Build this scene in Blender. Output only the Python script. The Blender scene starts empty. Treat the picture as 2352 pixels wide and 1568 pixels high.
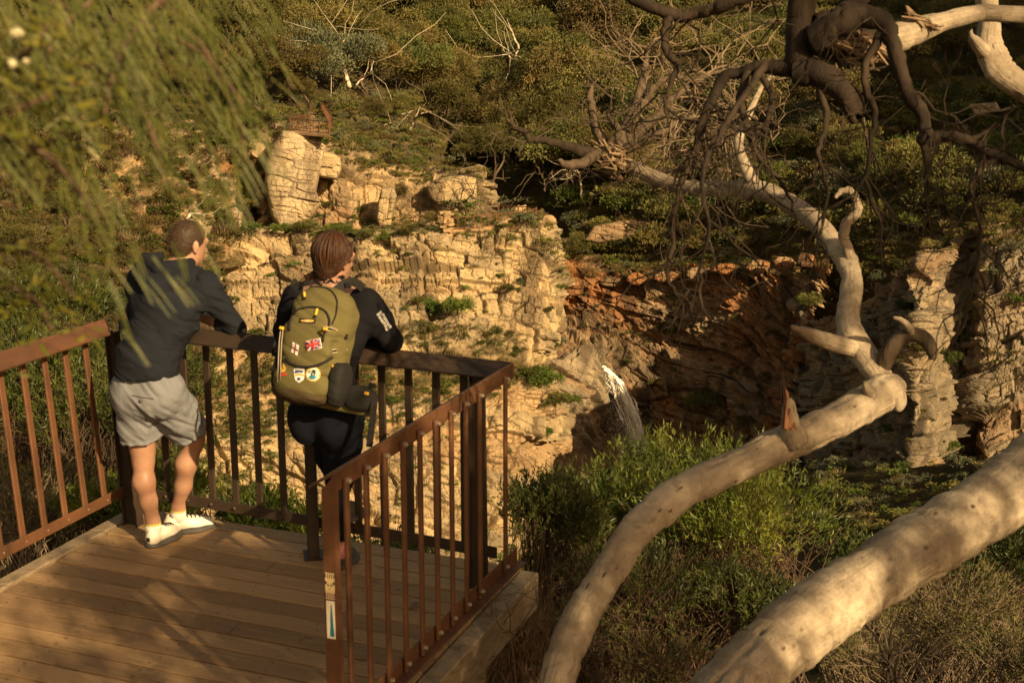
import bpy, math, random
import numpy as np
from mathutils import Vector, Matrix
from mathutils.bvhtree import BVHTree
R = math.radians
rng = np.random.default_rng(7)
random.seed(7)
SC = bpy.context.scene
COL = SC.collection

# ---------------------------------------------------------------- camera model
TH, FOC, CX, CY, CH = R(12.7), 3177.0, 1176.0, 784.0, 2.65
CT, ST = math.cos(TH), math.sin(TH)
def W(x, y, d):
    """world point under image pixel (x, y), at distance d along the view axis"""
    u = (x - CX) / FOC * d; v = (y - CY) / FOC * d
    return np.array([u, d * CT - v * ST, CH - d * ST - v * CT])
def WV(a):
    a = np.asarray(a, float)
    u = (a[..., 0] - CX) / FOC * a[..., 2]; v = (a[..., 1] - CY) / FOC * a[..., 2]
    return np.stack([u, a[..., 2] * CT - v * ST, CH - a[..., 2] * ST - v * CT], -1)
def WZ(x, y, z):
    """world point under image pixel (x, y) at height z"""
    v = (y - CY) / FOC
    return W(x, y, (CH - z) / (ST + v * CT))

# ---------------------------------------------------------------- object helpers
def tag(o, label=None, cat=None, group=None, kind=None):
    if label: o['label'] = label
    if cat: o['category'] = cat
    if group: o['group'] = group
    if kind: o['kind'] = kind
    return o
def empty(name, loc, label=None, cat=None, group=None):
    o = bpy.data.objects.new(name, None); COL.objects.link(o)
    o.location = [float(c) for c in loc]; o.empty_display_size = .1
    return tag(o, label, cat, group)
def link(name, me, mat=None, parent=None):
    o = bpy.data.objects.new(name, me); COL.objects.link(o)
    if mat is not None and len(me.materials) == 0: me.materials.append(mat)
    if parent is not None:
        o.parent = parent
        o.matrix_parent_inverse = Matrix.Translation(-parent.location) if parent.parent is None else Matrix.Identity(4)
    return o
def npmesh(name, v, f, smooth=True, attrs=None, uv=None, fmat=None):
    """v (n,3), f (m,k) int array or list of such arrays; attrs {name: (domain, values)}"""
    fs = [np.asarray(a, np.int32) for a in (f if isinstance(f, list) else [f]) if len(a)]
    me = bpy.data.meshes.new(name)
    v = np.ascontiguousarray(v, np.float32)
    me.vertices.add(len(v)); me.vertices.foreach_set('co', v.ravel())
    idx = np.concatenate([a.ravel() for a in fs]); cnt = np.concatenate([np.full(len(a), a.shape[1], np.int32) for a in fs])
    me.loops.add(len(idx)); me.loops.foreach_set('vertex_index', idx)
    me.polygons.add(len(cnt))
    st = np.zeros(len(cnt), np.int32); st[1:] = np.cumsum(cnt)[:-1]
    me.polygons.foreach_set('loop_start', st)
    me.polygons.foreach_set('use_smooth', np.full(len(cnt), smooth))
    if fmat is not None: me.polygons.foreach_set('material_index', np.asarray(fmat, np.int32))
    if uv is not None:
        l = me.uv_layers.new(name='UVMap'); l.data.foreach_set('uv', np.ascontiguousarray(uv, np.float32)[idx].ravel())
    for k, (dom, val) in (attrs or {}).items():
        a = me.attributes.new(k, 'FLOAT', dom); a.data.foreach_set('value', np.ascontiguousarray(val, np.float32))
    me.update(calc_edges=True)
    return me

class MB:
    """collects shapes into one mesh"""
    def __init__(s): s.v, s.f, s.m, s.r, s.n = [], {}, {}, {}, 0
    def add(s, v, f, rnd=0., mi=0):
        v = np.asarray(v, float); f = np.asarray(f, int)
        k = f.shape[1]
        s.v.append(v); s.f.setdefault(k, []).append(f + s.n); s.n += len(v)
        s.m.setdefault(k, []).append(np.full(len(f), mi)); s.r.setdefault(k, []).append(np.full(len(f), rnd))
    def mesh(s, name, smooth=False):
        ks = sorted(s.f)
        return npmesh(name, np.concatenate(s.v), [np.concatenate(s.f[k]) for k in ks], smooth,
                      {'rnd': ('FACE', np.concatenate([np.concatenate(s.r[k]) for k in ks]))},
                      fmat=np.concatenate([np.concatenate(s.m[k]) for k in ks]))
    def build(s, name, mats, parent=None, smooth=False):
        me = s.mesh(name, smooth)
        for m in (mats if isinstance(mats, (list, tuple)) else [mats]): me.materials.append(m)
        return link(name, me, None, parent)
    def box(s, c, ax, ay, az, rnd=0., mi=0, bev=0.):
        """c centre; ax, ay, az half-extent vectors"""
        c, ax, ay, az = [np.asarray(q, float) for q in (c, ax, ay, az)]
        if bev <= 0:
            v = [c + i * ax + j * ay + k * az for k in (-1, 1) for j in (-1, 1) for i in (-1, 1)]
            f = [(0, 2, 3, 1), (4, 5, 7, 6), (0, 1, 5, 4), (2, 6, 7, 3), (0, 4, 6, 2), (1, 3, 7, 5)]
            s.add(v, f, rnd, mi); return
        L = [np.linalg.norm(q) for q in (ax, ay, az)]
        b = [min(bev, .45 * l) / l for l in L]
        vs, fs3, fs4 = [], [], []
        ix = {}
        A = (ax, ay, az)
        for a in range(3):
            for sg in (-1, 1):
                for s1 in (-1, 1):
                    for s2 in (-1, 1):
                        co = [0, 0, 0]; co[a] = sg; o1, o2 = (a + 1) % 3, (a + 2) % 3
                        co[o1] = s1 * (1 - b[o1]); co[o2] = s2 * (1 - b[o2])
                        sgn = [0, 0, 0]; sgn[a], sgn[o1], sgn[o2] = sg, s1, s2
                        ix[(a, tuple(sgn))] = len(vs)
                        vs.append(c + sum(co[q] * A[q] for q in range(3)))
        hand = np.dot(np.cross(ax, ay), az) > 0
        def quad(q):
            fs4.append(q)
        for a in range(3):
            o1, o2 = (a + 1) % 3, (a + 2) % 3
            for sg in (-1, 1):
                q = []
                for s1, s2 in ((-1, -1), (1, -1), (1, 1), (-1, 1)):
                    sgn = [0, 0, 0]; sgn[a], sgn[o1], sgn[o2] = sg, s1, s2
                    q.append(ix[(a, tuple(sgn))])
                quad(q if (sg > 0) == hand else q[::-1])
        for a in range(3):
            o1, o2 = (a + 1) % 3, (a + 2) % 3
            for s1 in (-1, 1):
                for s2 in (-1, 1):
                    q = []
                    for sa, ax_ in ((-1, o1), (1, o1), (1, o2), (-1, o2)):
                        sgn = [0, 0, 0]; sgn[a], sgn[o1], sgn[o2] = sa, s1, s2
                        q.append(ix[(ax_, tuple(sgn))])
                    quad(q if (s1 * s2 < 0) == hand else q[::-1])
        for sx in (-1, 1):
            for sy in (-1, 1):
                for sz in (-1, 1):
                    q = [ix[(a, (sx, sy, sz))] for a in range(3)]
                    fs3.append(q if (sx * sy * sz > 0) == hand else q[::-1])
        n0 = s.n
        s.add(vs, fs4, rnd, mi)
        s.f.setdefault(3, []).append(np.asarray(fs3) + n0); s.m.setdefault(3, []).append(np.full(8, mi)); s.r.setdefault(3, []).append(np.full(8, rnd))
    def bar(s, p, q, w, t, up=(0, 0, 1), rnd=0., mi=0, bev=0.):
        """bar from p to q, width w across, thickness t along up"""
        p, q = np.asarray(p, float), np.asarray(q, float)
        d = q - p; l = np.linalg.norm(d); d /= l
        sd = np.cross(d, up); sd /= np.linalg.norm(sd); u = np.cross(sd, d)
        s.box((p + q) / 2, d * l / 2, sd * w / 2, u * t / 2, rnd, mi, bev)
    def prism(s, poly, ext, rnd=0., mi=0):
        """closed polygon (n,3) extruded by the vector ext"""
        p = np.asarray(poly, float); n = len(p); e = np.asarray(ext, float)
        n0 = s.n
        s.add(np.concatenate([p, p + e]), [(i, (i + 1) % n, n + (i + 1) % n, n + i) for i in range(n)], rnd, mi)
        for k, order in ((0, range(n - 1, -1, -1)), (n, range(n))):
            s.f.setdefault(n, []).append(np.array([[n0 + k + i for i in order]])); s.m.setdefault(n, []).append(np.full(1, mi)); s.r.setdefault(n, []).append(np.full(1, rnd))
    def tube(s, pts, rad, nseg=8, rnd=0., mi=0, cap=True):
        v, f, _ = tube_arrays(np.asarray(pts, float), np.asarray(rad, float), nseg)
        n0 = s.n; s.add(v, f, rnd, mi)
        if cap:
            m = len(pts)
            for order in (list(range(nseg - 1, -1, -1)), [(m - 1) * nseg + i for i in range(nseg)]):
                s.f.setdefault(nseg, []).append(np.array([[n0 + i for i in order]])); s.m.setdefault(nseg, []).append(np.full(1, mi)); s.r.setdefault(nseg, []).append(np.full(1, rnd))
    def ball(s, c, r, rnd=0., mi=0, nu=10, nv=6):
        c = np.asarray(c, float); r = np.asarray(r, float) * np.ones(3)
        a = np.linspace(0, 2 * np.pi, nu, endpoint=False); b = np.linspace(-np.pi / 2, np.pi / 2, nv + 1)
        b[0] += .02; b[-1] -= .02
        A, B = np.meshgrid(a, b)
        v = np.stack([np.cos(A) * np.cos(B), np.sin(A) * np.cos(B), np.sin(B)], -1).reshape(-1, 3) * r + c
        f = [(j * nu + i, j * nu + (i + 1) % nu, (j + 1) * nu + (i + 1) % nu, (j + 1) * nu + i) for j in range(nv) for i in range(nu)]
        s.add(v, f, rnd, mi)

def tube_arrays(p, rad, nseg=8, wob=0., seed=0, twist=0.):
    """parallel-transported tube: verts, quads, uv (around, metres along)"""
    n = len(p)
    t = np.gradient(p, axis=0); t /= np.linalg.norm(t, axis=1, keepdims=True) + 1e-9
    up = np.array([0, 0, 1.]) if abs(t[0, 2]) < .9 else np.array([1., 0, 0])
    a = np.cross(t[0], up); a /= np.linalg.norm(a)
    A = np.zeros_like(p); A[0] = a
    for i in range(1, n):
        a = a - t[i] * np.dot(a, t[i]); a /= np.linalg.norm(a); A[i] = a
    B = np.cross(t, A)
    ang = np.linspace(0, 2 * np.pi, nseg, endpoint=False)
    L = np.concatenate([[0], np.cumsum(np.linalg.norm(np.diff(p, axis=0), axis=1))])
    rr = rad[:, None] * np.ones((1, nseg))
    if wob > 0:
        cu = np.cos(ang)[None] * 1.7 + L[:, None] * 0; cv = np.sin(ang)[None] * 1.7 + 5
        q = fbm(cu + L[:, None] * 2.1 / (4 * rad.mean() + .05), cv + L[:, None] * 1.3 / (4 * rad.mean() + .05), seed, 3) - .5
        rr = rr * (1 + wob * 2 * q)
    v = p[:, None] + rr[..., None] * (np.cos(ang)[None, :, None] * A[:, None] + np.sin(ang)[None, :, None] * B[:, None])
    i = np.arange(n - 1)[:, None] * nseg; j = np.arange(nseg)[None]; j2 = (j + 1) % nseg
    f = np.stack([i + j, i + j2, i + nseg + j2, i + nseg + j], -1).reshape(-1, 4)
    uv = np.stack([np.broadcast_to(ang / 6.2832, (n, nseg)), np.broadcast_to(L[:, None], (n, nseg))], -1).reshape(-1, 2)
    return v.reshape(-1, 3), f, uv

def spline(pts, n):
    """Catmull-Rom through the rows of pts (any number of columns), n samples"""
    p = np.asarray(pts, float)
    if len(p) == 2: return p[0] + (p[1] - p[0]) * np.linspace(0, 1, n)[:, None]
    p = np.concatenate([[2 * p[0] - p[1]], p, [2 * p[-1] - p[-2]]])
    m = len(p) - 3
    t = np.linspace(0, m, n); i = np.minimum(t.astype(int), m - 1); t = (t - i)[:, None]
    a, b, c, d = p[i], p[i + 1], p[i + 2], p[i + 3]
    return .5 * (2 * b + (c - a) * t + (2 * a - 5 * b + 4 * c - d) * t ** 2 + (3 * b - a - 3 * c + d) * t ** 3)

# ---------------------------------------------------------------- noise
def hsh(ix, iy, s):
    h = (ix.astype(np.int64) * 374761393 + iy.astype(np.int64) * 668265263 + int(s) * 974634777) & 0xffffffff
    h = ((h ^ (h >> 13)) * 1274126177) & 0xffffffff
    h = ((h ^ (h >> 15)) * 2246822519) & 0xffffffff
    return ((h ^ (h >> 16)) & 0xffffff) / float(0x1000000)
def vnoise(x, y, s=0):
    x, y = np.broadcast_arrays(np.asarray(x, float), np.asarray(y, float))
    ix = np.floor(x); iy = np.floor(y); fx = x - ix; fy = y - iy
    fx = fx * fx * (3 - 2 * fx); fy = fy * fy * (3 - 2 * fy)
    a, b = hsh(ix, iy, s), hsh(ix + 1, iy, s); c, d = hsh(ix, iy + 1, s), hsh(ix + 1, iy + 1, s)
    return (a + (b - a) * fx) * (1 - fy) + (c + (d - c) * fx) * fy
def fbm(x, y, s=0, o=4):
    r, a, t = 0., 1., 0.
    for k in range(o):
        r = r + a * vnoise(np.asarray(x) * 2 ** k, np.asarray(y) * 2 ** k, s + 17 * k); t += a; a *= .5
    return r / t
def blocks(u, v, a, b, seed):
    """jointed-rock cells a wide, b high: (edge distance, cell random, local u, local v)"""
    U, V = u / a, v / b
    iv = np.floor(V)
    b1 = np.full(U.shape, 9.); b2 = b1.copy(); rid = np.zeros(U.shape); lu = rid.copy(); lv = rid.copy()
    for dj in (-1, 0, 1):
        row = iv + dj; sh = hsh(row, row * 0 + 3, seed)
        iu0 = np.floor(U + sh)
        for di in (-1, 0, 1):
            iu = iu0 + di
            cu = iu + .5 + (hsh(iu, row, seed + 1) - .5) * .85 - sh
            cv = row + .5 + (hsh(iu, row, seed + 2) - .5) * .55
            du, dv = U - cu, V - cv
            d = (du ** 4 + dv ** 4) ** .25
            n = d < b1
            b2 = np.where(n, b1, np.minimum(b2, d)); b1 = np.where(n, d, b1)
            rid = np.where(n, hsh(iu, row, seed + 3), rid); lu = np.where(n, du, lu); lv = np.where(n, dv, lv)
    return b2 - b1, rid, lu, lv

# ---------------------------------------------------------------- node helpers
def lin(c):
    return [((x / 12.92) if x <= .04045 else ((x + .055) / 1.055) ** 2.4) for x in c]
class NT:
    def __init__(s, name):
        s.m = bpy.data.materials.new(name); s.m.use_nodes = True
        s.t = s.m.node_tree; s.t.nodes.clear()
        s.out = s.t.nodes.new('ShaderNodeOutputMaterial')
    def n(s, ty, ins=None, **kw):
        nd = s.t.nodes.new('ShaderNode' + ty)
        for k, v in kw.items(): setattr(nd, k, v)
        for k, v in (ins or {}).items(): s.set(nd.inputs[k], v)
        return nd
    def set(s, sock, v):
        if isinstance(v, bpy.types.NodeSocket): s.t.links.new(v, sock)
        elif isinstance(v, bpy.types.Node): s.t.links.new(v.outputs[0], sock)
        else:
            if sock.type == 'RGBA' and len(v) == 3: v = (*v, 1)
            sock.default_value = v
    def ramp(s, fac, stops, interp='LINEAR'):
        r = s.n('ValToRGB'); s.set(r.inputs[0], fac); e = r.color_ramp; e.interpolation = interp
        while len(e.elements) < len(stops): e.elements.new(.5)
        for q, (p, c) in zip(e.elements, stops):
            q.position = p; q.color = (*c, 1) if hasattr(c, '__len__') else (c, c, c, 1)
        return r.outputs[0]
    def mix(s, f, a, b, blend='MIX'):
        m = s.n('Mix', data_type='RGBA', blend_type=blend)
        s.set(m.inputs[0], f); s.set(m.inputs[6], a); s.set(m.inputs[7], b); return m.outputs[2]
    def math(s, op, a, b=0., c=None):
        m = s.n('Math', operation=op); s.set(m.inputs[0], a); s.set(m.inputs[1], b)
        if c is not None: s.set(m.inputs[2], c)
        return m.outputs[0]
    def noise(s, vec, scale, det=4., rough=.55, dist=0., sc3=None):
        if sc3: vec = s.n('Mapping', {'Vector': vec, 'Scale': sc3}).outputs[0]
        return s.n('TexNoise', {'Vector': vec, 'Scale': scale, 'Detail': det, 'Roughness': rough, 'Distortion': dist}).outputs[0]
    def attr(s, name): return s.n('Attribute', attribute_name=name).outputs['Fac']
    def obj(s): return s.n('TexCoord').outputs['Object']
    def uv(s): return s.n('TexCoord').outputs['UV']
    def bsdf(s, col, rough=.8, spec=.3, bump=None, bdist=.01, bstr=1., **kw):
        b = s.n('BsdfPrincipled', {'Base Color': col, 'Roughness': rough, 'Specular IOR Level': spec, **kw})
        if bump is not None:
            s.set(b.inputs['Normal'], s.n('Bump', {'Height': bump, 'Distance': bdist, 'Strength': bstr}))
        return b.outputs[0]
    def done(s, sh):
        s.t.links.new(sh, s.out.inputs[0]); return s.m
# ---------------------------------------------------------------- materials
def mat_rock(name, cream, grey, orange, dark, fresh=.5, bump=.25):
    t = NT(name); p = t.obj(); r = t.attr('rnd'); fr = t.attr('fresh')
    n1 = t.attr('low'); run = t.attr('run'); bed = t.attr('bed')
    n2 = t.noise(p, 1.1, 5, .68); n3 = t.noise(p, 7., 4, .7)
    c = t.mix(t.ramp(t.math('ADD', t.math('MULTIPLY', n2, .55), t.math('MULTIPLY', r, .75)), [(.48, 0.), (.82, 1.)]), cream, grey)
    om = t.math('ADD', t.math('ADD', t.math('MULTIPLY', n1, .75), t.math('MULTIPLY', r, .58)), t.math('MULTIPLY', t.math('ADD', fr, t.math('MULTIPLY', n2, .6)), .35))
    c = t.mix(t.ramp(om, [(1.06 - fresh * .5, 0.), (1.2 - fresh * .5, 1.)]), c, t.mix(n2, orange, [q * .62 for q in orange]))
    c = t.mix(t.ramp(run, [(.52, 0.), (.70, .8)]), c, dark)
    c = t.mix(t.ramp(n3, [(.54, 0.), (.68, .5)]), c, [q * .45 for q in grey])
    c = t.mix(t.ramp(t.math('ADD', bed, t.math('MULTIPLY', n3, .4)), [(.42, .5), (.6, 0.)]), c, t.mix(.5, grey, orange))
    vg = t.attr('veg')
    c = t.mix(t.ramp(t.math('ADD', vg, t.math('MULTIPLY', n2, .5)), [(.66, 0.), (.8, 1.)]), c,
              t.ramp(n3, [(.35, (.055, .048, .018)), (.5, (.10, .078, .03)), (.65, (.17, .10, .045))]))
    return t.done(t.bsdf(c, .92, .15, n3, bump, .8))
def mat_soil(name, a, b, c, scale=.6):
    t = NT(name); p = t.obj()
    n1 = t.noise(p, scale * .15, 5, .6); n2 = t.noise(p, scale, 6, .7); n3 = t.noise(p, scale * 9, 4, .7)
    col = t.mix(t.ramp(n1, [(.4, 0.), (.6, 1.)]), a, b)
    col = t.mix(t.ramp(n2, [(.45, 0.), (.65, 1.)]), col, c)
    col = t.mix(t.ramp(n3, [(.4, 0.), (.7, .6)]), col, [q * .5 for q in a])
    return t.done(t.bsdf(col, 1., .05, n3, .12 / scale, 1.))
def mat_leaf(name, a, b, c, trans=.25, rough=.55, spec=.25, objvar=.35):
    t = NT(name); r = t.attr('rnd')
    oi = t.n('ObjectInfo').outputs['Random']
    col = t.ramp(r, [(0., a), (.5, b), (1., c)])
    hs = t.n('HueSaturation', {'Hue': t.math('ADD', .5 - .022 * objvar / .35, t.math('MULTIPLY', oi, .045 * objvar / .35)),
                               'Saturation': 1., 'Value': t.math('ADD', 1. - objvar, t.math('MULTIPLY', t.math('FRACT', t.math('MULTIPLY', oi, 7.31)), 2 * objvar)), 'Color': col})
    b_ = t.bsdf(hs.outputs[0], rough, spec)
    if trans <= 0: return t.done(b_)
    tr = t.n('BsdfTranslucent', {'Color': hs.outputs[0]})
    return t.done(t.n('MixShader', {0: trans, 1: b_, 2: tr}).outputs[0])

M = {}
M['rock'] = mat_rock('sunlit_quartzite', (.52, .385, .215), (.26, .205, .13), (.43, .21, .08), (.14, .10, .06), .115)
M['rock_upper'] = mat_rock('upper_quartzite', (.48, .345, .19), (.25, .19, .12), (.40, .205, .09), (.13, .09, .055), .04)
M['rock_dark'] = mat_rock('brown_quartzite', (.33, .222, .13), (.185, .138, .09), (.36, .168, .07), (.055, .04, .027), .3)  # darker brown rock of the recess wall and rim blocks
M['rock_grey'] = mat_rock('grey_quartzite', (.34, .265, .175), (.19, .155, .11), (.36, .18, .08), (.085, .066, .048), .1)
M['rock_left'] = mat_rock('ochre_quartzite', (.42, .29, .14), (.27, .21, .13), (.36, .20, .09), (.12, .08, .045), .25)
M['soil'] = mat_soil('scrubby_hillside', (.075, .060, .026), (.052, .050, .019), (.115, .075, .036))
M['soil_dark'] = mat_soil('shrubby_gorge_side', (.05, .042, .02), (.036, .036, .014), (.09, .055, .028))
M['litter'] = mat_soil('leaf_litter', (.09, .065, .035), (.06, .05, .022), (.13, .09, .05), 4.)

# ---------------------------------------------------------------- terrain sheets
SHEETS = []
def grid_spline(g, nv, nu):
    g = np.asarray(g, float)
    a = np.stack([spline(g[:, j], nv) for j in range(g.shape[1])], 1)
    return np.stack([spline(a[i], nu) for i in range(nv)], 0)
def lin_rows(w, nv):
    return np.interp(np.linspace(0, len(w) - 1, nv), np.arange(len(w)), w)
def sheet(name, g, nv, nu, mat, amp=1., rough=1., wrow=None, wcol=None, veg=None, seed=1, dip=.08, scales=((6., 3.2, .9), (2.3, 1.3, .5), (.85, .5, .2)), big=1.5, crack=.35, world=False, surf=True, vegcol=None):
    g = np.asarray(g, float)
    P = grid_spline(g if world else WV(g), nv, nu)
    du = np.gradient(P, axis=1); dv = np.gradient(P, axis=0)
    N = np.cross(dv, du); N /= np.linalg.norm(N, axis=2, keepdims=True) + 1e-9
    for _ in range(6):
        N[1:-1, 1:-1] = (N[1:-1, 1:-1] * 2 + N[:-2, 1:-1] + N[2:, 1:-1] + N[1:-1, :-2] + N[1:-1, 2:]) / 6
    N /= np.linalg.norm(N, axis=2, keepdims=True) + 1e-9
    u = np.concatenate([np.zeros((nv, 1)), np.cumsum(np.linalg.norm(np.diff(P, axis=1), axis=2), 1)], 1)
    u = np.broadcast_to(u[nv // 2][None], (nv, nu)); v = np.concatenate([np.zeros((1, nu)), np.cumsum(np.linalg.norm(np.diff(P, axis=0), axis=2), 0)], 0)
    w = lin_rows(wrow, nv)[:, None] if wrow is not None else np.ones((nv, 1))
    if wcol is not None: w = w * lin_rows(wcol, nu)[None]
    w = w * np.ones((nv, nu))
    vg = (lin_rows(veg, nv)[:, None] if veg is not None else np.zeros((nv, 1))) * np.ones((nv, nu))
    if vegcol is not None: vg = vg * lin_rows(vegcol, nu)[None]
    low = fbm(u / 8, v / 6, seed + 21, 4); run = fbm(u / 1.4, v / 7, seed + 22, 4)
    U = u + dip * v * .4 + .5 * (fbm(u / 6, v / 6, seed + 50, 3) - .5); V = v - dip * u + .9 * (fbm(u / 16, v / 9, seed + 60, 3) - .5)
    d = big * (fbm(u / 14, v / 10, seed + 70, 4) - .5) * 2
    rnd = np.zeros((nv, nu)); fresh = np.zeros((nv, nu)); bed = np.zeros((nv, nu))
    for k, th in enumerate((2.6, .95)):
        q = (V + .35 * th * (fbm(U / 7, V / 3, seed + 5 + k, 2) - .5)) / th; iq = np.floor(q); fq = q - iq
        h0 = hsh(iq, iq * 0, seed + 80 + k); on = np.clip((fbm(U / 6, V / 4, seed + 85 + k, 2) - .35) * 5, 0, 1)
        d = d + amp * on * th * .48 * ((h0 - .5) * 1.3 + .35 * fq)
        bed = bed + h0 * .5
    cm = np.clip((fbm(u / 1.8, v / 1.8, seed + 44, 3) - .38) * 4, 0, 1)
    for k, (a, b, h) in enumerate(tuple(scales) + ((scales[-1][0] * .42, scales[-1][1] * .5, scales[-1][2] * .35),)):
        e, r, lu, lv = blocks(U + .12 * a * (fbm(u / a / 1.2, v / b / 1.2, seed + k, 2) - .5), V + .12 * b * (fbm(u / a, v / b, seed + 9 + k, 2) - .5), a, b, seed * 13 + k * 5)
        q = (r ** 1.3) + (lu * (hsh(np.floor(r * 4096), np.floor(r * 777), 3) - .5) * 1.3 + lv * (hsh(np.floor(r * 4096), np.floor(r * 999), 5) - .7)) * 1.
        d = d + amp * h * (q - .4) - amp * crack * (h + .12) * (.25 + .75 * cm) * np.exp(-(e / (.05, .06, .08, .1)[k]) ** 2)
        rnd = rnd + r * (.32, .3, .24, .14)[k]; fresh = fresh + (1 - r) * (.5, .3, .2, 0)[k]
    d = d + rough * .15 * (fbm(u * 1.6, v * 2.4, seed + 90, 5) - .5)
    d[1:-1, 1:-1] = d[1:-1, 1:-1] * .64 + .09 * (d[2:, 1:-1] + d[:-2, 1:-1] + d[1:-1, 2:] + d[1:-1, :-2])
    soft = (fbm(u / 2.2, v / 2.2, seed + 33, 4) - .5) * 1.1
    P = P + N * (d * w + soft * (1 - w))[..., None]
    i = np.arange(nv - 1)[:, None] * nu; j = np.arange(nu - 1)[None]
    f = np.stack([i + j, i + nu + j, i + nu + j + 1, i + j + 1], -1).reshape(-1, 4)
    # keep normals towards the viewpoint's side
    me = npmesh(name, P.reshape(-1, 3), f, False if amp > 0 else True, {'rnd': ('POINT', rnd.ravel()), 'fresh': ('POINT', fresh.ravel() * w.ravel()), 'veg': ('POINT', vg.ravel()), 'low': ('POINT', low.ravel()), 'run': ('POINT', run.ravel()), 'bed': ('POINT', bed.ravel())})
    o = link(name, me, mat)
    tag(o, kind='structure')
    if surf:
        st = 3
        Q = P[::st, ::st]; n1, n2 = Q.shape[:2]
        i = np.arange(n1 - 1)[:, None] * n2; j = np.arange(n2 - 1)[None]
        ff = np.stack([i + j, i + n2 + j, i + n2 + j + 1, i + j + 1], -1).reshape(-1, 4)
        SHEETS.append((name, Q.reshape(-1, 3), ff))
    return o
BV = {}
def bvh():
    if 'b' not in BV:
        vs, fs, n = [], [], 0
        for _, v, f in SHEETS:
            vs.append(v); fs.append(f + n); n += len(v)
        BV['b'] = BVHTree.FromPolygons(np.concatenate(vs).tolist(), np.concatenate(fs).tolist())
    return BV['b']
def hit(x, y):
    o = Vector((0, 0, CH)); d = Vector(W(x, y, 1.)) - o; d.normalize()
    loc, nor, idx, dist = bvh().ray_cast(o, d)
    return (np.array(loc), np.array(nor) * (-1 if nor.dot(d) > 0 else 1), dist) if loc is not None else None
def drop(p, up=30.):
    """height of the terrain under a point"""
    loc = bvh().ray_cast(Vector(p) + Vector((0, 0, up)), Vector((0, 0, -1)))[0]
    return None if loc is None else loc.z

# the wooded hill at the head of the gorge
sheet('hill', [
    [(-500, -500, 215), (100, -480, 255), (600, -420, 270), (1050, -380, 320), (1500, -420, 285), (2000, -430, 250), (2600, -450, 215), (3200, -450, 185)],
    [(-500, -60, 165), (100, -40, 190), (600, -20, 205), (1050, 30, 250), (1500, 0, 225), (2000, 0, 190), (2600, 0, 165), (3200, 0, 145)],
    [(-500, 130, 130), (100, 140, 150), (600, 160, 160), (1050, 200, 205), (1500, 180, 180), (2000, 180, 155), (2600, 180, 135), (3200, 180, 120)],
    [(-500, 320, 105), (100, 330, 120), (600, 340, 132), (1050, 380, 170), (1500, 360, 150), (2000, 360, 130), (2600, 360, 112), (3200, 360, 100)],
    [(-500, 520, 95), (100, 540, 105), (600, 560, 124), (1050, 560, 150), (1400, 560, 140), (1950, 545, 120), (2600, 530, 99), (3200, 520, 88)],
    [(-500, 800, 90), (100, 800, 100), (600, 800, 122), (1050, 700, 146), (1400, 690, 141), (1950, 770, 123), (2600, 760, 102), (3200, 700, 86)]],
    150, 240, M['soil'], amp=0, seed=3, big=3., wrow=[.6] * 6)

# main sunlit bluff under the far lookout: ledge, face, scrub band, lower face; wraps round its right end
def bluff_cols():
    xs = [380, 470, 600, 720, 850, 980, 1100, 1190]
    rows = []
    #        y at each column of: back of ledge, lip, face foot, band foot, lower face ..., floor
    back = [548, 540, 522, 518, 520, 515, 490, 486]
    lip = [575, 548, 538, 544, 556, 548, 534, 522]
    dl = [107, 106, 105.5, 105, 104.5, 104.3, 104, 104.5]
    foot = [800, 775, 762, 760, 755, 740, 750, 790]
    df = [101, 101, 101, 100.5, 100, 100, 100.5, 101.5]
    band = [1000, 985, 975, 985, 1010, 985, 930, 900]
    db = [91, 91, 91.5, 92, 93, 94.5, 97, 99]
    low = [1180, 1170, 1160, 1160, 1160, 1130, 1090, 1060]
    dw = [88, 88, 89, 90, 91, 92.5, 95, 97]
    bot = [1420] * 8
    dbt = [85, 85, 86, 87, 88, 90, 92, 94]
    L = lambda a, b, f: [p + (q - p) * f for p, q in zip(a, b)]
    rows.append([(x, y, d + 9) for x, y, d in zip(xs, back, dl)])
    rows.append([(x, y, d + 1.2) for x, y, d in zip(xs, L(back, lip, .75), dl)])
    rows.append([(x, y + 4, d) for x, y, d in zip(xs, lip, dl)])
    rows.append([(x, y, d) for x, y, d in zip(xs, L(lip, foot, .35), L(dl, df, .35))])
    rows.append([(x, y, d) for x, y, d in zip(xs, L(lip, foot, .75), L(dl, df, .75))])
    rows.append([(x, y, d) for x, y, d in zip(xs, foot, L(df, db, .05))])
    rows.append([(x, y, d) for x, y, d in zip(xs, L(foot, band, .5), L(df, db, .5))])
    rows.append([(x, y, d) for x, y, d in zip(xs, band, db)])
    rows.append([(x, y, d) for x, y, d in zip(xs, L(band, low, .5), L(db, dw, .6))])
    rows.append([(x, y, d) for x, y, d in zip(xs, low, dw)])
    rows.append([(x, y, d) for x, y, d in zip(xs, bot, dbt)])
    # right end
    ye = [488, 505, 516, 600, 690, 775, 840, 905, 1000, 1090, 1400]
    xe = [1236, 1250, 1251, 1256, 1276, 1272, 1236, 1262, 1262, 1222, 1140]
    de = [114, 107, 105.5, 104.8, 104, 103.5, 103, 101.5, 100.5, 99.5, 96]
    for r, (x, y, d) in enumerate(zip(xe, ye, de)):
        rows[r].append((x, y, d))
        rows[r].append((x + 9, y + 2, d + 4.5)); rows[r].append((x + 4, y, d + 16)); rows[r].append((x - 60, y - 10, d + 38))
    return rows
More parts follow.
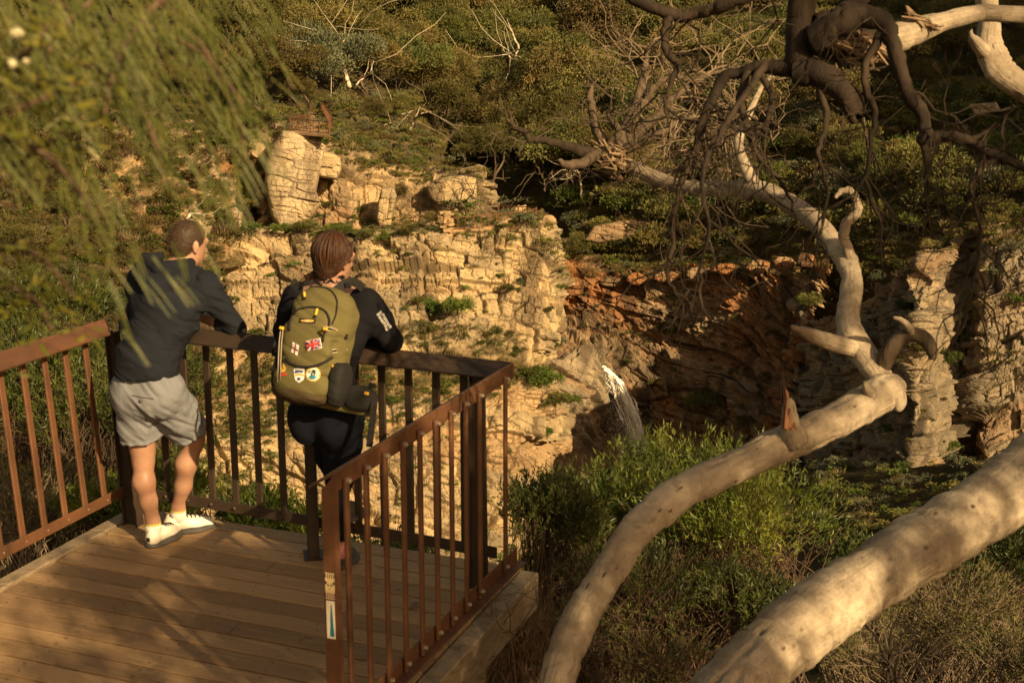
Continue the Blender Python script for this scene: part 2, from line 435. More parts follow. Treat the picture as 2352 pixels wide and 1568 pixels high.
sheet('cliff', bluff_cols(), 620, 760, M['rock'], seed=11, big=.8, dip=.10,
      wrow=[.15, .5, 1, 1, 1, .75, .3, .65, 1, 1, 1], veg=[.8, .35, .0, 0, 0, .25, .55, .2, .05, .1, .2],
      scales=((5.2, 3.1, 1.15), (2.1, 1.45, .72), (.9, .65, .28)), crack=.6)
# upper tier behind the ledge
def tier():
    top = [(560, 330, 126), (625, 300, 124), (690, 292, 122), (800, 330, 122), (930, 360, 124), (1010, 385, 124), (1092, 398, 122)]
    lip = [(585, 380, 116), (618, 316, 114), (700, 312, 113), (770, 350, 113), (890, 378, 113.5), (1000, 412, 113.5), (1092, 408, 112.5)]
    mid = [(590, 430, 114), (606, 400, 112), (690, 400, 110.5), (780, 430, 110.5), (890, 440, 111.5), (1000, 455, 111.5), (1094, 450, 111.5)]
    low = [(600, 490, 112), (622, 470, 110.5), (700, 480, 109.3), (790, 492, 109), (890, 500, 109.5), (1000, 500, 110), (1096, 485, 110.5)]
    bas = [(605, 550, 110), (628, 528, 109), (700, 528, 108.2), (790, 530, 107.8), (890, 536, 107.8), (1000, 536, 108.3), (1098, 520, 109)]
    bb = [(605, 580, 108), (628, 560, 107.6), (700, 560, 107), (790, 560, 106.6), (890, 566, 106.6), (1000, 566, 107), (1098, 550, 108)]
    rows = [top, lip, mid, low, bas, bb]
    for r in rows:
        x, y, d = r[-1]; r += [(x + 6, y + 2, d + 6), (x - 10, y, d + 25)]
        x, y, d = r[0]; r.insert(0, (x - 12, y + 20, d + 22))
    return rows
sheet('cliff', tier(), 360, 520, M['rock_upper'], seed=23, big=1.3, dip=.05, wrow=[.15, .8, 1, 1, .8, .5], veg=[.75, .12, 0, 0, .2, .5],
      scales=((4.6, 3.6, 1.5), (1.8, 1.4, .85), (.75, .55, .34)))
# slope of scrub rising from the upper tier to the hill
sheet('hill', [
    [(440, 60, 200), (620, 80, 165), (760, 110, 172), (900, 170, 176), (990, 250, 172), (1030, 330, 165)],
    [(450, 200, 165), (620, 190, 140), (760, 200, 144), (880, 240, 146), (965, 300, 146), (1020, 360, 146)],
    [(470, 300, 145), (620, 280, 124), (730, 282, 124), (860, 310, 126), (950, 345, 128), (1015, 385, 130)],
    [(500, 400, 132), (620, 330, 116.5), (720, 330, 116), (800, 356, 116), (920, 385, 117), (1015, 410, 120)],
    [(540, 480, 122), (640, 420, 114), (720, 420, 114), (800, 430, 114), (920, 460, 115), (1015, 480, 118)]],
    110, 130, M['soil'], amp=0, seed=29, big=1.2, wrow=[.6] * 5)
# recess with the waterfall
def recess():
    rows = [
        [(1180, 545, 150), (1290, 545, 146), (1420, 548, 143), (1560, 552, 139), (1700, 550, 133), (1830, 552, 124), (1920, 560, 118)],
        [(1180, 622, 141), (1290, 620, 138), (1420, 632, 136), (1560, 625, 133), (1700, 608, 128), (1820, 610, 124), (1900, 620, 118)],
        [(1180, 642, 139), (1290, 650, 136), (1420, 662, 134), (1560, 652, 131.5), (1700, 640, 126.5), (1820, 640, 122), (1896, 650, 115)],
        [(1180, 735, 138), (1290, 735, 135), (1420, 740, 133), (1560, 735, 130.5), (1700, 730, 125), (1810, 730, 120), (1880, 735, 112)],
        [(1180, 800, 130), (1290, 800, 128.5), (1420, 815, 130), (1560, 830, 129.5), (1700, 830, 123.5), (1800, 830, 117), (1865, 825, 109)],
        [(1180, 835, 126), (1290, 838, 125.5), (1400, 865, 128.5), (1550, 920, 128.5), (1690, 930, 122), (1790, 935, 114.5), (1850, 930, 106)],
        [(1180, 940, 125), (1290, 940, 124.5), (1410, 950, 128.5), (1540, 1010, 127.5), (1680, 1020, 120.5), (1780, 1030, 110.5), (1840, 1030, 101)],
        [(1180, 1250, 122), (1290, 1250, 122), (1420, 1250, 124), (1540, 1250, 123), (1680, 1250, 117), (1770, 1250, 107), (1830, 1250, 98)]]
    return rows
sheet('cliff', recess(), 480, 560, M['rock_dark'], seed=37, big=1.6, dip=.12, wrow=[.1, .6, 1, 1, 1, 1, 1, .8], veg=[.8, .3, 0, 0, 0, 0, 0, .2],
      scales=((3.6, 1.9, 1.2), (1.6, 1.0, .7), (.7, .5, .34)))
# spur whose lip the water leaves from
sheet('cliff', [
    [(1215, 815, 130), (1290, 812, 130), (1345, 816, 131), (1372, 826, 132), (1380, 832, 136)],
    [(1205, 828, 122), (1290, 822, 122.5), (1350, 824, 124.5), (1376, 833, 127), (1384, 838, 134)],
    [(1205, 836, 119.5), (1285, 832, 120), (1348, 838, 122), (1380, 846, 125), (1390, 850, 134)],
    [(1208, 890, 119), (1285, 895, 119), (1345, 900, 121.3), (1378, 905, 124.5), (1392, 905, 134)],
    [(1210, 960, 118), (1285, 960, 118.3), (1340, 965, 120.5), (1372, 970, 124), (1388, 970, 134)],
    [(1212, 1250, 114), (1285, 1250, 114), (1340, 1250, 117), (1370, 1250, 122), (1388, 1250, 134)]],
    300, 200, M['rock_grey'], seed=41, big=.7, dip=.1, wrow=[.5, .9, 1, 1, 1, .8], scales=((4., 2.2, .8), (1.6, 1., .5), (.7, .45, .22)))
# right hand buttresses
def butt():
    cols = [(1822, 119, 700), (1868, 107, 740), (1960, 96, 692), (2060, 89, 628), (2112, 84.5, 590), (2160, 88, 578), (2194, 94, 560), (2226, 95, 540), (2258, 92, 520), (2330, 91.5, 490), (2500, 89.5, 460), (2750, 87, 440)]
    rows = []
    lean = [8, 1.2, 0, -1, -2, -3.2, -4.4, -6.5, -9]
    fy = [.06, .0, .04, .22, .42, .62, .8, 1., 1.35]
    for l, f in zip(lean, fy):
        r = []
        for k, (x, d, yt) in enumerate(cols):
            yb = 1180
            sh = -14 * f if 1900 < x < 2200 else 0
            r.append((x + sh, yt + (yb - yt) * f, d + l))
        rows.append(r)
    return rows
sheet('cliff', butt(), 520, 720, M['rock_grey'], seed=53, amp=.78, big=1.2, dip=-.04, wrow=[.1, .6, 1, 1, 1, 1, 1, .9, .6], veg=[.7, .3, .05, 0, 0, 0, .0, .15, .6],
      scales=((4.2, 2.6, 1.3), (1.7, 1.05, .8), (.65, .42, .28)))
# near left hillside with ochre outcrops
sheet('hill', [
    [(-700, 120, 75), (-200, 180, 92), (150, 240, 102), (350, 270, 110), (520, 330, 118), (600, 440, 124)],
    [(-700, 300, 55), (-200, 350, 76), (150, 400, 90), (350, 420, 100), (500, 470, 110), (590, 540, 118)],
    [(-700, 520, 36), (-200, 560, 55), (150, 590, 70), (330, 600, 82), (440, 605, 94), (540, 610, 112)],
    [(-700, 760, 24), (-200, 780, 36), (150, 790, 49), (310, 790, 62), (410, 790, 78), (490, 780, 104)],
    [(-700, 1000, 18), (-200, 1000, 26), (150, 1000, 35), (300, 990, 46), (390, 980, 62), (470, 980, 94)],
    [(-700, 1300, 16), (-200, 1300, 22), (150, 1300, 28), (290, 1300, 38), (370, 1300, 52), (460, 1300, 88)]],
    140, 150, M['soil'], amp=0, seed=61, big=1.5, wrow=[.6] * 6)
sheet('cliff', [
    [(190, 290, 100), (270, 272, 104), (380, 285, 108), (480, 330, 116), (600, 400, 123)],
    [(186, 320, 93), (265, 300, 96), (385, 315, 101), (485, 360, 111), (605, 430, 119)],
    [(190, 440, 88), (270, 430, 91), (390, 440, 96.5), (490, 470, 107), (612, 510, 116)],
    [(170, 560, 83), (280, 560, 87), (395, 560, 93.5), (495, 560, 104), (615, 575, 113)],
    [(165, 660, 78), (290, 650, 83), (400, 645, 90), (500, 620, 100), (620, 620, 110)]],
    280, 300, M['rock_left'], seed=67, big=2.2, dip=.06, wrow=[.3, .8, 1, .9, .4], wcol=[.4, 1, 1, 1, .4], veg=[.6, .1, 0, .25, .6], scales=((6., 3., 1.6), (2.2, 1.1, .8), (.8, .5, .25)))
# floor of the gorge and the foot of its right side
sheet('terrain', [
    [(500, 1330, 84), (1000, 1320, 92), (1180, 1290, 98), (1290, 1160, 112), (1400, 1080, 120), (1600, 1070, 112), (1850, 1080, 92), (2100, 1080, 78), (2400, 1060, 64), (2900, 1000, 54)],
    [(500, 1400, 72), (1000, 1380, 78), (1180, 1360, 80), (1290, 1300, 86), (1400, 1250, 88), (1600, 1230, 80), (1850, 1190, 68), (2100, 1170, 58), (2400, 1150, 48), (2900, 1100, 40)],
    [(500, 1550, 56), (1000, 1520, 56), (1180, 1500, 57), (1290, 1450, 57), (1400, 1420, 56), (1600, 1380, 50), (1850, 1320, 44), (2100, 1290, 38), (2400, 1260, 32), (2900, 1200, 28)],
    [(500, 1800, 40), (1000, 1800, 40), (1180, 1760, 38), (1290, 1730, 37), (1400, 1700, 36), (1600, 1600, 32), (1850, 1480, 28), (2100, 1420, 25), (2400, 1380, 22), (2900, 1300, 20)]],
    90, 150, M['soil_dark'], amp=0, seed=71, big=1.5, wrow=[.6] * 4)
# the spur the deck stands on
gx = np.linspace(-14, 16, 9); gy = [-8, -2, 3, 6, 9, 13, 17, 21, 26, 34]
def gz(x, y):
    z = -1.2 - .34 * max(0, y - 5) + .12 * max(0, x - 1) - .03 * abs(min(0, x))
    if y > 16: z -= (y - 16) * 1.2
    if y < 3: z += .12 * (3 - y)
    return z
sheet('ground', [[(x, y, gz(x, y)) for x in gx] for y in gy[::-1]], 130, 130, M['litter'], amp=0, seed=79, big=.12, wrow=[.85] * 10, world=True)
# unseen ridge added right of the view to shade the right hand slopes
sheet('hill', [
    [(75, -45, -12), (84, 0, -12), (92, 40, -14), (104, 80, -14), (122, 120, -10), (150, 180, 0)],
    [(86, -45, 4), (94, 0, 14), (101, 40, 36), (114, 80, 44), (134, 120, 46), (165, 180, 50)],
    [(100, -45, 12), (106, 0, 32), (114, 40, 68), (128, 80, 82), (148, 120, 88), (180, 180, 92)],
    [(135, -45, 20), (140, 0, 42), (150, 40, 74), (165, 80, 88), (185, 120, 94), (215, 180, 98)]],
    60, 90, M['soil_dark'], amp=0, seed=83, big=4., wrow=[.8] * 4, world=True, surf=False)
# plain beyond and below everything, out to the horizon

me = npmesh('terrain', [(-3000, -3000, -75), (3000, -3000, -75), (3000, 3000, -75), (-3000, 3000, -75)], np.array([(0, 1, 2, 3)]), False)
tag(link('terrain', me, M['soil_dark']), kind='structure')
# ---------------------------------------------------------------- foliage building blocks
def rdirs(n, g=rng):
    d = g.normal(size=(n, 3)); return d / np.linalg.norm(d, axis=1, keepdims=True)
def leaves(p, d, ln, wd, g=rng):
    """lens-shaped blades: base p, direction d, length ln, width wd"""
    n = len(p); d = d / (np.linalg.norm(d, axis=1, keepdims=True) + 1e-9)
    s = np.cross(d, rdirs(n, g)); s /= np.linalg.norm(s, axis=1, keepdims=True) + 1e-9
    ln = np.broadcast_to(ln, n)[:, None]; wd = np.broadcast_to(wd, n)[:, None]
    k = np.cross(s, d) * ln * .10
    v = np.stack([p, p + d * ln * .45 + s * wd / 2 + k, p + d * ln, p + d * ln * .45 - s * wd / 2 + k], 1).reshape(-1, 3)
    return v, np.arange(4 * n).reshape(-1, 4)
def merge(parts):
    """[(v, f, rnd_per_face, mat)] -> arrays"""
    vs, fs, rs, ms, n = [], [], [], [], 0
    for v, f, r, m in parts:
        vs.append(v); fs.append(f + n); n += len(v); rs.append(np.broadcast_to(r, len(f))); ms.append(np.full(len(f), m))
    return np.concatenate(vs), np.concatenate(fs), np.concatenate(rs), np.concatenate(ms)
def plantmesh(name, parts, mats):
    v, f, r, m = merge(parts)
    me = npmesh(name, v, f, False, {'rnd': ('FACE', r)}, fmat=m)
    for q in mats: me.materials.append(q)
    return me
def crown_leaves(seed, kind):
    """unit crown (about 1 wide each way from its centre, base at z=0)"""
    g = np.random.default_rng(seed)
    P, D, L, Wd, Rn = [], [], [], [], []
    if kind == 'gum': K, rx, rz, zc, n, ln, wd = 24, .74, .52, 1.05, 330, .060, .026
    elif kind == 'dome': K, rx, rz, zc, n, ln, wd = 30, .80, .50, .72, 280, .058, .026
    elif kind == 'sheoak': K, rx, rz, zc, n, ln, wd = 28, .70, .58, .88, 300, .085, .014
    elif kind == 'bushy': K, rx, rz, zc, n, ln, wd = 30, .80, .50, .62, 110, .11, .045
    elif kind == 'feather': K, rx, rz, zc, n, ln, wd = 26, .72, .62, .80, 110, .17, .022
    elif kind == 'shrub': K, rx, rz, zc, n, ln, wd = 16, .70, .45, .42, 85, .15, .07
    elif kind == 'tussock': K, rx, rz, zc, n, ln, wd = 12, .75, .30, .22, 80, .30, .03
    elif kind == 'wisp': K, rx, rz, zc, n, ln, wd = 22, .85, .60, .75, 34, .16, .045
    for k in range(K):
        d = g.normal(size=3); d /= np.linalg.norm(d)
        if d[2] < -.25: d[2] *= -.6
        c = d * np.array([rx, rx, rz]) * (g.uniform(.55, 1.) if k > K * .25 else g.uniform(0, .5)) + [0, 0, zc]
        r = g.uniform(.20, .38)
        q = rdirs(n, g); q[:, 2] = np.where(q[:, 2] < -.3, -q[:, 2], q[:, 2])
        p = c + q * r * g.uniform(.55, 1.05, (n, 1)) * np.array([1, 1, .75])
        if kind == 'gum': dr = q * .5 + rdirs(n, g) * .6 + [0, 0, -.55]
        elif kind == 'sheoak': dr = q * .7 + rdirs(n, g) * .5 + [0, 0, -.1]
        elif kind == 'tussock': dr = q * .5 + rdirs(n, g) * .3 + [0, 0, .7]
        else: dr = q * .8 + rdirs(n, g) * .6 + [0, 0, .25]
        P.append(p); D.append(dr); L.append(ln * g.uniform(.6, 1.3, n)); Wd.append(wd * g.uniform(.7, 1.3, n))
        Rn.append(np.clip(g.uniform(.15, .85) + g.uniform(-.13, .13, n), 0, 1))
    v, f = leaves(np.concatenate(P), np.concatenate(D), np.concatenate(L), np.concatenate(Wd), g)
    return v, f, np.concatenate(Rn)
def twig_parts(seed, n, spread, h, r0, lean=.2, forks=2):
    """trunk with limbs reaching into the unit crown"""
    g = np.random.default_rng(seed); out = []
    def limb(p, d, l, r, lev):
        m = 6; pts = [p]
        for i in range(m - 1):
            d = d + g.normal(size=3) * .22; d /= np.linalg.norm(d); pts.append(pts[-1] + d * l / (m - 1))
        pts = np.array(pts)
        v, f, _ = tube_arrays(pts, np.linspace(r, r * .55, m), 5)
        out.append((v, f, g.uniform(), 0))
        if lev > 0:
            for q in range(g.integers(2, 4)):
                i = g.integers(2, m)
                limb(pts[i], d * .7 + g.normal(size=3) * spread + [0, 0, .2], l * g.uniform(.5, .75), r * .5, lev - 1)
    for q in range(n):
        limb(np.array([g.normal() * .04, g.normal() * .04, -.25]), np.array([g.normal() * lean, g.normal() * lean, 1.]), h * g.uniform(.8, 1.1), r0 * g.uniform(.7, 1.), forks)
    return out
def barkmat(name, a, b, sc=3.):
    t = NT(name); p = t.obj(); n = t.noise(p, sc, 4, .65, .4, (1, 1, .35))
    return t.done(t.bsdf(t.ramp(n, [(.35, b), (.62, a)]), .85, .2, n, .02, .6))
M['leaf_olive'] = mat_leaf('olive_gum_leaf', (.038, .045, .012), (.078, .080, .020), (.14, .125, .032), .15)
M['leaf_brown'] = mat_leaf('khaki_sheoak_needles', (.050, .044, .013), (.095, .080, .022), (.155, .12, .036), .12)
M['leaf_grey'] = mat_leaf('grey_green_gum_leaf', (.050, .056, .030), (.085, .090, .048), (.13, .13, .07), .12)
M['leaf_rust'] = mat_leaf('rusty_leaf', (.075, .038, .010), (.13, .066, .016), (.18, .10, .03), .1, objvar=.15)
M['leaf_green'] = mat_leaf('fresh_shrub_leaf', (.035, .055, .010), (.072, .095, .016), (.125, .145, .030), .2)
M['leaf_straw'] = mat_leaf('dry_grass', (.085, .066, .028), (.145, .112, .05), (.22, .17, .085), .1)
M['bark_far'] = barkmat('far_bark', (.115, .085, .055), (.045, .033, .022))
M['bark_white'] = barkmat('bleached_wood', (.56, .48, .37), (.36, .29, .21), 2.)
M['bark_dark'] = barkmat('dark_twigs', (.085, .058, .036), (.03, .022, .015), 6.)

CROWNS = {}
for kd, ct in (('gum', 4), ('dome', 4), ('sheoak', 4), ('shrub', 4), ('tussock', 3), ('wisp', 3), ('bushy', 4), ('feather', 4)):
    CROWNS[kd] = [crown_leaves(100 + 7 * i + 31 * len(kd), kd) for i in range(ct)]
MESH = {}
def crown_mesh(kd, i, mat):
    k = (kd, i, mat)
    if k not in MESH:
        v, f, r = CROWNS[kd][i % len(CROWNS[kd])]
        MESH[k] = plantmesh(kd + '_foliage', [(v, f, r, 0)], [M[mat]])
    return MESH[k]
TRUNKS = [plantmesh('trunk', twig_parts(300 + i, 1 + i % 2, .55, .9, .045, .25, 2), [M['bark_far']]) for i in range(5)]
def shrub_mesh(kd, i, mat):
    k = ('s', kd, i, mat)
    if k not in MESH:
        v, f, r = CROWNS[kd][i % len(CROWNS[kd])]
        MESH[k] = plantmesh(kd, [(v, f, r, 0)] + [(a, b, c, 1) for a, b, c, _ in twig_parts(500 + i, 3, .5, .55, .022, .5, 1)], [M[mat], M['bark_far']])
    return MESH[k]
def put(o, p, s, rz=None, sz=1.):
    o.location = [float(c) for c in p]; o.scale = (s, s, s * sz); o.rotation_euler = (0, 0, random.uniform(0, 6.28) if rz is None else rz)
    return o
HOLD = {}
def tree(kd, mat, p, s, sz, label, group, name='gum_tree', i=None, cat='tree'):
    i = random.randrange(4) if i is None else i
    k = (kd, mat, i, name)
    if k not in HOLD:
        root = empty(name, (0, 0, 0)); c = link('crown', crown_mesh(kd, i, mat)); c.parent = root
        t = link('trunk', TRUNKS[i % 5]); t.parent = root
        HOLD[k] = (root, c, t); 
    else:
        a = HOLD[k]; root = a[0].copy(); COL.objects.link(root)
        for ch in a[1:]:
            q = ch.copy(); COL.objects.link(q); q.parent = root
    put(root, p, s, None, sz); return tag(root, label, cat, group)
def shrub(kd, mat, p, s, sz, label, group, name='shrub', cat='shrub', i=None):
    kd = {'dome': 'bushy', 'sheoak': 'feather'}.get(kd, kd)
    i = random.randrange(4) if i is None else i
    k = (kd, mat, i, name)
    if k not in HOLD: HOLD[k] = link(name, shrub_mesh(kd, i, mat)); o = HOLD[k]
    else: o = HOLD[k].copy(); COL.objects.link(o)
    put(o, p, s, None, sz); return tag(o, label, cat, group)

# ---------------------------------------------------------------- trees of the hill
def inpoly(x, y, poly):
    c = False; j = len(poly) - 1
    for i in range(len(poly)):
        (xi, yi), (xj, yj) = poly[i], poly[j]
        if (yi > y) != (yj > y) and x < (xj - xi) * (y - yi) / (yj - yi) + xi: c = not c
        j = i
    return c
HUES = {'leaf_olive': 'olive', 'leaf_brown': 'brownish', 'leaf_grey': 'grey-green', 'leaf_rust': 'rusty orange', 'leaf_green': 'fresh green', 'leaf_straw': 'straw-coloured'}
FORM = {'gum': 'loose-crowned gum tree', 'dome': 'dense dome-crowned tree', 'sheoak': 'feathery she-oak'}
PLACES = []
def where(x, y):
    if y < 130: row = 'high on the hill'
    elif y < 300: row = 'midway up the hill'
    else: row = 'low on the hill'
    if x < 640: c = 'above the ochre outcrop'
    elif x < 1000: c = 'above the sunlit rock tier'
    elif x < 1330: c = 'above the far lookout'
    elif x < 1750: c = 'behind the hanging dead boughs'
    else: c = 'on the shaded right slope'
    return row + ' ' + c
SIZE = lambda s: 'large' if s > 7. else 'small' if s < 5. else 'mid-sized'
poly_wood = [(520, -60), (2420, -60), (2420, 170), (2100, 190), (1900, 350), (1560, 360), (1500, 470), (1290, 470), (1180, 420), (1060, 400), (1020, 330), (950, 250), (760, 220), (640, 260), (560, 240)]
placed = []
cand = [(random.uniform(500, 2420), random.uniform(-60, 470)) for _ in range(6000)]
cand.sort(key=lambda q: q[1] // 60)
for x, y in cand:
    if len(placed) > 250: break
    if not inpoly(x, y, poly_wood): continue
    md = 56 if x < 1400 else 66
    if any(abs(a - x) < md and (a - x) ** 2 + ((b - y) * 1.5) ** 2 < md * md for a, b in placed): continue
    h = hit(x, y)
    if h is None: continue
    placed.append((x, y))
    kd = random.choices(['gum', 'dome', 'sheoak'], [3, 3, 3.5])[0]
    mat = random.choices(['leaf_olive', 'leaf_brown', 'leaf_grey'], [4, 4.5, .9])[0]
    if random.random() < .012: mat = 'leaf_rust'
    if kd == 'sheoak' and mat == 'leaf_grey': mat = 'leaf_brown'
    s = random.uniform(4.2, 7.6) * (h[2] / 185) ** .6 * (1. if x < 1500 else .85)
    tree(kd, mat, h[0] - [0, 0, .15 * s], s, random.uniform(.85, 1.35), f'{SIZE(s)} {HUES[mat]} {FORM[kd]} {where(x, y)}', 'trees of the wooded hill', {'gum': 'gum_tree', 'dome': 'dome_tree', 'sheoak': 'she_oak'}[kd])
for x, y, w, kd, mat, lab in [(850, 178, 100, 'gum', 'leaf_grey', 'large grey-green gum tree beside the bleached dead tree above the upper walkway'),
                              (1012, 178, 75, 'gum', 'leaf_green', 'light yellow-green gum tree standing out against the dark gully trees'),
                              (612, 150, 95, 'dome', 'leaf_rust', 'rusty orange-leaved tree behind the drooping she-oak needles'),
                              (985, 115, 80, 'dome', 'leaf_olive', 'round olive tree in front of the dark gully at the top'),
                              (930, 268, 110, 'gum', 'leaf_olive', 'spreading olive gum with bare white limbs right of the upper walkway'),
                              (860, 262, 90, 'sheoak', 'leaf_brown', 'bushy brown-green she-oak right of the upper walkway'),
                              (690, 215, 100, 'sheoak', 'leaf_brown', 'khaki she-oak directly above the upper walkway'),
                              (1280, 300, 110, 'dome', 'leaf_brown', 'broad golden dome of foliage left of the dead boughs'),
                              (1075, 345, 80, 'gum', 'leaf_olive', 'narrow olive gum at the foot of the dark gully'),
                              (1190, 420, 70, 'gum', 'leaf_olive', 'shaded olive gum above the far lookout path')]:
    h = hit(x, y + w * .35)
    s = w / 2 * h[2] / FOC
    tree(kd, mat, h[0], s, 1., lab, 'trees of the wooded hill', 'gum_tree' if kd != 'sheoak' else 'she_oak')

# shrubs of the shaded slope
ns = 0; pl2 = []
poly_shr = [(1330, 440), (1500, 340), (1850, 340), (2100, 200), (2420, 190), (2420, 470), (2050, 545), (1850, 570), (1560, 600), (1300, 610), (1270, 520)]
for x, y in [(random.uniform(1270, 2420), random.uniform(190, 610)) for _ in range(2500)]:
    if ns > 118: break
    if not inpoly(x, y, poly_shr) or any((a - x) ** 2 + ((b - y) * 1.6) ** 2 < 44 ** 2 for a, b in pl2): continue
    h = hit(x, y)
    if h is None: continue
    pl2.append((x, y)); ns += 1
    kd = random.choice(['dome', 'shrub', 'sheoak', 'wisp', 'shrub']); mat = random.choices(['leaf_olive', 'leaf_brown', 'leaf_grey', 'leaf_green'], [4, 3, 1, 1.2])[0]
    s = random.uniform(1.3, 2.9)
    col_ = 'left of the gum limb' if x < 1600 else 'behind the gum limb' if x < 1980 else 'toward the right edge'
    row_ = 'high on the shaded slope' if y < 330 else 'midway on the shaded slope' if y < 460 else 'above the brown wall'
    shrub(kd, mat, h[0] - [0, 0, .1 * s], s, random.uniform(.8, 1.3), f"{'broad' if s > 2.2 else 'small'} {HUES[mat]} {dict(dome='rounded', shrub='leafy', sheoak='feathery', wisp='wispy')[kd]} shrub {row_} {col_}", 'shrubs of the shaded right slope')

# ---------------------------------------------------------------- shrubs picked out on the rock
def at_shrub(x, y, w, kd, mat, lab, sz=1., name='shrub', cat='shrub', group=None):
    """shrub w image pixels wide whose foot shows at (x, y)"""
    h = hit(x, y)
    if h is None: return None
    s = w / 2 * h[2] / FOC / .95
    return shrub(kd, mat, h[0] + np.array([h[1][0], h[1][1], 0]) * s * .15 - [0, 0, .08 * s], s, sz, lab, group, name, cat)
G_LEDGE, G_FACE, G_BUTT = 'shrubs on the bluff ledge', 'shrubs rooted in the sunlit cliff', 'shrubs on the shaded buttress'
for a in [(568, 540, 62, 'shrub', 'leaf_green', 'bright green shrub right of the pale boulder on the bluff ledge', 1.1), (645, 540, 62, 'shrub', 'leaf_green', 'rounded green shrub at the foot of the great slab'),
          (700, 538, 78, 'dome', 'leaf_olive', 'wide olive shrub on the ledge under the great slab', .7), (775, 544, 84, 'dome', 'leaf_green', 'wide green shrub mound on the ledge above the woman', .7),
          (838, 552, 60, 'shrub', 'leaf_olive', 'low olive shrub on the cliff lip right of the woman\'s hair'), (890, 556, 55, 'shrub', 'leaf_green', 'low green shrub on the cliff lip under the cleft'),
          (940, 545, 62, 'dome', 'leaf_olive', 'olive shrub left of the far lookout rail end', .8), (988, 528, 42, 'sheoak', 'leaf_brown', 'small upright brown shrub beside the stacked stones', 1.3),
          (1078, 512, 62, 'shrub', 'leaf_green', 'green shrub growing inside the far lookout rail', .8), (1212, 512, 62, 'shrub', 'leaf_grey', 'grey shrub growing over the end of the far lookout rail', .9), (1150, 526, 30, 'shrub', 'leaf_olive', 'tiny tuft hanging under the far lookout rail')]:
    at_shrub(*a[:6], *(a[6:7]), group=G_LEDGE)
for a in [(1000, 725, 86, 'shrub', 'leaf_green', 'leafy green shrub on the sunlit cliff face, left of a pair'), (1052, 735, 92, 'dome', 'leaf_green', 'leafy green shrub on the sunlit cliff face, right of a pair'),
          (962, 700, 46, 'shrub', 'leaf_olive', 'small olive shrub at the left end of the cliff-face thicket'), (1165, 672, 46, 'shrub', 'leaf_olive', 'small shrub on the right part of the sunlit cliff'),
          (1148, 640, 30, 'shrub', 'leaf_green', 'tiny tuft in a crack high on the right of the sunlit cliff'), (1192, 650, 28, 'shrub', 'leaf_grey', 'tiny grey tuft near the cliff corner'),
          (938, 590, 26, 'shrub', 'leaf_olive', 'tiny tuft just under the cliff lip'), (865, 612, 24, 'shrub', 'leaf_green', 'tiny green tuft beside the woman\'s head'),
          (1245, 905, 105, 'dome', 'leaf_green', 'big green shrub on the shoulder left of the waterfall'), (1215, 870, 70, 'shrub', 'leaf_green', 'green shrub right of the deck corner, above the shoulder'),
          (1270, 945, 80, 'dome', 'leaf_olive', 'yellowish bushy shrub below the waterfall shoulder'), (1312, 930, 56, 'shrub', 'leaf_green', 'dark green shrub beside the rock spur of the waterfall'),
          (1255, 1000, 44, 'shrub', 'leaf_green', 'small bright shrub in the crack under the shoulder'), (1262, 718, 32, 'shrub', 'leaf_olive', 'tuft hanging on the lit cliff corner'), (1287, 665, 30, 'shrub', 'leaf_green', 'tuft on the skyline of the cliff corner'),
          (1235, 1010, 26, 'shrub', 'leaf_olive', 'small tuft low on the cliff right of the deck post'), (1200, 1085, 26, 'shrub', 'leaf_green', 'small tuft on the lower cliff right of the deck post'), (925, 470, 46, 'sheoak', 'leaf_brown', 'tall brown-green shrub in the cleft of the upper tier', 1.4),
          (745, 480, 40, 'shrub', 'leaf_olive', 'shrub at the crack right of the great slab'), (815, 555, 66, 'dome', 'leaf_olive', 'broad olive shrub below the dark cleft', .7),
          (1275, 798, 30, 'tussock', 'leaf_green', 'vivid green tussock on the ledge of the waterfall spur'), (1290, 790, 34, 'shrub', 'leaf_grey', 'pale grey shrub on the ledge of the waterfall spur')]:
    at_shrub(*a[:6], *(a[6:7]), group=G_FACE)
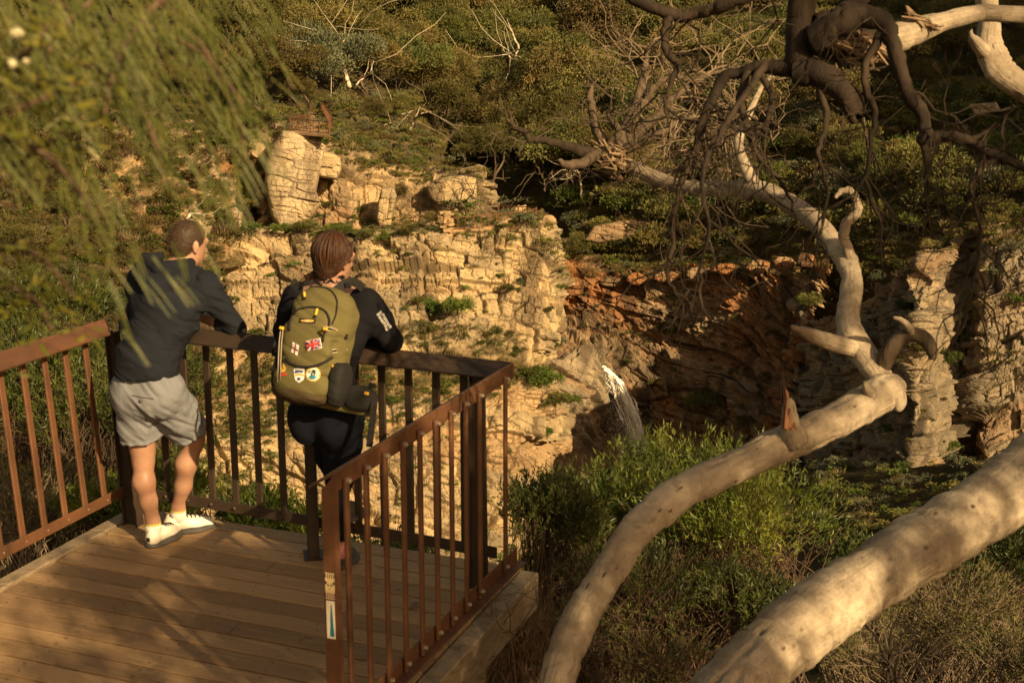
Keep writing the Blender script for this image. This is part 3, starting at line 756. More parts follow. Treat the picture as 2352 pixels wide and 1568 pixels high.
for a in [(2090, 720, 62, 'shrub', 'leaf_green', 'green shrub on the crest of the shaded buttress'), (2200, 790, 80, 'shrub', 'leaf_green', 'green shrub in the gully between the two buttresses'), (2165, 850, 78, 'dome', 'leaf_green', 'bright green shrub just right of the curled dead limb'),
          (2115, 815, 70, 'shrub', 'leaf_olive', 'olive shrub behind the curled dead limb'), (2048, 1000, 58, 'shrub', 'leaf_green', 'green shrub hanging below the pale gum bough'), (2228, 1000, 52, 'shrub', 'leaf_green', 'upright green shrub on the right buttress wall', 1.6),
          (2178, 1035, 56, 'shrub', 'leaf_green', 'green shrub low in the buttress gully'), (1905, 690, 44, 'shrub', 'leaf_grey', 'pale shrub left of the upright gum limb'), (2285, 640, 60, 'shrub', 'leaf_grey', 'grey shrub on the upper right buttress'),
          (1958, 1050, 26, 'shrub', 'leaf_green', 'tiny green tuft on the block wall under the gum bough'), (1945, 1165, 46, 'shrub', 'leaf_grey', 'grey-green shrub at the buttress foot'), (1985, 690, 60, 'wisp', 'leaf_grey', 'wispy grey bush right of the upright gum limb'),
          (2020, 660, 52, 'wisp', 'leaf_grey', 'pale dry bush under the twisted white snag'), (2340, 700, 60, 'shrub', 'leaf_green', 'green shrub at the right edge on the buttress'), (2330, 580, 60, 'shrub', 'leaf_grey', 'grey shrub at the right edge above the buttress'),
          (1850, 715, 70, 'dome', 'leaf_olive', 'dark shrub on the left end of the buttress top'), (1902, 690, 80, 'shrub', 'leaf_olive', 'broad dark shrub on the buttress top, left of the upright limb'), (1950, 668, 70, 'shrub', 'leaf_green', 'green shrub on the buttress top behind the upright limb'), (2005, 650, 84, 'dome', 'leaf_brown', 'brown rounded shrub on the buttress top'), (2062, 622, 64, 'shrub', 'leaf_olive', 'olive shrub at the crest of the lit buttress prow'),
          (1530, 770, 60, 'shrub', 'leaf_olive', 'olive shrub on the dark wall right of the waterfall'), (1620, 960, 90, 'dome', 'leaf_olive', 'dark olive thicket on the wall right of the falling water', 1.3), (1720, 980, 60, 'shrub', 'leaf_olive', 'dark shrub near the foot of the brown wall')]:
    at_shrub(*a[:6], *(a[6:7]), group=G_BUTT)

# ---------------------------------------------------------------- uncounted ground cover
def cover(name, pts, kinds, smin, smax, seed, thin=1.):
    """one mesh of low tufts at the points; kinds [(form, material)]"""
    g = np.random.default_rng(seed); V, Fc, Rr, Mm, n = [], [], [], [], 0
    mats = sorted({m for _, m in kinds})
    for p in pts:
        kd, mat = kinds[g.integers(len(kinds))]
        v, f, r = CROWNS[kd][g.integers(len(CROWNS[kd]))]
        k = int(len(f) * thin * g.uniform(.5, 1.)); i0 = g.integers(0, len(f) - k + 1)
        v = v[4 * i0:4 * (i0 + k)]; s = g.uniform(smin, smax) if smin > 0 else 1.
        a = g.uniform(0, 6.28); c, sn = math.cos(a), math.sin(a)
        q = np.stack([v[:, 0] * c - v[:, 1] * sn, v[:, 0] * sn + v[:, 1] * c, v[:, 2] * g.uniform(.6, 1.)], 1) * s * p[3] + p[:3]
        V.append(q); Fc.append(np.arange(4 * k).reshape(-1, 4) + n); n += 4 * k
        Rr.append(np.clip(r[i0:i0 + k] + g.uniform(-.3, .3), 0, 1)); Mm.append(np.full(k, mats.index(mat)))
    me = npmesh(name, np.concatenate(V), np.concatenate(Fc), False, {'rnd': ('FACE', np.concatenate(Rr))}, fmat=np.concatenate(Mm))
    for m in mats: me.materials.append(M[m])
    return tag(link(name, me), kind='stuff')
def scatter(poly, n, upmin=-1., seed=0, far=1e9):
    g = random.Random(seed); xs = [p[0] for p in poly]; ys = [p[1] for p in poly]; out = []; tries = 0
    while len(out) < n and tries < n * 6:
        tries += 1
        x, y = g.uniform(min(xs), max(xs)), g.uniform(min(ys), max(ys))
        if not inpoly(x, y, poly): continue
        h = hit(x, y)
        if h is None or h[1][2] < upmin or h[2] > far: continue
        out.append((*(h[0] - h[1] * .05), h[2] / 120.))
    return out
LOW = [('shrub', 'leaf_olive'), ('shrub', 'leaf_olive'), ('tussock', 'leaf_brown'), ('shrub', 'leaf_brown'), ('tussock', 'leaf_straw'), ('shrub', 'leaf_green'), ('wisp', 'leaf_grey')]
c1 = cover('undergrowth', scatter([(500, -50), (2420, -50), (2420, 560), (1900, 600), (1300, 640), (1060, 560), (1020, 400), (500, 420)], 1500, -1, 1), LOW, .6, 1.9, 1, .22)
tag(c1, 'mixed low scrub carpeting the wooded hill between its trees')
c2 = cover('undergrowth', scatter([(600, 500), (1240, 490), (1240, 530), (1000, 545), (600, 545)], 260, .3, 2), LOW, .35, .8, 2, .3)
tag(c2, 'low scrub and grass along the sunlit bluff ledge')
c3 = cover('undergrowth', scatter([(430, 775), (760, 765), (1000, 745), (1190, 770), (1210, 860), (1150, 930), (1000, 990), (800, 1020), (600, 1010), (430, 1040)], 900, -.2, 3), LOW, .45, 1.25, 3, .25)
tag(c3, 'dry scrub covering the band between the two sunlit cliffs')
c3b = cover('undergrowth', scatter([(430, 1020), (640, 1000), (600, 1320), (430, 1320)], 260, -1, 33) + scatter([(600, 1000), (1200, 930), (1180, 1300), (600, 1300)], 130, -.1, 34) + scatter([(620, 540), (1250, 530), (1250, 760), (620, 770)], 70, .1, 35), LOW, .4, 1., 33, .25)
tag(c3b, 'scattered tufts in the cracks of the sunlit cliff')
c4 = cover('undergrowth', scatter([(-60, 250), (480, 250), (560, 420), (520, 700), (460, 900), (450, 1320), (-60, 1320)], 1500, -1, 4) + scatter([(-420, -40), (480, -40), (480, 250), (-60, 260), (-60, 1320), (-420, 1320)], 900, -1, 44), LOW, .7, 2.3, 4, .3)
tag(c4, 'olive scrub covering the slope left of the deck')
c5 = cover('undergrowth', scatter([(1290, 1130), (1850, 1080), (2420, 1060), (2420, 1568), (1100, 1568), (1100, 1330)], 900, -1, 5), LOW, .6, 1.8, 5, .3)
tag(c5, 'shaded scrub on the gorge floor below the waterfall')
c6 = cover('undergrowth', scatter([(1260, 560), (1560, 560), (1850, 550), (2050, 540), (2420, 440), (2420, 560), (2100, 600), (1900, 640), (1560, 645), (1270, 640)], 420, -1, 6), LOW, .5, 1.3, 6, .3)
tag(c6, 'dark scrub on the rim above the brown waterfall wall')
c7 = cover('undergrowth', scatter([(1900, 560), (2420, 480), (2420, 1180), (1850, 1190)], 170, -.05, 7) + scatter([(1290, 650), (1850, 640), (1800, 1100), (1400, 1050)], 110, -.1, 8), LOW[:4], .35, .9, 7, .3)
tag(c7, 'tufts rooted in the cracks of the shaded walls')
c8 = cover('undergrowth', scatter([(620, 310), (760, 310), (1010, 390), (1090, 400), (1000, 440), (800, 400), (640, 350)], 150, .2, 9) + scatter([(720, 230), (900, 240), (1020, 330), (1040, 400), (900, 380), (740, 330)], 330, -1, 10), LOW, .4, 1.1, 9, .3)
tag(c8, 'grassy scrub on top of the upper rock tier')
# ---------------------------------------------------------------- slabs and boulders on the bluff
def slab(name, outline, d, thick, mat, seed, label, tilt=0., amp=.5, parent=None, cat='rock', p=9., scales=((4., 1.6, .35), (1.3, .8, .3), (.5, .4, .16)), dip=.05):
    o = np.asarray(outline, float); c = o.mean(0)
    n, m = 260, 120
    q = np.concatenate([o, o[:1]]); L = np.concatenate([[0], np.cumsum(np.linalg.norm(np.diff(q, axis=0), axis=1))])
    s = np.linspace(0, L[-1], n, endpoint=False)
    ring = np.stack([np.interp(s, L, q[:, 0]), np.interp(s, L, q[:, 1])], 1)
    r = np.sin(np.linspace(.0, 1, m) * np.pi / 2) ** .8
    xy = c + (ring[None] - c) * r[:, None, None]
    bul = (1 - np.clip(r, 0, 1) ** p) ** (1 / p)
    k = FOC / d
    u, v = (xy[..., 0] - c[0]) / k, (xy[..., 1] - c[1]) / k
    e = np.zeros(u.shape); rn = e.copy(); fr = e.copy()
    U, V = u + dip * v + .3 * (fbm(u / 3, v / 3, seed, 3) - .5), v - dip * u + .4 * (fbm(u / 4, v / 3, seed + 4, 3) - .5)
    cm = np.clip((fbm(u / 2, v / 2, seed + 44, 3) - .35) * 4, 0, 1)
    for i, (a, b, h) in enumerate(scales):
        ed, rr, lu, lv = blocks(U, V, a, b, seed + 5 * i)
        e = e + h * (rr - .5) * 1.1 + h * lv * .5 * (rr - .5) - .8 * h * cm * np.exp(-(ed / .05) ** 2); rn += rr * (.5, .3, .2)[i]; fr += (1 - rr) * (.5, .3, .2)[i]
    e = e + .5 * (fbm(u / 2.5, v / 2.5, seed + 8, 4) - .5)
    dep = d - thick * bul[:, None] + tilt * v - amp * 1.6 * e * bul[:, None] ** .3
    P = WV(np.stack([xy[..., 0] + amp * 5 * (fbm(u, v, seed + 3, 3) - .5), xy[..., 1] + amp * 5 * (fbm(u, v, seed + 6, 3) - .5), dep], -1))
    i = np.arange(m - 1)[:, None] * n; j = np.arange(n)[None]; j2 = (j + 1) % n
    f = np.stack([i + j, i + n + j, i + n + j2, i + j2], -1).reshape(-1, 4)
    nu = np.cross(P[40, 5] - P[60, 5], P[40, 9] - P[40, 5]); f = f if True else f[:, ::-1]
    z = np.zeros(n * m)
    me = npmesh(name, P.reshape(-1, 3), f, False, {'rnd': ('POINT', rn.ravel()), 'fresh': ('POINT', fr.ravel()), 'veg': ('POINT', z), 'low': ('POINT', fbm(u / 6 + 3, v / 5, seed + 21, 3).ravel()),
                                                 'run': ('POINT', fbm(u / 1.4, v / 7, seed + 2, 3).ravel() * .9), 'bed': ('POINT', z + .6)})
    return tag(link(name, me, mat, parent), label, cat)
M['rock_pale'] = mat_rock('pale_slab_quartzite', (.52, .40, .25), (.33, .26, .175), (.42, .23, .105), (.18, .13, .08), -.02)
slab('boulder', [(648, 300), (690, 303), (722, 312), (748, 335), (744, 370), (735, 400), (727, 440), (738, 470), (712, 505), (680, 522), (640, 524), (624, 500), (616, 465), (607, 420), (611, 370), (626, 330)], 111.5, 4.8, M['rock_pale'], 5,
     'great pale leaning rock slab under the upper walkway', tilt=-.25, scales=((6., 1.5, .22), (3., .8, .2), (.5, .4, .14)), dip=.12)
slab('boulder', [(742, 347), (764, 350), (782, 362), (783, 392), (774, 414), (750, 410), (731, 408), (728, 385)], 110.5, 3.2, M['rock'], 9, 'square grey block hanging beside the great pale slab', dip=.1)
slab('boulder', [(876, 432), (905, 428), (912, 450), (902, 490), (898, 520), (872, 524), (864, 505), (868, 465)], 109.5, 2.4, M['rock'], 13, 'upright rock pillar right of the dark cleft in the upper tier')
slab('boulder', [(1010, 408), (1060, 402), (1094, 408), (1096, 450), (1098, 478), (1060, 492), (1015, 480), (985, 455), (980, 425)], 111.5, 2., M['rock'], 15, 'blocky grey end of the upper tier above the far lookout')
slab('boulder', [(517, 482), (540, 476), (556, 490), (554, 522), (535, 530), (513, 524)], 105, 1.6, M['rock_pale'], 17, 'pale boulder standing alone at the left end of the bluff ledge', scales=((1.2, .8, .3), (.6, .4, .2), (.3, .2, .1)))
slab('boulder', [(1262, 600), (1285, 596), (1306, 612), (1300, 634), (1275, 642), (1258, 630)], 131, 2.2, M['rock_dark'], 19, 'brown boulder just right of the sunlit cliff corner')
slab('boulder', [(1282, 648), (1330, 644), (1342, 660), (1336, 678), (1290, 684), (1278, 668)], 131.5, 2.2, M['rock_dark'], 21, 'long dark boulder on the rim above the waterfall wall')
slab('boulder', [(1362, 520), (1440, 505), (1530, 512), (1545, 530), (1470, 545), (1370, 560), (1340, 552)], 140, 3., M['rock_dark'], 25, 'layered reddish outcrop between the far lookout and the dead boughs', scales=((5., .8, .4), (2., .4, .25), (.6, .3, .1)), dip=.2)
slab('boulder', [(1905, 1072), (1960, 1064), (1968, 1082), (1955, 1104), (1912, 1110), (1900, 1092)], 90, 1.5, M['rock_pale'], 27, 'pale jutting block on the shaded wall under the gum bough', scales=((1.5, 1., .2), (.7, .5, .15), (.3, .2, .08)))
slab('boulder', [(2225, 240), (2290, 235), (2300, 255), (2240, 268)], 125, 2., M['rock_grey'], 29, 'flat grey rock on the shaded slope under the bleached trunk', scales=((2., .8, .3), (.8, .5, .2), (.3, .2, .1)))

g = random.Random(8)
for k, (x, y, w, hh) in enumerate([(1405, 648, 60, 26), (1462, 640, 52, 30), (1530, 636, 66, 26), (1600, 628, 58, 30), (1668, 618, 70, 30), (1742, 612, 60, 34), (1800, 604, 54, 36), (1850, 598, 50, 40)]):
    o_ = [(x + w / 2 * math.cos(a) * g.uniform(.85, 1.15), y + hh / 2 * math.sin(a) * g.uniform(.8, 1.15)) for a in np.arange(9) * .698]
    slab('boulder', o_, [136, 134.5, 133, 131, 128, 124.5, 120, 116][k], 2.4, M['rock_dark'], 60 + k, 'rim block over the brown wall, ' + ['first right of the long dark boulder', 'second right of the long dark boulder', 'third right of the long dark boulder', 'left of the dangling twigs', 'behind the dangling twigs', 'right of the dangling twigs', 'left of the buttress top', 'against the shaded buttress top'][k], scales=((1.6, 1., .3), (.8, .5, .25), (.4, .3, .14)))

# ---------------------------------------------------------------- far lookout and walkway
t = NT('rusted_steel_far'); M['rust_far'] = t.done(t.bsdf(t.ramp(t.noise(t.obj(), 3., 3), [(.4, (.14, .055, .025)), (.6, (.09, .04, .022))]), .8, .3))
t = NT('sandy_path'); M['path'] = t.done(t.bsdf(t.ramp(t.noise(t.obj(), .8, 5, .7), [(.4, (.26, .16, .085)), (.62, (.33, .215, .12))]), .95, .1))
def rail_far(name, base, h, label, cat, gap=.62, top=.06):
    """posts, handrail, foot rail and uprights along base points"""
    root = empty(name, base[0], label, cat)
    P = np.array(base)
    a, b = MB(), MB()
    for p, q in zip(P[:-1], P[1:]):
        a.bar(p + [0, 0, h], q + [0, 0, h], top, .07); b.bar(p + [0, 0, .14], q + [0, 0, .14], .04, .06)
        n = max(2, int(np.linalg.norm(q - p) / gap))
        for i in range(1, n):
            c = p + (q - p) * i / n
            m = MB(); m.bar(c + [0, 0, .14], c + [0, 0, h], .045, .045, (1, 0, 0)); m.build('baluster', M['rust_far'], root)
    for p in P:
        m = MB(); m.bar(p - [0, 0, .4], p + [0, 0, h], .10, .10, (1, 0, 0)); m.build('post', M['rust_far'], root)
    a.build('handrail', M['rust_far'], root); b.build('foot_rail', M['rust_far'], root)
    return root
FR = [(1034, 531, 104.1), (1087, 527, 104.2), (1141, 522, 104.4), (1193, 517, 104.7), (1231, 509, 106.6)]
BK = [(1070, 502, 111.5), (1103, 498, 112), (1145, 500.5, 110.5), (1190, 504, 109), (1232, 507, 107)]
up_ = np.array([0, 0, .12])
sheet('path', [[tuple(WV(q) + up_) for q in BK], [tuple((WV(p_) + WV(q)) / 2 + up_) for p_, q in zip(BK, FR)], [tuple(WV(q) + up_) for q in FR], [tuple(WV(q) + up_ + [0, -.05, -.5]) for q in FR]], 30, 60, M['path'], amp=0, seed=87, big=.05, wrow=[.95] * 4, world=True, surf=False)
rail_far('railing', [WV(q) for q in FR], 1.0, 'rusty lookout railing along the lip of the far bluff', 'railing', .5)
rail_far('railing', [WV(q) for q in BK[1:]], 1.02, 'rusty railing along the back of the far lookout path', 'railing', .5)
# stacked stone pillar at the left end of the lookout rail
m = MB(); b0 = WV((1025, 533, 104.2)); g = random.Random(4); z = -.6
while z < 1.55:
    th = g.uniform(.12, .22)
    for k in range(3):
        a = g.uniform(0, 6.28); r = g.uniform(.08, .28)
        w1, w2 = g.uniform(.2, .42), g.uniform(.2, .36)
        m.box(b0 + [r * math.cos(a), r * math.sin(a), z + th / 2], (w1 * math.cos(a), w1 * math.sin(a), g.uniform(-.03, .03)), (-w2 * math.sin(a), w2 * math.cos(a), 0), (0, 0, th / 2 * .96), g.random(), 0, .04)
    z += th
tag(m.build('stone_pillar', M['rock']), 'stacked dry stone pillar at the left end of the far lookout railing', 'pillar')
# upper walkway with its stair
h = hit(712, 300); z1 = max(h[0][2], hit(750, 312)[0][2]) + .12
A = [WZ(x, y, z1) for x, y in ((668, 304), (757, 311), (752, 292), (700, 287), (668, 296))]
wk = empty('walkway', A[0], 'timber walkway and stair between rusty rails above the great slab', 'walkway')
m = MB(); m.prism(np.array(A)[::-1], (0, 0, -.16)); m.build('landing', M['path'], wk)
s0, s1 = (WZ(712, 290, z1), WZ(752, 292, z1)); e0, e1 = W(716, 255, 131), W(734, 257, 131)
for k in range(12):
    m = MB(); f = k / 12
    p, q = s0 + (e0 - s0) * f, s1 + (e1 - s1) * f; p2, q2 = s0 + (e0 - s0) * (f + .1), s1 + (e1 - s1) * (f + .1)
    p2[2] = p[2]; q2[2] = q[2]; m.prism([p, q, q2, p2], (0, 0, -.35)); m.build('step', M['path'], wk)
rail_far('railing', [WZ(668, 302, z1), WZ(712, 306, z1), WZ(757, 310, z1)], 1.0, 'rusty front railing of the upper walkway landing', 'railing', .42)
rail_far('railing', [WZ(668, 300, z1), s0, e0], 1.0, 'rusty left railing climbing beside the upper stair', 'railing', .5)
rail_far('railing', [WZ(757, 309, z1), s1 + np.array([.3, 0, 0]), e1 + np.array([.2, 0, 0])], 1.0, 'rusty right railing climbing beside the upper stair', 'railing', .5)

# ---------------------------------------------------------------- the waterfall
t = NT('falling_water'); r = t.attr('rnd')
M['water'] = t.done(t.bsdf(t.mix(r, (.75, .70, .62), (.92, .88, .80)), .25, .5, **{'Transmission Weight': .0, 'Subsurface Weight': .0}))
def waterfall():
    g = np.random.default_rng(12); parts = []
    core = np.array([(1371, 838, 126.4), (1386, 846, 126.0), (1406, 862, 125.6), (1425, 885, 125.2), (1440, 914, 124.9), (1453, 947, 124.6), (1464, 982, 124.3), (1473, 1017, 124.), (1480, 1056, 123.8)], float)
    C = spline(core, 60)
    for k in range(620):                       # ropes of water
        i0 = int(g.random() ** 1.25 * 50); n_ = g.integers(5, 12); i1 = min(60, i0 + n_)
        if i1 - i0 < 4: continue
        q = C[i0:i1].copy(); f_ = i0 / 60
        w0 = 4. + 9. * f_; o = g.normal() * w0 * .5
        if g.random() < .14: o = -abs(g.normal()) * (6 + 22 * f_)
        q[:, 0] += o; q[:, 1] -= o * .45 * (1 - f_) - (4 * f_ * abs(min(0, o)) * .1); q[:, 2] += g.normal() * .25
        P = WV(spline(q, 8)) + g.normal(size=(8, 3)) * .03
        w = g.uniform(.025, .07) * (1.6 - f_)
        v, f, _ = tube_arrays(P, w * np.sin(np.linspace(.2, 2.95, 8)) + .003, 4)
        parts.append((v, f, g.uniform(), 0))
    n = 7000                                   # spray
    tt = g.random(n) ** .6; i = np.minimum((tt * 59).astype(int), 58); q = C[i] + (C[i + 1] - C[i]) * (tt * 59 - i)[:, None]
    o = np.where(g.random(n) < .45, g.normal(size=n) * (4 + 8 * tt), -np.abs(g.normal(size=n)) * (4 + 42 * tt ** 1.3))
    q[:, 0] += o; q[:, 1] += g.normal(size=n) * 4 + np.abs(o) * .15; q[:, 2] += g.normal(size=n) * .35
    v, f = leaves(WV(q), np.array([.15, 0, -1.]) + g.normal(size=(n, 3)) * .35, g.uniform(.05, .20, n), g.uniform(.025, .06, n), g)
    parts.append((v, f, g.random(len(f)), 0))
    return tag(link('waterfall', plantmesh('waterfall', parts, [M['water']])), kind='structure')
waterfall()

# ---------------------------------------------------------------- bleached and bare trees on the hill, grass trees
M['bark_grey'] = barkmat('weathered_limb', (.30, .24, .17), (.18, .14, .10), 3.)
def branchy(name, limbs, d, mat, label, cat='tree', group=None, seed=1, twigs=0, tw=.02):
    """limbs: polylines of (x, y, width) in image pixels at distance d (first one the trunk)"""
    root = None; g = np.random.default_rng(seed)
    for k, l in enumerate(limbs):
        l = np.array(l, float); n = 5 * len(l)
        q = spline(l, n)
        q[:, :2] += np.stack([fbm(np.arange(n) / 3., np.full(n, k * 3.3), seed, 2) - .5, fbm(np.arange(n) / 3., np.full(n, k * 5.1), seed + 4, 2) - .5], 1) * 5
        dd = d + 1.2 * (fbm(np.arange(n) / 4., np.full(n, k + .5), seed + 2, 2) - .5) * d / 100 * 3
        P = WV(np.stack([q[:, 0], q[:, 1], dd], 1)); rad = np.maximum(q[:, 2] / 2 * d / FOC, .012)
        mb = MB(); mb.tube(P, rad, 6)
        if root is None:
            root = empty(name, P[0], label, cat, group)
        for _ in range(twigs if k else twigs // 2):
            i = g.integers(n // 3, n); dr = (P[i] - P[i - 1]); dr /= np.linalg.norm(dr) + 1e-9
            e = [P[i]]; dr = dr + g.normal(size=3) * .8
            for _s in range(4): dr = dr / np.linalg.norm(dr) + g.normal(size=3) * .35; e.append(e[-1] + dr * tw * d * .6)
            mb.tube(np.array(e), np.linspace(.035, .012, 5) * d / 120, 4)
        mb.build('trunk' if k == 0 else 'limb', M[mat], root, True)
    return root
branchy('dead_tree', [[(800, 200, 12), (798, 180, 10), (790, 150, 8), (770, 122, 6), (766, 100, 4)], [(790, 150, 7), (765, 118, 5), (745, 124, 4), (728, 140, 2)], [(776, 128, 5), (782, 100, 4), (806, 82, 2)], [(812, 204, 5), (826, 186, 4), (850, 166, 3), (858, 140, 2)], [(768, 105, 4), (748, 82, 2), (738, 80, 1.5)]], 138, 'bark_white', 'bleached white dead tree standing above the upper walkway', seed=3, twigs=4)
branchy('dead_tree', [[(1222, 180, 9), (1210, 160, 8), (1188, 138, 7), (1186, 122, 6), (1192, 105, 5), (1182, 92, 4), (1172, 62, 3), (1166, 44, 1.5)], [(1215, 168, 5), (1224, 150, 4), (1236, 148, 1.5)], [(1188, 138, 4), (1172, 132, 3), (1166, 112, 1.5)], [(1190, 115, 4), (1182, 128, 3), (1170, 118, 1)]], 175, 'bark_white', 'bleached forked dead tree in the middle of the wooded hill', seed=5, twigs=3)
branchy('dead_tree', [[(942, 300, 5), (950, 278, 4.5), (968, 262, 4), (985, 256, 2.5), (992, 258, 1.5)], [(905, 268, 3), (930, 262, 4), (950, 256, 2)], [(950, 275, 4), (965, 248, 3), (975, 240, 1.5)], [(878, 292, 3), (890, 284, 3), (905, 280, 2)]], 128, 'bark_grey', 'low bleached branches sprawling right of the upper walkway', seed=7, twigs=2)
branchy('dead_tree', [[(1334, 452, 6), (1334, 425, 5), (1330, 400, 3.5), (1322, 380, 2)], [(1333, 420, 3), (1346, 402, 2), (1352, 388, 1)], [(1331, 408, 2.5), (1316, 396, 1.5), (1308, 388, 1)]], 146, 'bark_white', 'slender white bare sapling left of the dead boughs', seed=9, twigs=7, tw=.012)
branchy('dead_tree', [[(1252, 440, 5), (1250, 415, 4), (1240, 395, 3), (1230, 380, 2)], [(1250, 415, 3), (1266, 396, 2), (1272, 380, 1)], [(1246, 400, 3), (1236, 400, 2), (1224, 394, 1)]], 146, 'bark_far', 'thin brown sapling above the far lookout path', seed=11, twigs=6, tw=.012)
branchy('dead_tree', [[(1072, 500, 6), (1066, 478, 5), (1052, 455, 4), (1040, 440, 2)], [(1064, 472, 4), (1078, 452, 3), (1090, 440, 2)], [(1056, 462, 3), (1062, 440, 2), (1070, 428, 1)]], 107, 'bark_far', 'small crooked tree growing beside the far lookout railing', seed=13, twigs=8, tw=.012)
branchy('dead_tree', [[(1925, 170, 8), (1918, 140, 7), (1915, 110, 4)], [(2000, 360, 9), (1990, 320, 8), (1985, 270, 4)]], 122, 'bark_far', 'broken grey stump standing on the shaded right slope', seed=15, twigs=4)
for k, (x, y) in enumerate([(962, 30), (1010, 250), (1070, 210), (1340, 180), (690, 120), (1440, 250), (1160, 260)]):
    h = hit(x, y + 20); d = h[2] * .99 - 6
    branchy('bare_sapling', [[(x, y + 50, 6), (x + 3, y + 20, 5), (x - 4, y - 10, 4), (x + 2, y - 40, 2)], [(x, y + 5, 4), (x + 14, y - 20, 2.5), (x + 20, y - 36, 1)], [(x - 3, y - 8, 3), (x - 18, y - 26, 2), (x - 24, y - 40, 1)]], d, 'bark_far',
            ['thin bare trunk at the very top above the dark gully', 'straight bare trunk at the edge of the dark gully', 'bare branching sapling right of the light green gum', 'bare twiggy sapling under the dark hanging branch', 'bare grey sapling left of the bleached dead tree', 'bare sapling behind the dead twig spray', 'bare trunk below the forked dead tree'][k], 'tree', None, 40 + k, 6, .014)
branchy('dead_tree', [[(425, 530, 8), (432, 500, 7), (440, 492, 6), (462, 490, 3)], [(440, 494, 5), (452, 505, 3), (470, 520, 1)], [(432, 500, 4), (420, 505, 2), (410, 515, 1)]], 88, 'bark_white', 'bent pale snag just above the man\'s head', seed=19, twigs=2, tw=.01)

M['spike'] = mat_leaf('grasstree_spikes', (.05, .055, .016), (.085, .085, .026), (.13, .12, .045), .1)
M['skirt'] = mat_leaf('grasstree_skirt', (.14, .10, .05), (.2, .15, .08), (.26, .2, .11), .05)
def grass_tree(x, y, hp, wp, label, stalk=False):
    h = hit(x, y); k = h[2] / FOC; ht, w = hp * k, wp * k / 2
    g = np.random.default_rng(int(x)); b = h[0] - np.array([0, 0, .2])
    root = empty('grass_tree', b, label, 'grass tree', 'grass trees of the gorge')
    tp = b + np.array([g.normal() * .1, 0, ht])
    m = MB(); m.tube(spline([b, (b + tp) / 2 + [g.normal() * .12, 0, 0], tp], 8), np.array([.9, 1., 1.1, 1.15, 1.15, 1.1, 1.05, .9]) * w * .34, 8); m.build('trunk', M['bark_far'], root, True)
    n = 420; d = rdirs(n, g); d[:, 2] = np.abs(d[:, 2]) * 1. - .12
    v, f = leaves(np.repeat(tp[None], n, 0), d, w * g.uniform(.8, 1.1, n), .045, g)
    c = link('crown', plantmesh('crown', [(v, f, g.random(n), 0)], [M['spike']]), None, root)
    n = 260; d = rdirs(n, g); d[:, 2] = -np.abs(d[:, 2]) * 2 - .6
    v, f = leaves(np.repeat(tp[None], n, 0) + d * [.25, .25, .0] * w, d, w * g.uniform(.5, .9, n), .06, g)
    link('skirt', plantmesh('skirt', [(v, f, g.random(n), 0)], [M['skirt']]), None, root)
    if stalk:
        m = MB(); m.tube([tp, tp + [.05, 0, w * 2.2]], [.04, .03], 5); m.build('flower_stalk', M['bark_far'], root)
for a in [(932, 352, 34, 34, 'taller grass tree on the slope above the upper rock tier'), (992, 352, 30, 32, 'squat grass tree right of its taller neighbour above the rock tier'), (1137, 768, 12, 44, 'spiky grass tree on the scrub band near the cliff corner'),
          (1002, 940, 8, 40, 'spiky grass tree seen between the back rail bars'), (828, 488, 8, 30, 'small grass tree on the upper tier left of the cleft'), (2208, 480, 26, 52, 'grass tree with tall stalks on the shaded slope', True), (2322, 380, 22, 52, 'grass tree at the right edge on the shaded slope', True), (2262, 280, 20, 50, 'grass tree below the flat grey rock', True),
          (1940, 1030 - 340, 10, 44, 'grass tree on top of the brown wall'), (1815, 612, 10, 40, 'grass tree on the rim over the brown wall')]:
    grass_tree(*a)
# ---------------------------------------------------------------- deck
t = NT('weathered_decking'); r = t.attr('rnd'); p = t.obj()
rot = t.n('Mapping', {'Vector': p, 'Rotation': (0, 0, R(24.7))}).outputs[0]
g1 = t.noise(rot, 3., 6, .7, .8, (.7, 14., 14.)); g2 = t.noise(p, 1.1, 4, .6); g3 = t.noise(rot, 9., 4, .7, 1.5, (.5, 9., 9.)); kn = t.noise(p, 5., 3, .6)
c = t.mix(t.ramp(t.math('ADD', t.math('MULTIPLY', g1, .75), t.math('MULTIPLY', r, .5)), [(.38, 0.), (.88, 1.)]), (.155, .095, .048), (.36, .23, .118))
c = t.mix(t.ramp(g2, [(.42, 0.), (.66, .5)]), c, (.22, .14, .072))
c = t.mix(t.ramp(g3, [(.30, .75), (.43, 0.)]), c, (.055, .035, .022))
c = t.mix(t.ramp(kn, [(.66, 0.), (.72, .7)]), c, (.06, .038, .024))
M['decking'] = t.done(t.bsdf(c, .72, .3, t.math('ADD', g1, t.math('MULTIPLY', g3, .6)), .006, .8))
t = NT('grey_bearer_timber'); p = t.obj(); g1 = t.noise(p, 4., 6, .7, 1., (3., 3., 9.)); g2 = t.noise(p, 2., 4)
c = t.mix(t.ramp(g1, [(.35, 0.), (.7, 1.)]), (.12, .088, .055), (.27, .205, .14))
c = t.mix(t.ramp(g2, [(.5, 0.), (.7, .5)]), c, (.17, .13, .08))
M['bearer'] = t.done(t.bsdf(c, .8, .25, g1, .008, .7))
t = NT('nail_heads'); M['nail'] = t.done(t.bsdf((.05, .035, .025), .6, .4))
eB = np.array([.908, -.419, 0.]); eO = np.array([.419, .908, 0.]); Z = np.array([0, 0, 1.])
eL = np.array([-.342, -.94, 0.]); eN = np.array([-.357, -.934, 0.])
BL, BR = np.array([-2.07, 7.44, 0]), np.array([.045, 6.575, 0])
deck = empty('viewing_deck', (BL + BR) / 2, 'weathered brown timber viewing deck in front of the gorge', 'deck')
dB = (BR - BL) / np.linalg.norm(BR - BL); dO = np.array([-dB[1], dB[0], 0])
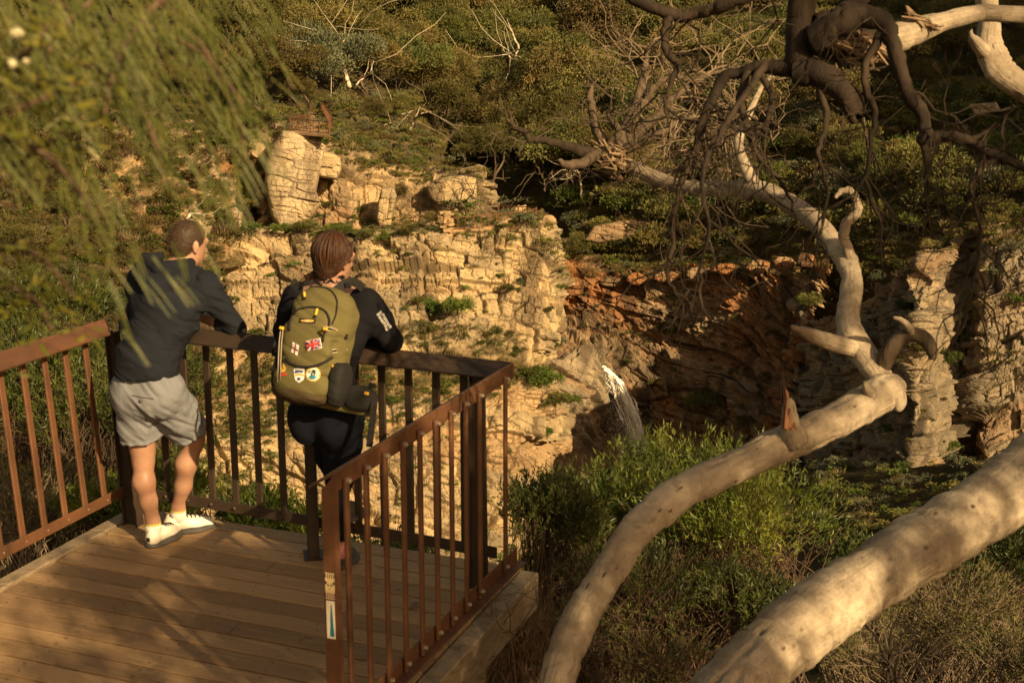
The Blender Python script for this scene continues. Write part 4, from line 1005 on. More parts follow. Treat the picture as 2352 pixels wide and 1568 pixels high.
m = MB(); nl = MB(); g = random.Random(3); w = .138
for k in range(40):
    t0, t1 = k * w, (k + 1) * w - .013 - g.uniform(0, .005)
    def ends(tt):
        # left and right edge lines at distance tt in from the back edge
        a = BL - dO * tt; b = BR - dO * tt
        fl = np.dot(dO, [-.332, -.943, 0]); l = BL + np.array([-.332, -.943, 0]) * (-tt / fl) + dB * .02
        fr_ = np.dot(dO, [-.34, -.94, 0]); r_ = BR + np.array([-.34, -.94, 0]) * (-tt / fr_)
        return l, r_
    (l0, r0), (l1, r1) = ends(t0), ends(t1)
    j = g.uniform(-.004, .004); z = g.uniform(-.0025, .0025)
    rr = g.random()
    cut = None
    if k % 5 == 3: cut = g.uniform(.35, .7)
    segs = [(0, 1)] if cut is None else [(0, cut - .001), (cut + .001, 1)]
    for a, b in segs:
        q = [l0 + (r0 - l0) * a, l0 + (r0 - l0) * b, l1 + (r1 - l1) * b, l1 + (r1 - l1) * a]
        top = [x + [0, 0, z] for x in q]
        ins = [x + (sum(q) / 4 - x) * 0 for x in q]
        e = .0015
        up = [top[0] - dO * e, top[1] - dO * e, top[2] + dO * e, top[3] + dO * e]
        lo = [x - [0, 0, .002] for x in top]; bo = [x - [0, 0, .032] for x in top]
        V = up + lo + bo; F = []
        for i in range(4):
            i2 = (i + 1) % 4
            F += [(i, 4 + i, 4 + i2, i2), (4 + i, 8 + i, 8 + i2, 4 + i2)]
        F += [(0, 1, 2, 3), (11, 10, 9, 8)]
        m.add(V, np.array(F)[:, ::-1] if np.dot(np.cross(np.array(up[1]) - up[0], np.array(up[2]) - up[0]), Z) < 0 else F, rr)
    for f in (.05, .28, .5, .72, .95):
        for s in (.25, .75):
            c0 = l0 + (r0 - l0) * f; c1 = l1 + (r1 - l1) * f; c = c0 + (c1 - c0) * s + dB * g.uniform(-.02, .02)
            m.add([c + [.006 * math.cos(a), .006 * math.sin(a), z + .0022] for a in np.arange(6) * 1.047], [(0, 1, 2, 3, 4, 5)], 0, 1)
m.build('decking', [M['decking'], M['nail']], deck)
m = MB(); a, b = BL + np.array([-.332, -.943, 0]) * 0 - dB * .035 + [0, 0, -.025], BL + np.array([-.332, -.943, 0]) * 5.2 - dB * .035 + [0, 0, -.025]
m.bar(a, b, .09, .08, bev=.006); m.build('edge_board', M['bearer'], deck)
nr = np.array([.94, -.34, 0])
m = MB(); a = BR + nr * .055 + [0, 0, -.10]; m.bar(a + np.array([.34, .94, 0]) * -.02, a + np.array([-.34, -.94, 0]) * 5.2, .095, .19, bev=.007); m.build('bearer', M['bearer'], deck)
m = MB(); m.bar(BL - [0, 0, .13] + dB * .02, BR - [0, 0, .13], .06, .18, bev=.006); m.build('bearer', M['bearer'], deck)
for q in (BR + np.array([-.34, -.94, 0]) * .55 + nr * -.04, BR + np.array([-.34, -.94, 0]) * 2.3 - nr * .04, BL + np.array([-.34, -.94, 0]) * .5 + dB * .1):
    m = MB(); m.bar(q - [0, 0, .2], q - [0, 0, 3.4], .11, .11, (1, 0, 0), bev=.006); m.build('support_post', M['bearer'], deck)
m = MB(); q = BR + np.array([-.34, -.94, 0]) * .55 - nr * .04; m.bar(q + [0, 0, -.75], BR + np.array([-.34, -.94, 0]) * 2.2 - nr * .04 + [0, 0, -.25], .05, .09, bev=.005); m.build('brace', M['bearer'], deck)

# ---------------------------------------------------------------- rails
def mat_rust(name, a, b, c):
    t = NT(name); p = t.obj(); n1 = t.noise(p, 5., 5, .65); n2 = t.noise(p, 40., 4, .7); n3 = t.noise(p, 2.2, 4, .6, .5, (2.5, 2.5, .5))
    col = t.mix(t.ramp(n1, [(.36, 0.), (.64, 1.)]), a, b)
    col = t.mix(t.ramp(n2, [(.5, 0.), (.72, .7)]), col, c)
    col = t.mix(t.ramp(n3, [(.52, 0.), (.7, .6)]), col, [q * .45 for q in a])
    return t.done(t.bsdf(col, t.ramp(n2, [(.3, .5), (.7, .75)]), .4, n2, .0015, .7, Metallic=.15))
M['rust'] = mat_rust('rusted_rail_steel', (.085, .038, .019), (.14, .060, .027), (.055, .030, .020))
M['rust_shaded'] = mat_rust('shade_darkened_steel', (.030, .020, .014), (.048, .029, .018), (.022, .016, .012))  # darker copy of the rust, the back rail's shade put into its colour
t = NT('bolt_steel'); M['bolt'] = t.done(t.bsdf((.33, .27, .2), .45, .5, Metallic=.6))
def handrail(p0, p1, inward, mit0, mit1, name='handrail', mat='rust', parent=None, lean=np.zeros(3), outer=.007):
    d = (p1 - p0) / np.linalg.norm(p1 - p0)
    prof = [(-outer, 1.068), (-outer, 1.138), (0, 1.143), (.094, 1.085), (.090, 1.077), (.001, 1.130), (.001, 1.068)]
    A = [p0 + inward * i + Z * z + lean * z + d * (i * mit0) for i, z in prof]; B = [p1 + inward * i + Z * z + lean * z - d * (i * mit1) for i, z in prof]
    n = len(prof); m = MB()
    m.add(A + B, [(i, (i + 1) % n, n + (i + 1) % n, n + i) for i in range(n)])
    m.add(A, [tuple(range(n - 1, -1, -1))]); m.add(B, [tuple(range(n))])
    return m.build(name, M[mat], parent)
def taper_post(parent, p, d, side, w0, w1, dep, z0, z1, mat='rust_shaded', lean=np.zeros(3), foot=0.):
    """flanged plate post: web along d, flanges across"""
    m = MB()
    a = [(p - d * w0 / 2 + Z * z0), (p + d * w0 / 2 + Z * z0), (p + d * w1 / 2 + Z * z1 + lean * z1), (p - d * w1 / 2 + Z * z1 + lean * z1)]
    m.prism([q - side * .005 for q in a], side * .010)
    for s in (0, 1):
        b, tp = (a[0], a[3]) if s == 0 else (a[1], a[2])
        o = d * (.004 if s else -.004)
        q = [b - side * dep / 2 + o, b + side * dep / 2 + o, tp + side * dep / 2 + o, tp - side * dep / 2 + o]
        m.prism(q, d * (-.008 if s else .008))
    if foot: m.box(p + Z * (z0 + .006), d * (w0 / 2 + .02), side * foot, Z * .006)
    return m.build('post', M[mat], parent)
def balu(parent, p, d, side, w, th, z0, z1, mat='rust', lean=np.zeros(3), bolt=None):
    m = MB(); a, b = p + Z * z0 + lean * z0, p + Z * z1 + lean * z1
    m.box((a + b) / 2, d * w / 2, (b - a) / 2, side * th / 2, random.random(), 0, .004)
    if bolt is not None:
        for z in bolt:
            c = p + Z * z + lean * z + side * (th / 2 + .003)
            m.tube([c - side * .004, c + side * .007], [.011, .011], 6, 0, 1); m.ball(c + side * .008, .006, 0, 1, 6, 4)
    return m.build('baluster', [M[mat], M['bolt']], parent)
PA, PC = np.array([-2.10, 7.22, 0]), np.array([0.0, 6.25, 0])
# back rail
rb = empty('railing', PA, 'shade-darkened rusty steel back railing that the two people lean on', 'railing')
handrail(PA, PC, -eO, 1.05, .95, 'handrail', 'rust_shaded', rb)
m = MB(); m.bar(PA + Z * .19 + eB * .03, PC + Z * .19 - eB * .08, .010, .058, bev=.003); 
for s in np.arange(.104, 2.1, .15): m.ball(PA + eB * s + Z * .19 - eO * .007, (.011, .011, .011), 0, 0, 8, 4)
m.build('foot_rail', M['rust_shaded'], rb)
for i in range(14):
    s = .104 + .15 * i
    if abs(s - 1.18) < .04 or abs(s - 1.95) < .0: continue
    balu(rb, PA + eB * s + eO * .014, eB, eO, .040, .014, .16, 1.10, 'rust_shaded')
taper_post(rb, PA + eB * 1.185 - eO * .0, eB * .6 - eO * .8, eB * .8 + eO * .6, .10, .05, .055, 0, 1.09, foot=.05)
taper_post(rb, PA + eB * 2.145 - eO * .03, eB, eO, .085, .056, .05, -.2, 1.09)
# left rail
leanL = np.array([-.066, .024, 0])
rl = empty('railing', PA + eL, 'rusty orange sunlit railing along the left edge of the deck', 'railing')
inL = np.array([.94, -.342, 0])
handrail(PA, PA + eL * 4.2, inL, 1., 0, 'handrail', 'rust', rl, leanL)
m = MB(); m.bar(PA + Z * .19 + leanL * .19 + eL * .03, PA + eL * 4.2 + Z * .19 + leanL * .19, .010, .058, bev=.003); m.build('foot_rail', M['rust'], rl)
for i in range(25):
    s = .18 + .164 * i
    balu(rl, PA + eL * s - inL * .014, eL, inL, .040, .014, .165, 1.09, 'rust', leanL, (.19,))
taper_post(rl, PA + eL * .02 + inL * .03, eB, eO, .088, .048, .06, 0, 1.08, lean=leanL * .8, foot=.0)
taper_post(rl, PA + eL * 2.4 + inL * .0, inL, eL, .088, .05, .05, 0, 1.08, 'rust', lean=leanL)
# near rail
rn = empty('railing', PC + eN, 'brown rusty railing crossing the right side of the deck, nearest the viewer', 'railing')
inN = np.array([-.934, .357, 0]); PE = PC + eN * 1.765
handrail(PC, PE, inN, .95, 0, 'handrail', 'rust', rn, outer=.007)
m = MB(); a, b = PC + Z * .175 - eN * .06, PE + Z * .175
m.bar(a, b, .008, .07, bev=.002); m.bar(a - inN * .026 - Z * .035, b - inN * .026 - Z * .035, .05, .008, bev=.002); m.build('foot_rail', M['rust'], rn)
for i in (0, 2, 3, 4, 5, 6, 7, 8, 9, 10, 11):
    s = .13 + .156 * i
    if s > 1.72: continue
    balu(rn, PC + eN * s - inN * .017, eN, -inN, .029, .015, .15, 1.11, 'rust', np.zeros(3), (.185, 1.095))
ep = MB(); q = PE + eN * .004
wv = inN
zt = 1.075
for (za, zb) in ((-.25, zt),):
    wa, wb = .042, .033
    A4 = [q - wv * .012 + Z * za, q + wv * (wa - .012) + Z * za, q + wv * (wb - .008) + Z * (zb + .012), q - wv * .008 + Z * (zb + .055)]
    ep.prism(A4, eN * .010)
    ep.prism([A4[0] + eN * .011, A4[3] + eN * .011, A4[3] - eN * .022, A4[0] - eN * .022], -wv * .008)
    ep.prism([A4[1] + eN * .011, A4[2] + eN * .011, A4[2] - eN * .022, A4[1] - eN * .022], wv * .008)
ep.build('end_post', M['rust'], rn)
# marker plate and sticker on the end post
fo = PE + eN * .016; 
def flat(c, ax, ay, nz, poly, z, mb, mi):
    v = [c + ax * x + ay * y + nz * z for x, y in poly]
    mb.add(v, [tuple(range(len(v)))], 0, mi)
def solid(name, col, rough=.5, spec=.4):
    t = NT(name); n = t.noise(t.obj(), 60., 3); return t.done(t.bsdf(t.mix(t.ramp(n, [(.35, .0), (.75, .35)]), col, [q * .6 for q in col]), rough, spec))
M['mk_white'] = solid('marker_white', (.72, .66, .55)); M['mk_blue'] = solid('marker_blue', (.015, .16, .22)); M['st_cream'] = solid('sticker_cream', (.62, .47, .26)); M['st_dark'] = solid('sticker_ink', (.03, .022, .02)); M['st_purple'] = solid('sticker_purple', (.16, .07, .10))
def zpix(y): # height on the end post face seen at image row y
    v = (y - CY) / FOC; Yd = fo[1]
    return CH - Yd * math.tan(TH + math.atan(v))
mid = fo + wv * .0095
ax = -wv
zc = (zpix(1380) + zpix(1466)) / 2; hh = (zpix(1380) - zpix(1466)) / 2
mb = MB(); c = mid + Z * zc; rc = .004
P4 = [(-.0165, -hh), (.0165, -hh), (.0165, hh), (-.0165, hh)]
mb.prism([c + ax * x + Z * y for x, y in P4], eN * .0025, 0, 0)
flat(c, ax, Z, eN, [(-.004, -hh * .88), (.0135, -hh * .88), (.006, hh * .8), (.002, hh * .84)], .0032, mb, 1)
tag(mb.build('trail_marker', [M['mk_white'], M['mk_blue']]), 'white trail marker plate with a tall blue spike on the near rail post', 'sign')
zc = (zpix(1316) + zpix(1376)) / 2; hh = (zpix(1316) - zpix(1376)) / 2
mb = MB(); c = mid + Z * zc
mb.prism([c + ax * x + Z * y for x, y in [(-.0185, -hh), (.0185, -hh), (.0185, hh), (-.0185, hh)]], eN * .0015, 0, 0)
def disc(cx, cy, rx, ry, z, mi, n=12): flat(c, ax, Z, eN, [(cx + rx * math.cos(a), cy + ry * math.sin(a)) for a in np.arange(n) * 2 * math.pi / n], z, mb, mi)
disc(-.0155, .012, .0042, .006, .0020, 1); disc(.0155, .012, .0042, .006, .0020, 1)
disc(-.0065, .004, .0038, .0055, .0021, 1); disc(.0065, .004, .0038, .0055, .0021, 1); disc(-.006, .005, .0014, .002, .0024, 0); disc(.006, .005, .0014, .002, .0024, 0)
disc(0, -.010, .003, .002, .0021, 1)
for k, x in enumerate((-.017, -.0085, 0, .0085, .017)):
    flat(c, ax, Z, eN, [(x - .0018, hh * .62), (x + .0018, hh * .62), (x + .0024, hh * .96), (x - .0012, hh * .94)], .0021, mb, 1)
for k, x in enumerate((-.0165, -.0095, -.0025, .0045, .0115, .0175)):
    flat(c, ax, Z, eN, [(x - .0022, -hh * .95), (x + .0014, -hh * .95), (x + .0022, -hh * .5 + .002 * (k % 2)), (x - .0012, -hh * .55)], .0021, mb, 2)
tag(mb.build('sticker', [M['st_cream'], M['st_dark'], M['st_purple']]), 'cream sticker of a dark-eyed animal face above the trail marker', 'sticker')
# ---------------------------------------------------------------- smooth bodies: distance field -> one continuous mesh
class Field:
    def __init__(s, lo, hi, h):
        s.lo, s.h = np.asarray(lo, float), h
        s.n = np.ceil((np.asarray(hi, float) - s.lo) / h).astype(int) + 1
        s.F = np.full(s.n, .5, np.float32)
    def sub(s):
        q = Field.__new__(Field); q.lo, q.h, q.n = s.lo, s.h, s.n; q.F = np.full(s.n, .5, np.float32); return q
    def box(s, lo, hi, pad):
        a = np.clip(np.floor((np.asarray(lo) - pad - s.lo) / s.h).astype(int), 0, s.n - 1)
        b = np.clip(np.ceil((np.asarray(hi) + pad - s.lo) / s.h).astype(int) + 1, a + 1, s.n)
        sl = tuple(slice(i, j) for i, j in zip(a, b))
        g = [s.lo[k] + s.h * np.arange(a[k], b[k], dtype=np.float32) for k in range(3)]
        return sl, np.meshgrid(*g, indexing='ij', sparse=True)
    def blend(s, sl, d, k):
        f = s.F[sl]
        if k <= 0: s.F[sl] = np.minimum(f, d); return
        h = np.maximum(k - np.abs(f - d), 0) / k
        s.F[sl] = np.minimum(f, d) - h * h * k * .25
    def cap(s, p, q, r1, r2=None, k=.03, flat=None, ff=1.):
        """tapered limb; flat: axis along which the section is scaled by ff"""
        r2 = r1 if r2 is None else r2
        p, q = np.asarray(p, float), np.asarray(q, float); rm = max(r1, r2) * max(1, ff)
        sl, (x, y, z) = s.box(np.minimum(p, q), np.maximum(p, q), rm + 2 * k + .02)
        d = q - p; L2 = max(d @ d, 1e-9)
        ax, ay, az = x - p[0], y - p[1], z - p[2]
        t = np.clip((ax * d[0] + ay * d[1] + az * d[2]) / L2, 0, 1)
        ax, ay, az = ax - t * d[0], ay - t * d[1], az - t * d[2]
        sc = 1.
        if flat is not None:
            a = np.asarray(flat, float); a = a / np.linalg.norm(a)
            w = (ax * a[0] + ay * a[1] + az * a[2]) * (1 / ff - 1)
            ax, ay, az = ax + w * a[0], ay + w * a[1], az + w * a[2]; sc = min(1, ff)
        s.blend(sl, (np.sqrt(ax * ax + ay * ay + az * az) - (r1 + (r2 - r1) * t)) * sc, k); return s
    def chain(s, pts, k=.03, flat=None, ff=1.):
        for a, b in zip(pts[:-1], pts[1:]): s.cap(a[:3], b[:3], a[3], b[3], k, flat, ff)
        return s
    def ell(s, c, A, r, k=.03, p=2.):
        """ellipsoid (p=2) or rounded box (p>2), rows of A are its axes"""
        c = np.asarray(c, float); A = np.asarray(A, float); rm = float(np.max(r)) * (1.75 if p > 2 else 1.)
        sl, (x, y, z) = s.box(c - rm, c + rm, 2 * k + .02)
        q = [np.abs((x - c[0]) * a[0] + (y - c[1]) * a[1] + (z - c[2]) * a[2]) / rr for a, rr in zip(A, r)]
        g = (q[0] ** p + q[1] ** p + q[2] ** p) ** (1 / p)
        s.blend(sl, (g - 1) * float(np.min(r)) * (1. if p > 2 else .5 * (1 + float(np.median(r)) / float(np.min(r)))), k); return s
    def cut(s, c, n):
        """keep the side of the plane the normal points away from"""
        c, n = np.asarray(c, float), np.asarray(n, float); n = n / np.linalg.norm(n)
        _, (x, y, z) = s.box(s.lo, s.lo + s.h * (s.n - 1), 0)
        s.F = np.maximum(s.F, ((x - c[0]) * n[0] + (y - c[1]) * n[1] + (z - c[2]) * n[2]).astype(np.float32)); return s
    def join(s, o, k=.03): s.blend(tuple(slice(None) for _ in range(3)), o.F, k); return s
    def carve(s, o): s.F = np.maximum(s.F, -o.F); return s
    def wrinkle(s, amp, sc, seed, dirn=(.5, .3, 1.)):
        idx = np.nonzero(np.abs(s.F) < .03)
        P = np.stack(idx, 1) * s.h + s.lo
        a = P[:, 0] * dirn[0] + P[:, 2] * dirn[2]; b = P[:, 1] + P[:, 0] * .6 - P[:, 2] * .25
        w = fbm(a / sc, b / sc * .8, seed, 3) - .5; w2 = 1 - np.abs(2 * fbm(a / sc * 1.4 + 9, b / sc * .45, seed + 5, 2) - 1) * 2
        s.F[idx] += (amp * (w * 1.2 + .5 * np.clip(w2, -1, 1))).astype(np.float32); return s
    def mesh(s, name, relax=1):
        F = s.F; I = F < 0
        c = [(i, j, k) for i in (0, 1) for j in (0, 1) for k in (0, 1)]
        sub = lambda A, o: A[o[0]:A.shape[0] - 1 + o[0], o[1]:A.shape[1] - 1 + o[1], o[2]:A.shape[2] - 1 + o[2]]
        cnt = sum(sub(I, o).astype(np.int8) for o in c)
        act = (cnt > 0) & (cnt < 8)
        cell = np.argwhere(act); vid = np.full(act.shape, -1, np.int64); vid[act] = np.arange(len(cell))
        acc = np.zeros((len(cell), 3)); num = np.zeros(len(cell))
        val = {o: F[cell[:, 0] + o[0], cell[:, 1] + o[1], cell[:, 2] + o[2]] for o in c}
        for a in c:
            for ax in range(3):
                if a[ax] == 1: continue
                b = list(a); b[ax] = 1; b = tuple(b)
                m = (val[a] < 0) != (val[b] < 0)
                t = np.where(m, val[a] / np.where(m, val[a] - val[b], 1), 0)
                pos = np.array(a, float)[None] + np.eye(3)[ax][None] * t[:, None]
                acc += pos * m[:, None]; num += m
        V = (cell + acc / num[:, None]) * s.h + s.lo
        Q = []
        for ax in range(3):
            sh = list(I.shape); sl0 = [slice(None)] * 3; sl1 = [slice(None)] * 3
            sl0[ax] = slice(0, -1); sl1[ax] = slice(1, None)
            A, B = I[tuple(sl0)], I[tuple(sl1)]
            o1, o2 = (ax + 1) % 3, (ax + 2) % 3
            for flip, E in ((False, A & ~B), (True, ~A & B)):
                e = np.argwhere(E); e = e[(e[:, o1] > 0) & (e[:, o2] > 0) & (e[:, o1] < I.shape[o1] - 1) & (e[:, o2] < I.shape[o2] - 1)]
                if not len(e): continue
                q = []
                for d1, d2 in ((1, 1), (0, 1), (0, 0), (1, 0)):
                    w = e.copy(); w[:, o1] -= d1; w[:, o2] -= d2; q.append(vid[w[:, 0], w[:, 1], w[:, 2]])
                q = np.stack(q, 1); Q.append(q[:, ::-1] if flip else q)
        Q = np.concatenate(Q); Q = Q[(Q >= 0).all(1)]
        for _ in range(relax):
            s_ = np.zeros_like(V); n_ = np.zeros(len(V))
            for k in range(4):
                a, b = Q[:, k], Q[:, (k + 1) % 4]
                for d in range(3):
                    s_[:, d] += np.bincount(a, V[b, d], len(V)) + np.bincount(b, V[a, d], len(V))
                n_ += np.bincount(a, minlength=len(V)) + np.bincount(b, minlength=len(V))
            V = V * .5 + .5 * s_ / np.maximum(n_, 1)[:, None]
        return npmesh(name, V, Q, True)
def nrm(v): v = np.asarray(v, float); return v / np.linalg.norm(v)
def V3(*a): return np.array(a, float)
def cloth(name, a, b, sc=900., bump=.0006, weave=.3, big=None):
    t = NT(name); p = t.obj(); n = t.noise(p, sc, 2, .6); n2 = t.noise(p, 12., 4, .6); n3 = t.noise(p, 90., 3, .6)
    c = t.mix(t.math('MULTIPLY', n, weave * 2), a, b)
    c = t.mix(t.ramp(n2, [(.4, 0.), (.7, .35)]), c, b)
    return t.done(t.bsdf(c, .95, .08, t.math('ADD', n3, n), bump * 3, .6))
M['navy'] = cloth('navy_fleece', (.010, .0115, .016), (.018, .020, .026))
M['shorts'] = cloth('grey_chambray', (.125, .132, .15), (.185, .19, .21), 500., .0008, .5)
M['black'] = cloth('black_softshell', (.006, .006, .008), (.011, .011, .014))
M['legging'] = cloth('dark_navy_legging', (.005, .006, .010), (.009, .010, .016), 600., .0003)
M['olive'] = cloth('olive_nylon', (.088, .076, .031), (.128, .110, .048), 700., .0005, .4)
M['brownny'] = cloth('brown_nylon', (.045, .032, .018), (.062, .045, .026), 700., .0004)
M['webblack'] = solid('black_webbing', (.014, .013, .013), .8, .2)
M['webgrey'] = solid('grey_webbing_edge', (.40, .33, .24), .8, .2)
M['yellow'] = solid('yellow_pull', (.70, .40, .03), .5)
M['white'] = solid('white_leather', (.66, .61, .53), .45)
M['sole'] = solid('dark_sole', (.06, .055, .05), .7)
M['sock'] = cloth('white_sock', (.60, .57, .53), (.5, .48, .44)); M['yel_sock'] = cloth('yellow_cuff', (.55, .48, .05), (.45, .4, .04)); M['pink'] = cloth('pink_sock', (.6, .2, .24), (.5, .3, .3))
t = NT('skin'); p = t.obj(); n1 = t.noise(p, 9., 4, .6); n2 = t.noise(p, 60., 4, .7); n4 = t.noise(p, 300., 2, .6, 0, (1, 1, .25))
c = t.mix(t.ramp(n1, [(.35, 0.), (.65, 1.)]), (.32, .182, .122), (.25, .132, .086)); c = t.mix(t.ramp(n2, [(.5, 0.), (.75, .4)]), c, (.24, .11, .07)); c = t.mix(t.ramp(n4, [(.6, 0.), (.75, .3)]), c, (.2, .11, .07))
M['skin'] = t.done(t.bsdf(c, .5, .4, n2, .0006, .5, **{'Subsurface Weight': .08, 'Subsurface Radius': (.01, .004, .002), 'Subsurface Scale': 1.}))
def hairmat(name, a, b):
    t = NT(name); r = t.attr('rnd'); n = t.noise(t.obj(), 90., 3, .6, 0, (1, 1, .2))
    return t.done(t.bsdf(t.mix(t.math('ADD', t.math('MULTIPLY', r, .6), t.math('MULTIPLY', n, .5)), a, b), .55, .25, n, .002, .7))
M['hair_short'] = hairmat('short_brown_hair', (.028, .017, .010), (.075, .045, .026))
M['hair_long'] = hairmat('long_brown_hair', (.012, .0055, .003), (.062, .024, .010))

def hand(Fd, wrist, fw, pn, side, curl=.6, L=.185, k=.008):
    """palm, four unequal bent fingers and a side thumb; fw forward, pn palm normal, side towards the thumb"""
    fw, pn, side = nrm(fw), nrm(pn), nrm(side)
    pc = wrist + fw * .05
    Fd.ell(pc, [fw, side, pn], (.055, .042, .016), .015)
    for i, (ln, of) in enumerate(((.072, .030), (.082, .010), (.076, -.010), (.060, -.029))):
        b = wrist + fw * (.092 - .004 * abs(i - 1)) + side * of
        d = fw + side * of * 2.; q = b; a = curl * (.5 + .08 * i)
        for sgm, rr in ((.42, .0092), (.32, .0084), (.26, .0075)):
            d = nrm(d + pn * a); e = q + d * ln * sgm; Fd.cap(q, e, rr, rr * .92, k); q = e
    b = wrist + fw * .03 + side * .034; d = nrm(fw * .75 + side * .65 + pn * .3)
    e = b + d * .042; Fd.cap(b, e, .0125, .011, .012); Fd.cap(e, e + nrm(d + fw * .6 + pn * .3) * .034, .0105, .009, k)
def head(Fd, c, g, up, s=1.):
    """skull, jaw, brow, nose, lips, ears; g look direction"""
    g = nrm(g); rt = nrm(np.cross(g, up)); u = nrm(np.cross(rt, g))
    A = [rt, g, u]
    Fd.ell(c + u * .025 - g * .008, A, (.076 * s, .096 * s, .092 * s), .03)
    Fd.ell(c - u * .045 + g * .022, A, (.056 * s, .066 * s, .066 * s), .04)
    Fd.cap(c - u * .092 + g * .062, c - u * .080 + g * .056, .022, .022, .03)
    Fd.cap(c + u * .012 + g * .082, c - u * .030 + g * .103, .010, .0145, .012)
    Fd.cap(c + u * .025 + g * .078 - rt * .04, c + u * .025 + g * .078 + rt * .04, .013, .013, .015)
    Fd.cap(c - u * .058 + g * .082 - rt * .018, c - u * .058 + g * .082 + rt * .018, .009, .009, .01)
    for sd in (-1, 1):
        e = c + rt * sd * .078 * s - g * .012 - u * .008
        Fd.ell(e + rt * sd * .004, [nrm(rt * sd + g * -.35), nrm(g + rt * sd * .35), u], (.008, .019, .033), .008)
        Fd.cap(e - u * .028 + g * .006, e - u * .03 + g * .006, .009, .008, .006)
        Fd.ell(c + rt * sd * .032 + g * .078 + u * .008, A, (.013, .010, .009), .004)
    return rt, g, u
def shoe_mesh(heel, toe, mats, up=Z, tilt=0., w=.047, h=.075):
    """low trainer: sole and upper; returns (upper mesh, sole mesh)"""
    d = nrm(toe - heel); L = np.linalg.norm(toe - heel); s = nrm(np.cross(d, up)); u = nrm(np.cross(s, d))
    lo = np.minimum(heel, toe) - .12; hi = np.maximum(heel, toe) + .16
    F1 = Field(lo, hi, .005)
    F1.chain([(*(heel + d * .04 + u * .046), .037), (*(heel + d * .11 + u * .052), .036), (*(heel + d * (L * .62) + u * .036), .040), (*(heel + d * (L - .045) + u * .026), .034)], .03, s, 1.05)
    F1.cap(heel + d * .035 + u * .055, heel + d * .045 + u * .085, .034, .033, .02, s, .85)
    F1.cut(heel + u * .012, -u)
    open_ = F1.sub(); open_.cap(heel + d * .052 + u * .074, heel + d * .062 + u * .16, .030, .034, .01, s, .8); F1.carve(open_)
    F2 = Field(lo, hi, .005)
    F2.chain([(*(heel + d * .04 + u * .012), .043), (*(heel + d * .12 + u * .012), .040), (*(heel + d * (L * .65) + u * .012), .047), (*(heel + d * (L - .045) + u * .014), .040)], .03, u, .36)
    F2.cut(heel + u * .0005, -u)
    return F1.mesh('shoe'), F2.mesh('sole'), d, s, u

# ================================================================ the man
f = nrm([.35, .94, 0]); r = nrm([.94, -.35, 0])
pel = V3(-1.85, 6.80, .90); hipR, hipL = pel + r * .088 - Z * .05, pel - r * .088 - Z * .05
knL, anL = V3(-1.915, 6.87, .485), V3(-1.888, 6.885, .10)
knR, anR = V3(-1.685, 7.03, .545), V3(-1.80, 7.075, .105)
ch, nb = V3(-1.765, 6.90, 1.24), V3(-1.735, 6.99, 1.43)
shR, shL = V3(-1.563, 6.925, 1.385), V3(-1.905, 7.03, 1.385)
elR, elL = V3(-1.418, 6.935, 1.172), V3(-1.99, 7.19, 1.18)
waR, waL = V3(-1.605, 7.06, 1.185), V3(-1.73, 7.14, 1.19)
hc = V3(-1.668, 7.075, 1.572)
F = Field((-2.15, 6.55, -.02), (-1.2, 7.45, 1.78), .0062)
F.cap(pel, ch, .125, .14, .05, f, .7).cap(ch, nb, .14, .07, .06, f, .75)
for a, b, c_ in ((shR, elR, waR), (shL, elL, waL)):
    F.chain([(*nb, .06), (*a, .058), (*((a + b) / 2), .047), (*b, .040)], .03); F.chain([(*b, .041), (*(b + (c_ - b) * .3), .043), (*c_, .028)], .02)
for h_, kn, an, bend in ((hipL, knL, anL, V3(0, -.03, 0)), (hipR, knR, anR, V3(.02, -.03, 0))):
    F.chain([(*h_, .092), (*((h_ + kn) / 2 + f * .015), .078), (*(kn + Z * .05), .058), (*(kn - Z * .02), .053)], .04)
    cf = kn + (an - kn) * .33 - f * .022
    F.chain([(*(kn - Z * .02), .050), (*cf, .0545), (*(kn + (an - kn) * .62 - f * .008), .043), (*(an + Z * .03), .034), (*an, .036)], .03)
    F.cap(kn + f * .038 + Z * .01, kn + f * .036 - Z * .03, .030, .026, .03)
    F.cap(an - Z * .02, an - Z * .045 + (f * .05), .032, .028, .02)
F.cap(nb - Z * .02, hc - Z * .06 - f * .015, .060, .056, .03)
gl = nrm([.68, .72, -.17])
rt, gd, hu = head(F, hc, gl, Z)
hand(F, waR, nrm(V3(-.75, .55, .06)), V3(-.2, .1, -1), V3(.4, .5, .3), .5); hand(F, waL, nrm(V3(.8, -.25, .1)), V3(0, .1, -1), V3(.3, .9, .2), .45)
man = link('person', F.mesh('person'), M['skin'])
tag(man, 'man in a charcoal hoodie, grey shorts and white trainers leaning on the railing', 'person')
# hoodie
F = Field((-2.15, 6.55, .76), (-1.2, 7.45, 1.62), .0065)
wb = pel + V3(0, -.005, -.02)
F.cap(wb, pel + Z * .10, .164, .160, .05, f, .76); F.cap(pel + Z * .10, ch, .156, .160, .06, f, .76); F.cap(ch, nb - Z * .035, .160, .10, .08, f, .78)
F.cap(shR - Z * .03, shL - Z * .03, .088, .088, .06); F.cap(ch + r * .06 + Z * .05, shR - Z * .04, .08, .072, .03); F.cap(ch - r * .09 + Z * .03, shL - Z * .05, .085, .078, .04)
for a, b, c_ in ((shR, elR, waR), (shL, elL, waL)):
    F.chain([(*a, .078), (*((a + b) / 2), .062), (*b, .060)], .022); F.chain([(*b, .060), (*(b + (c_ - b) * .34), .057)], .015)
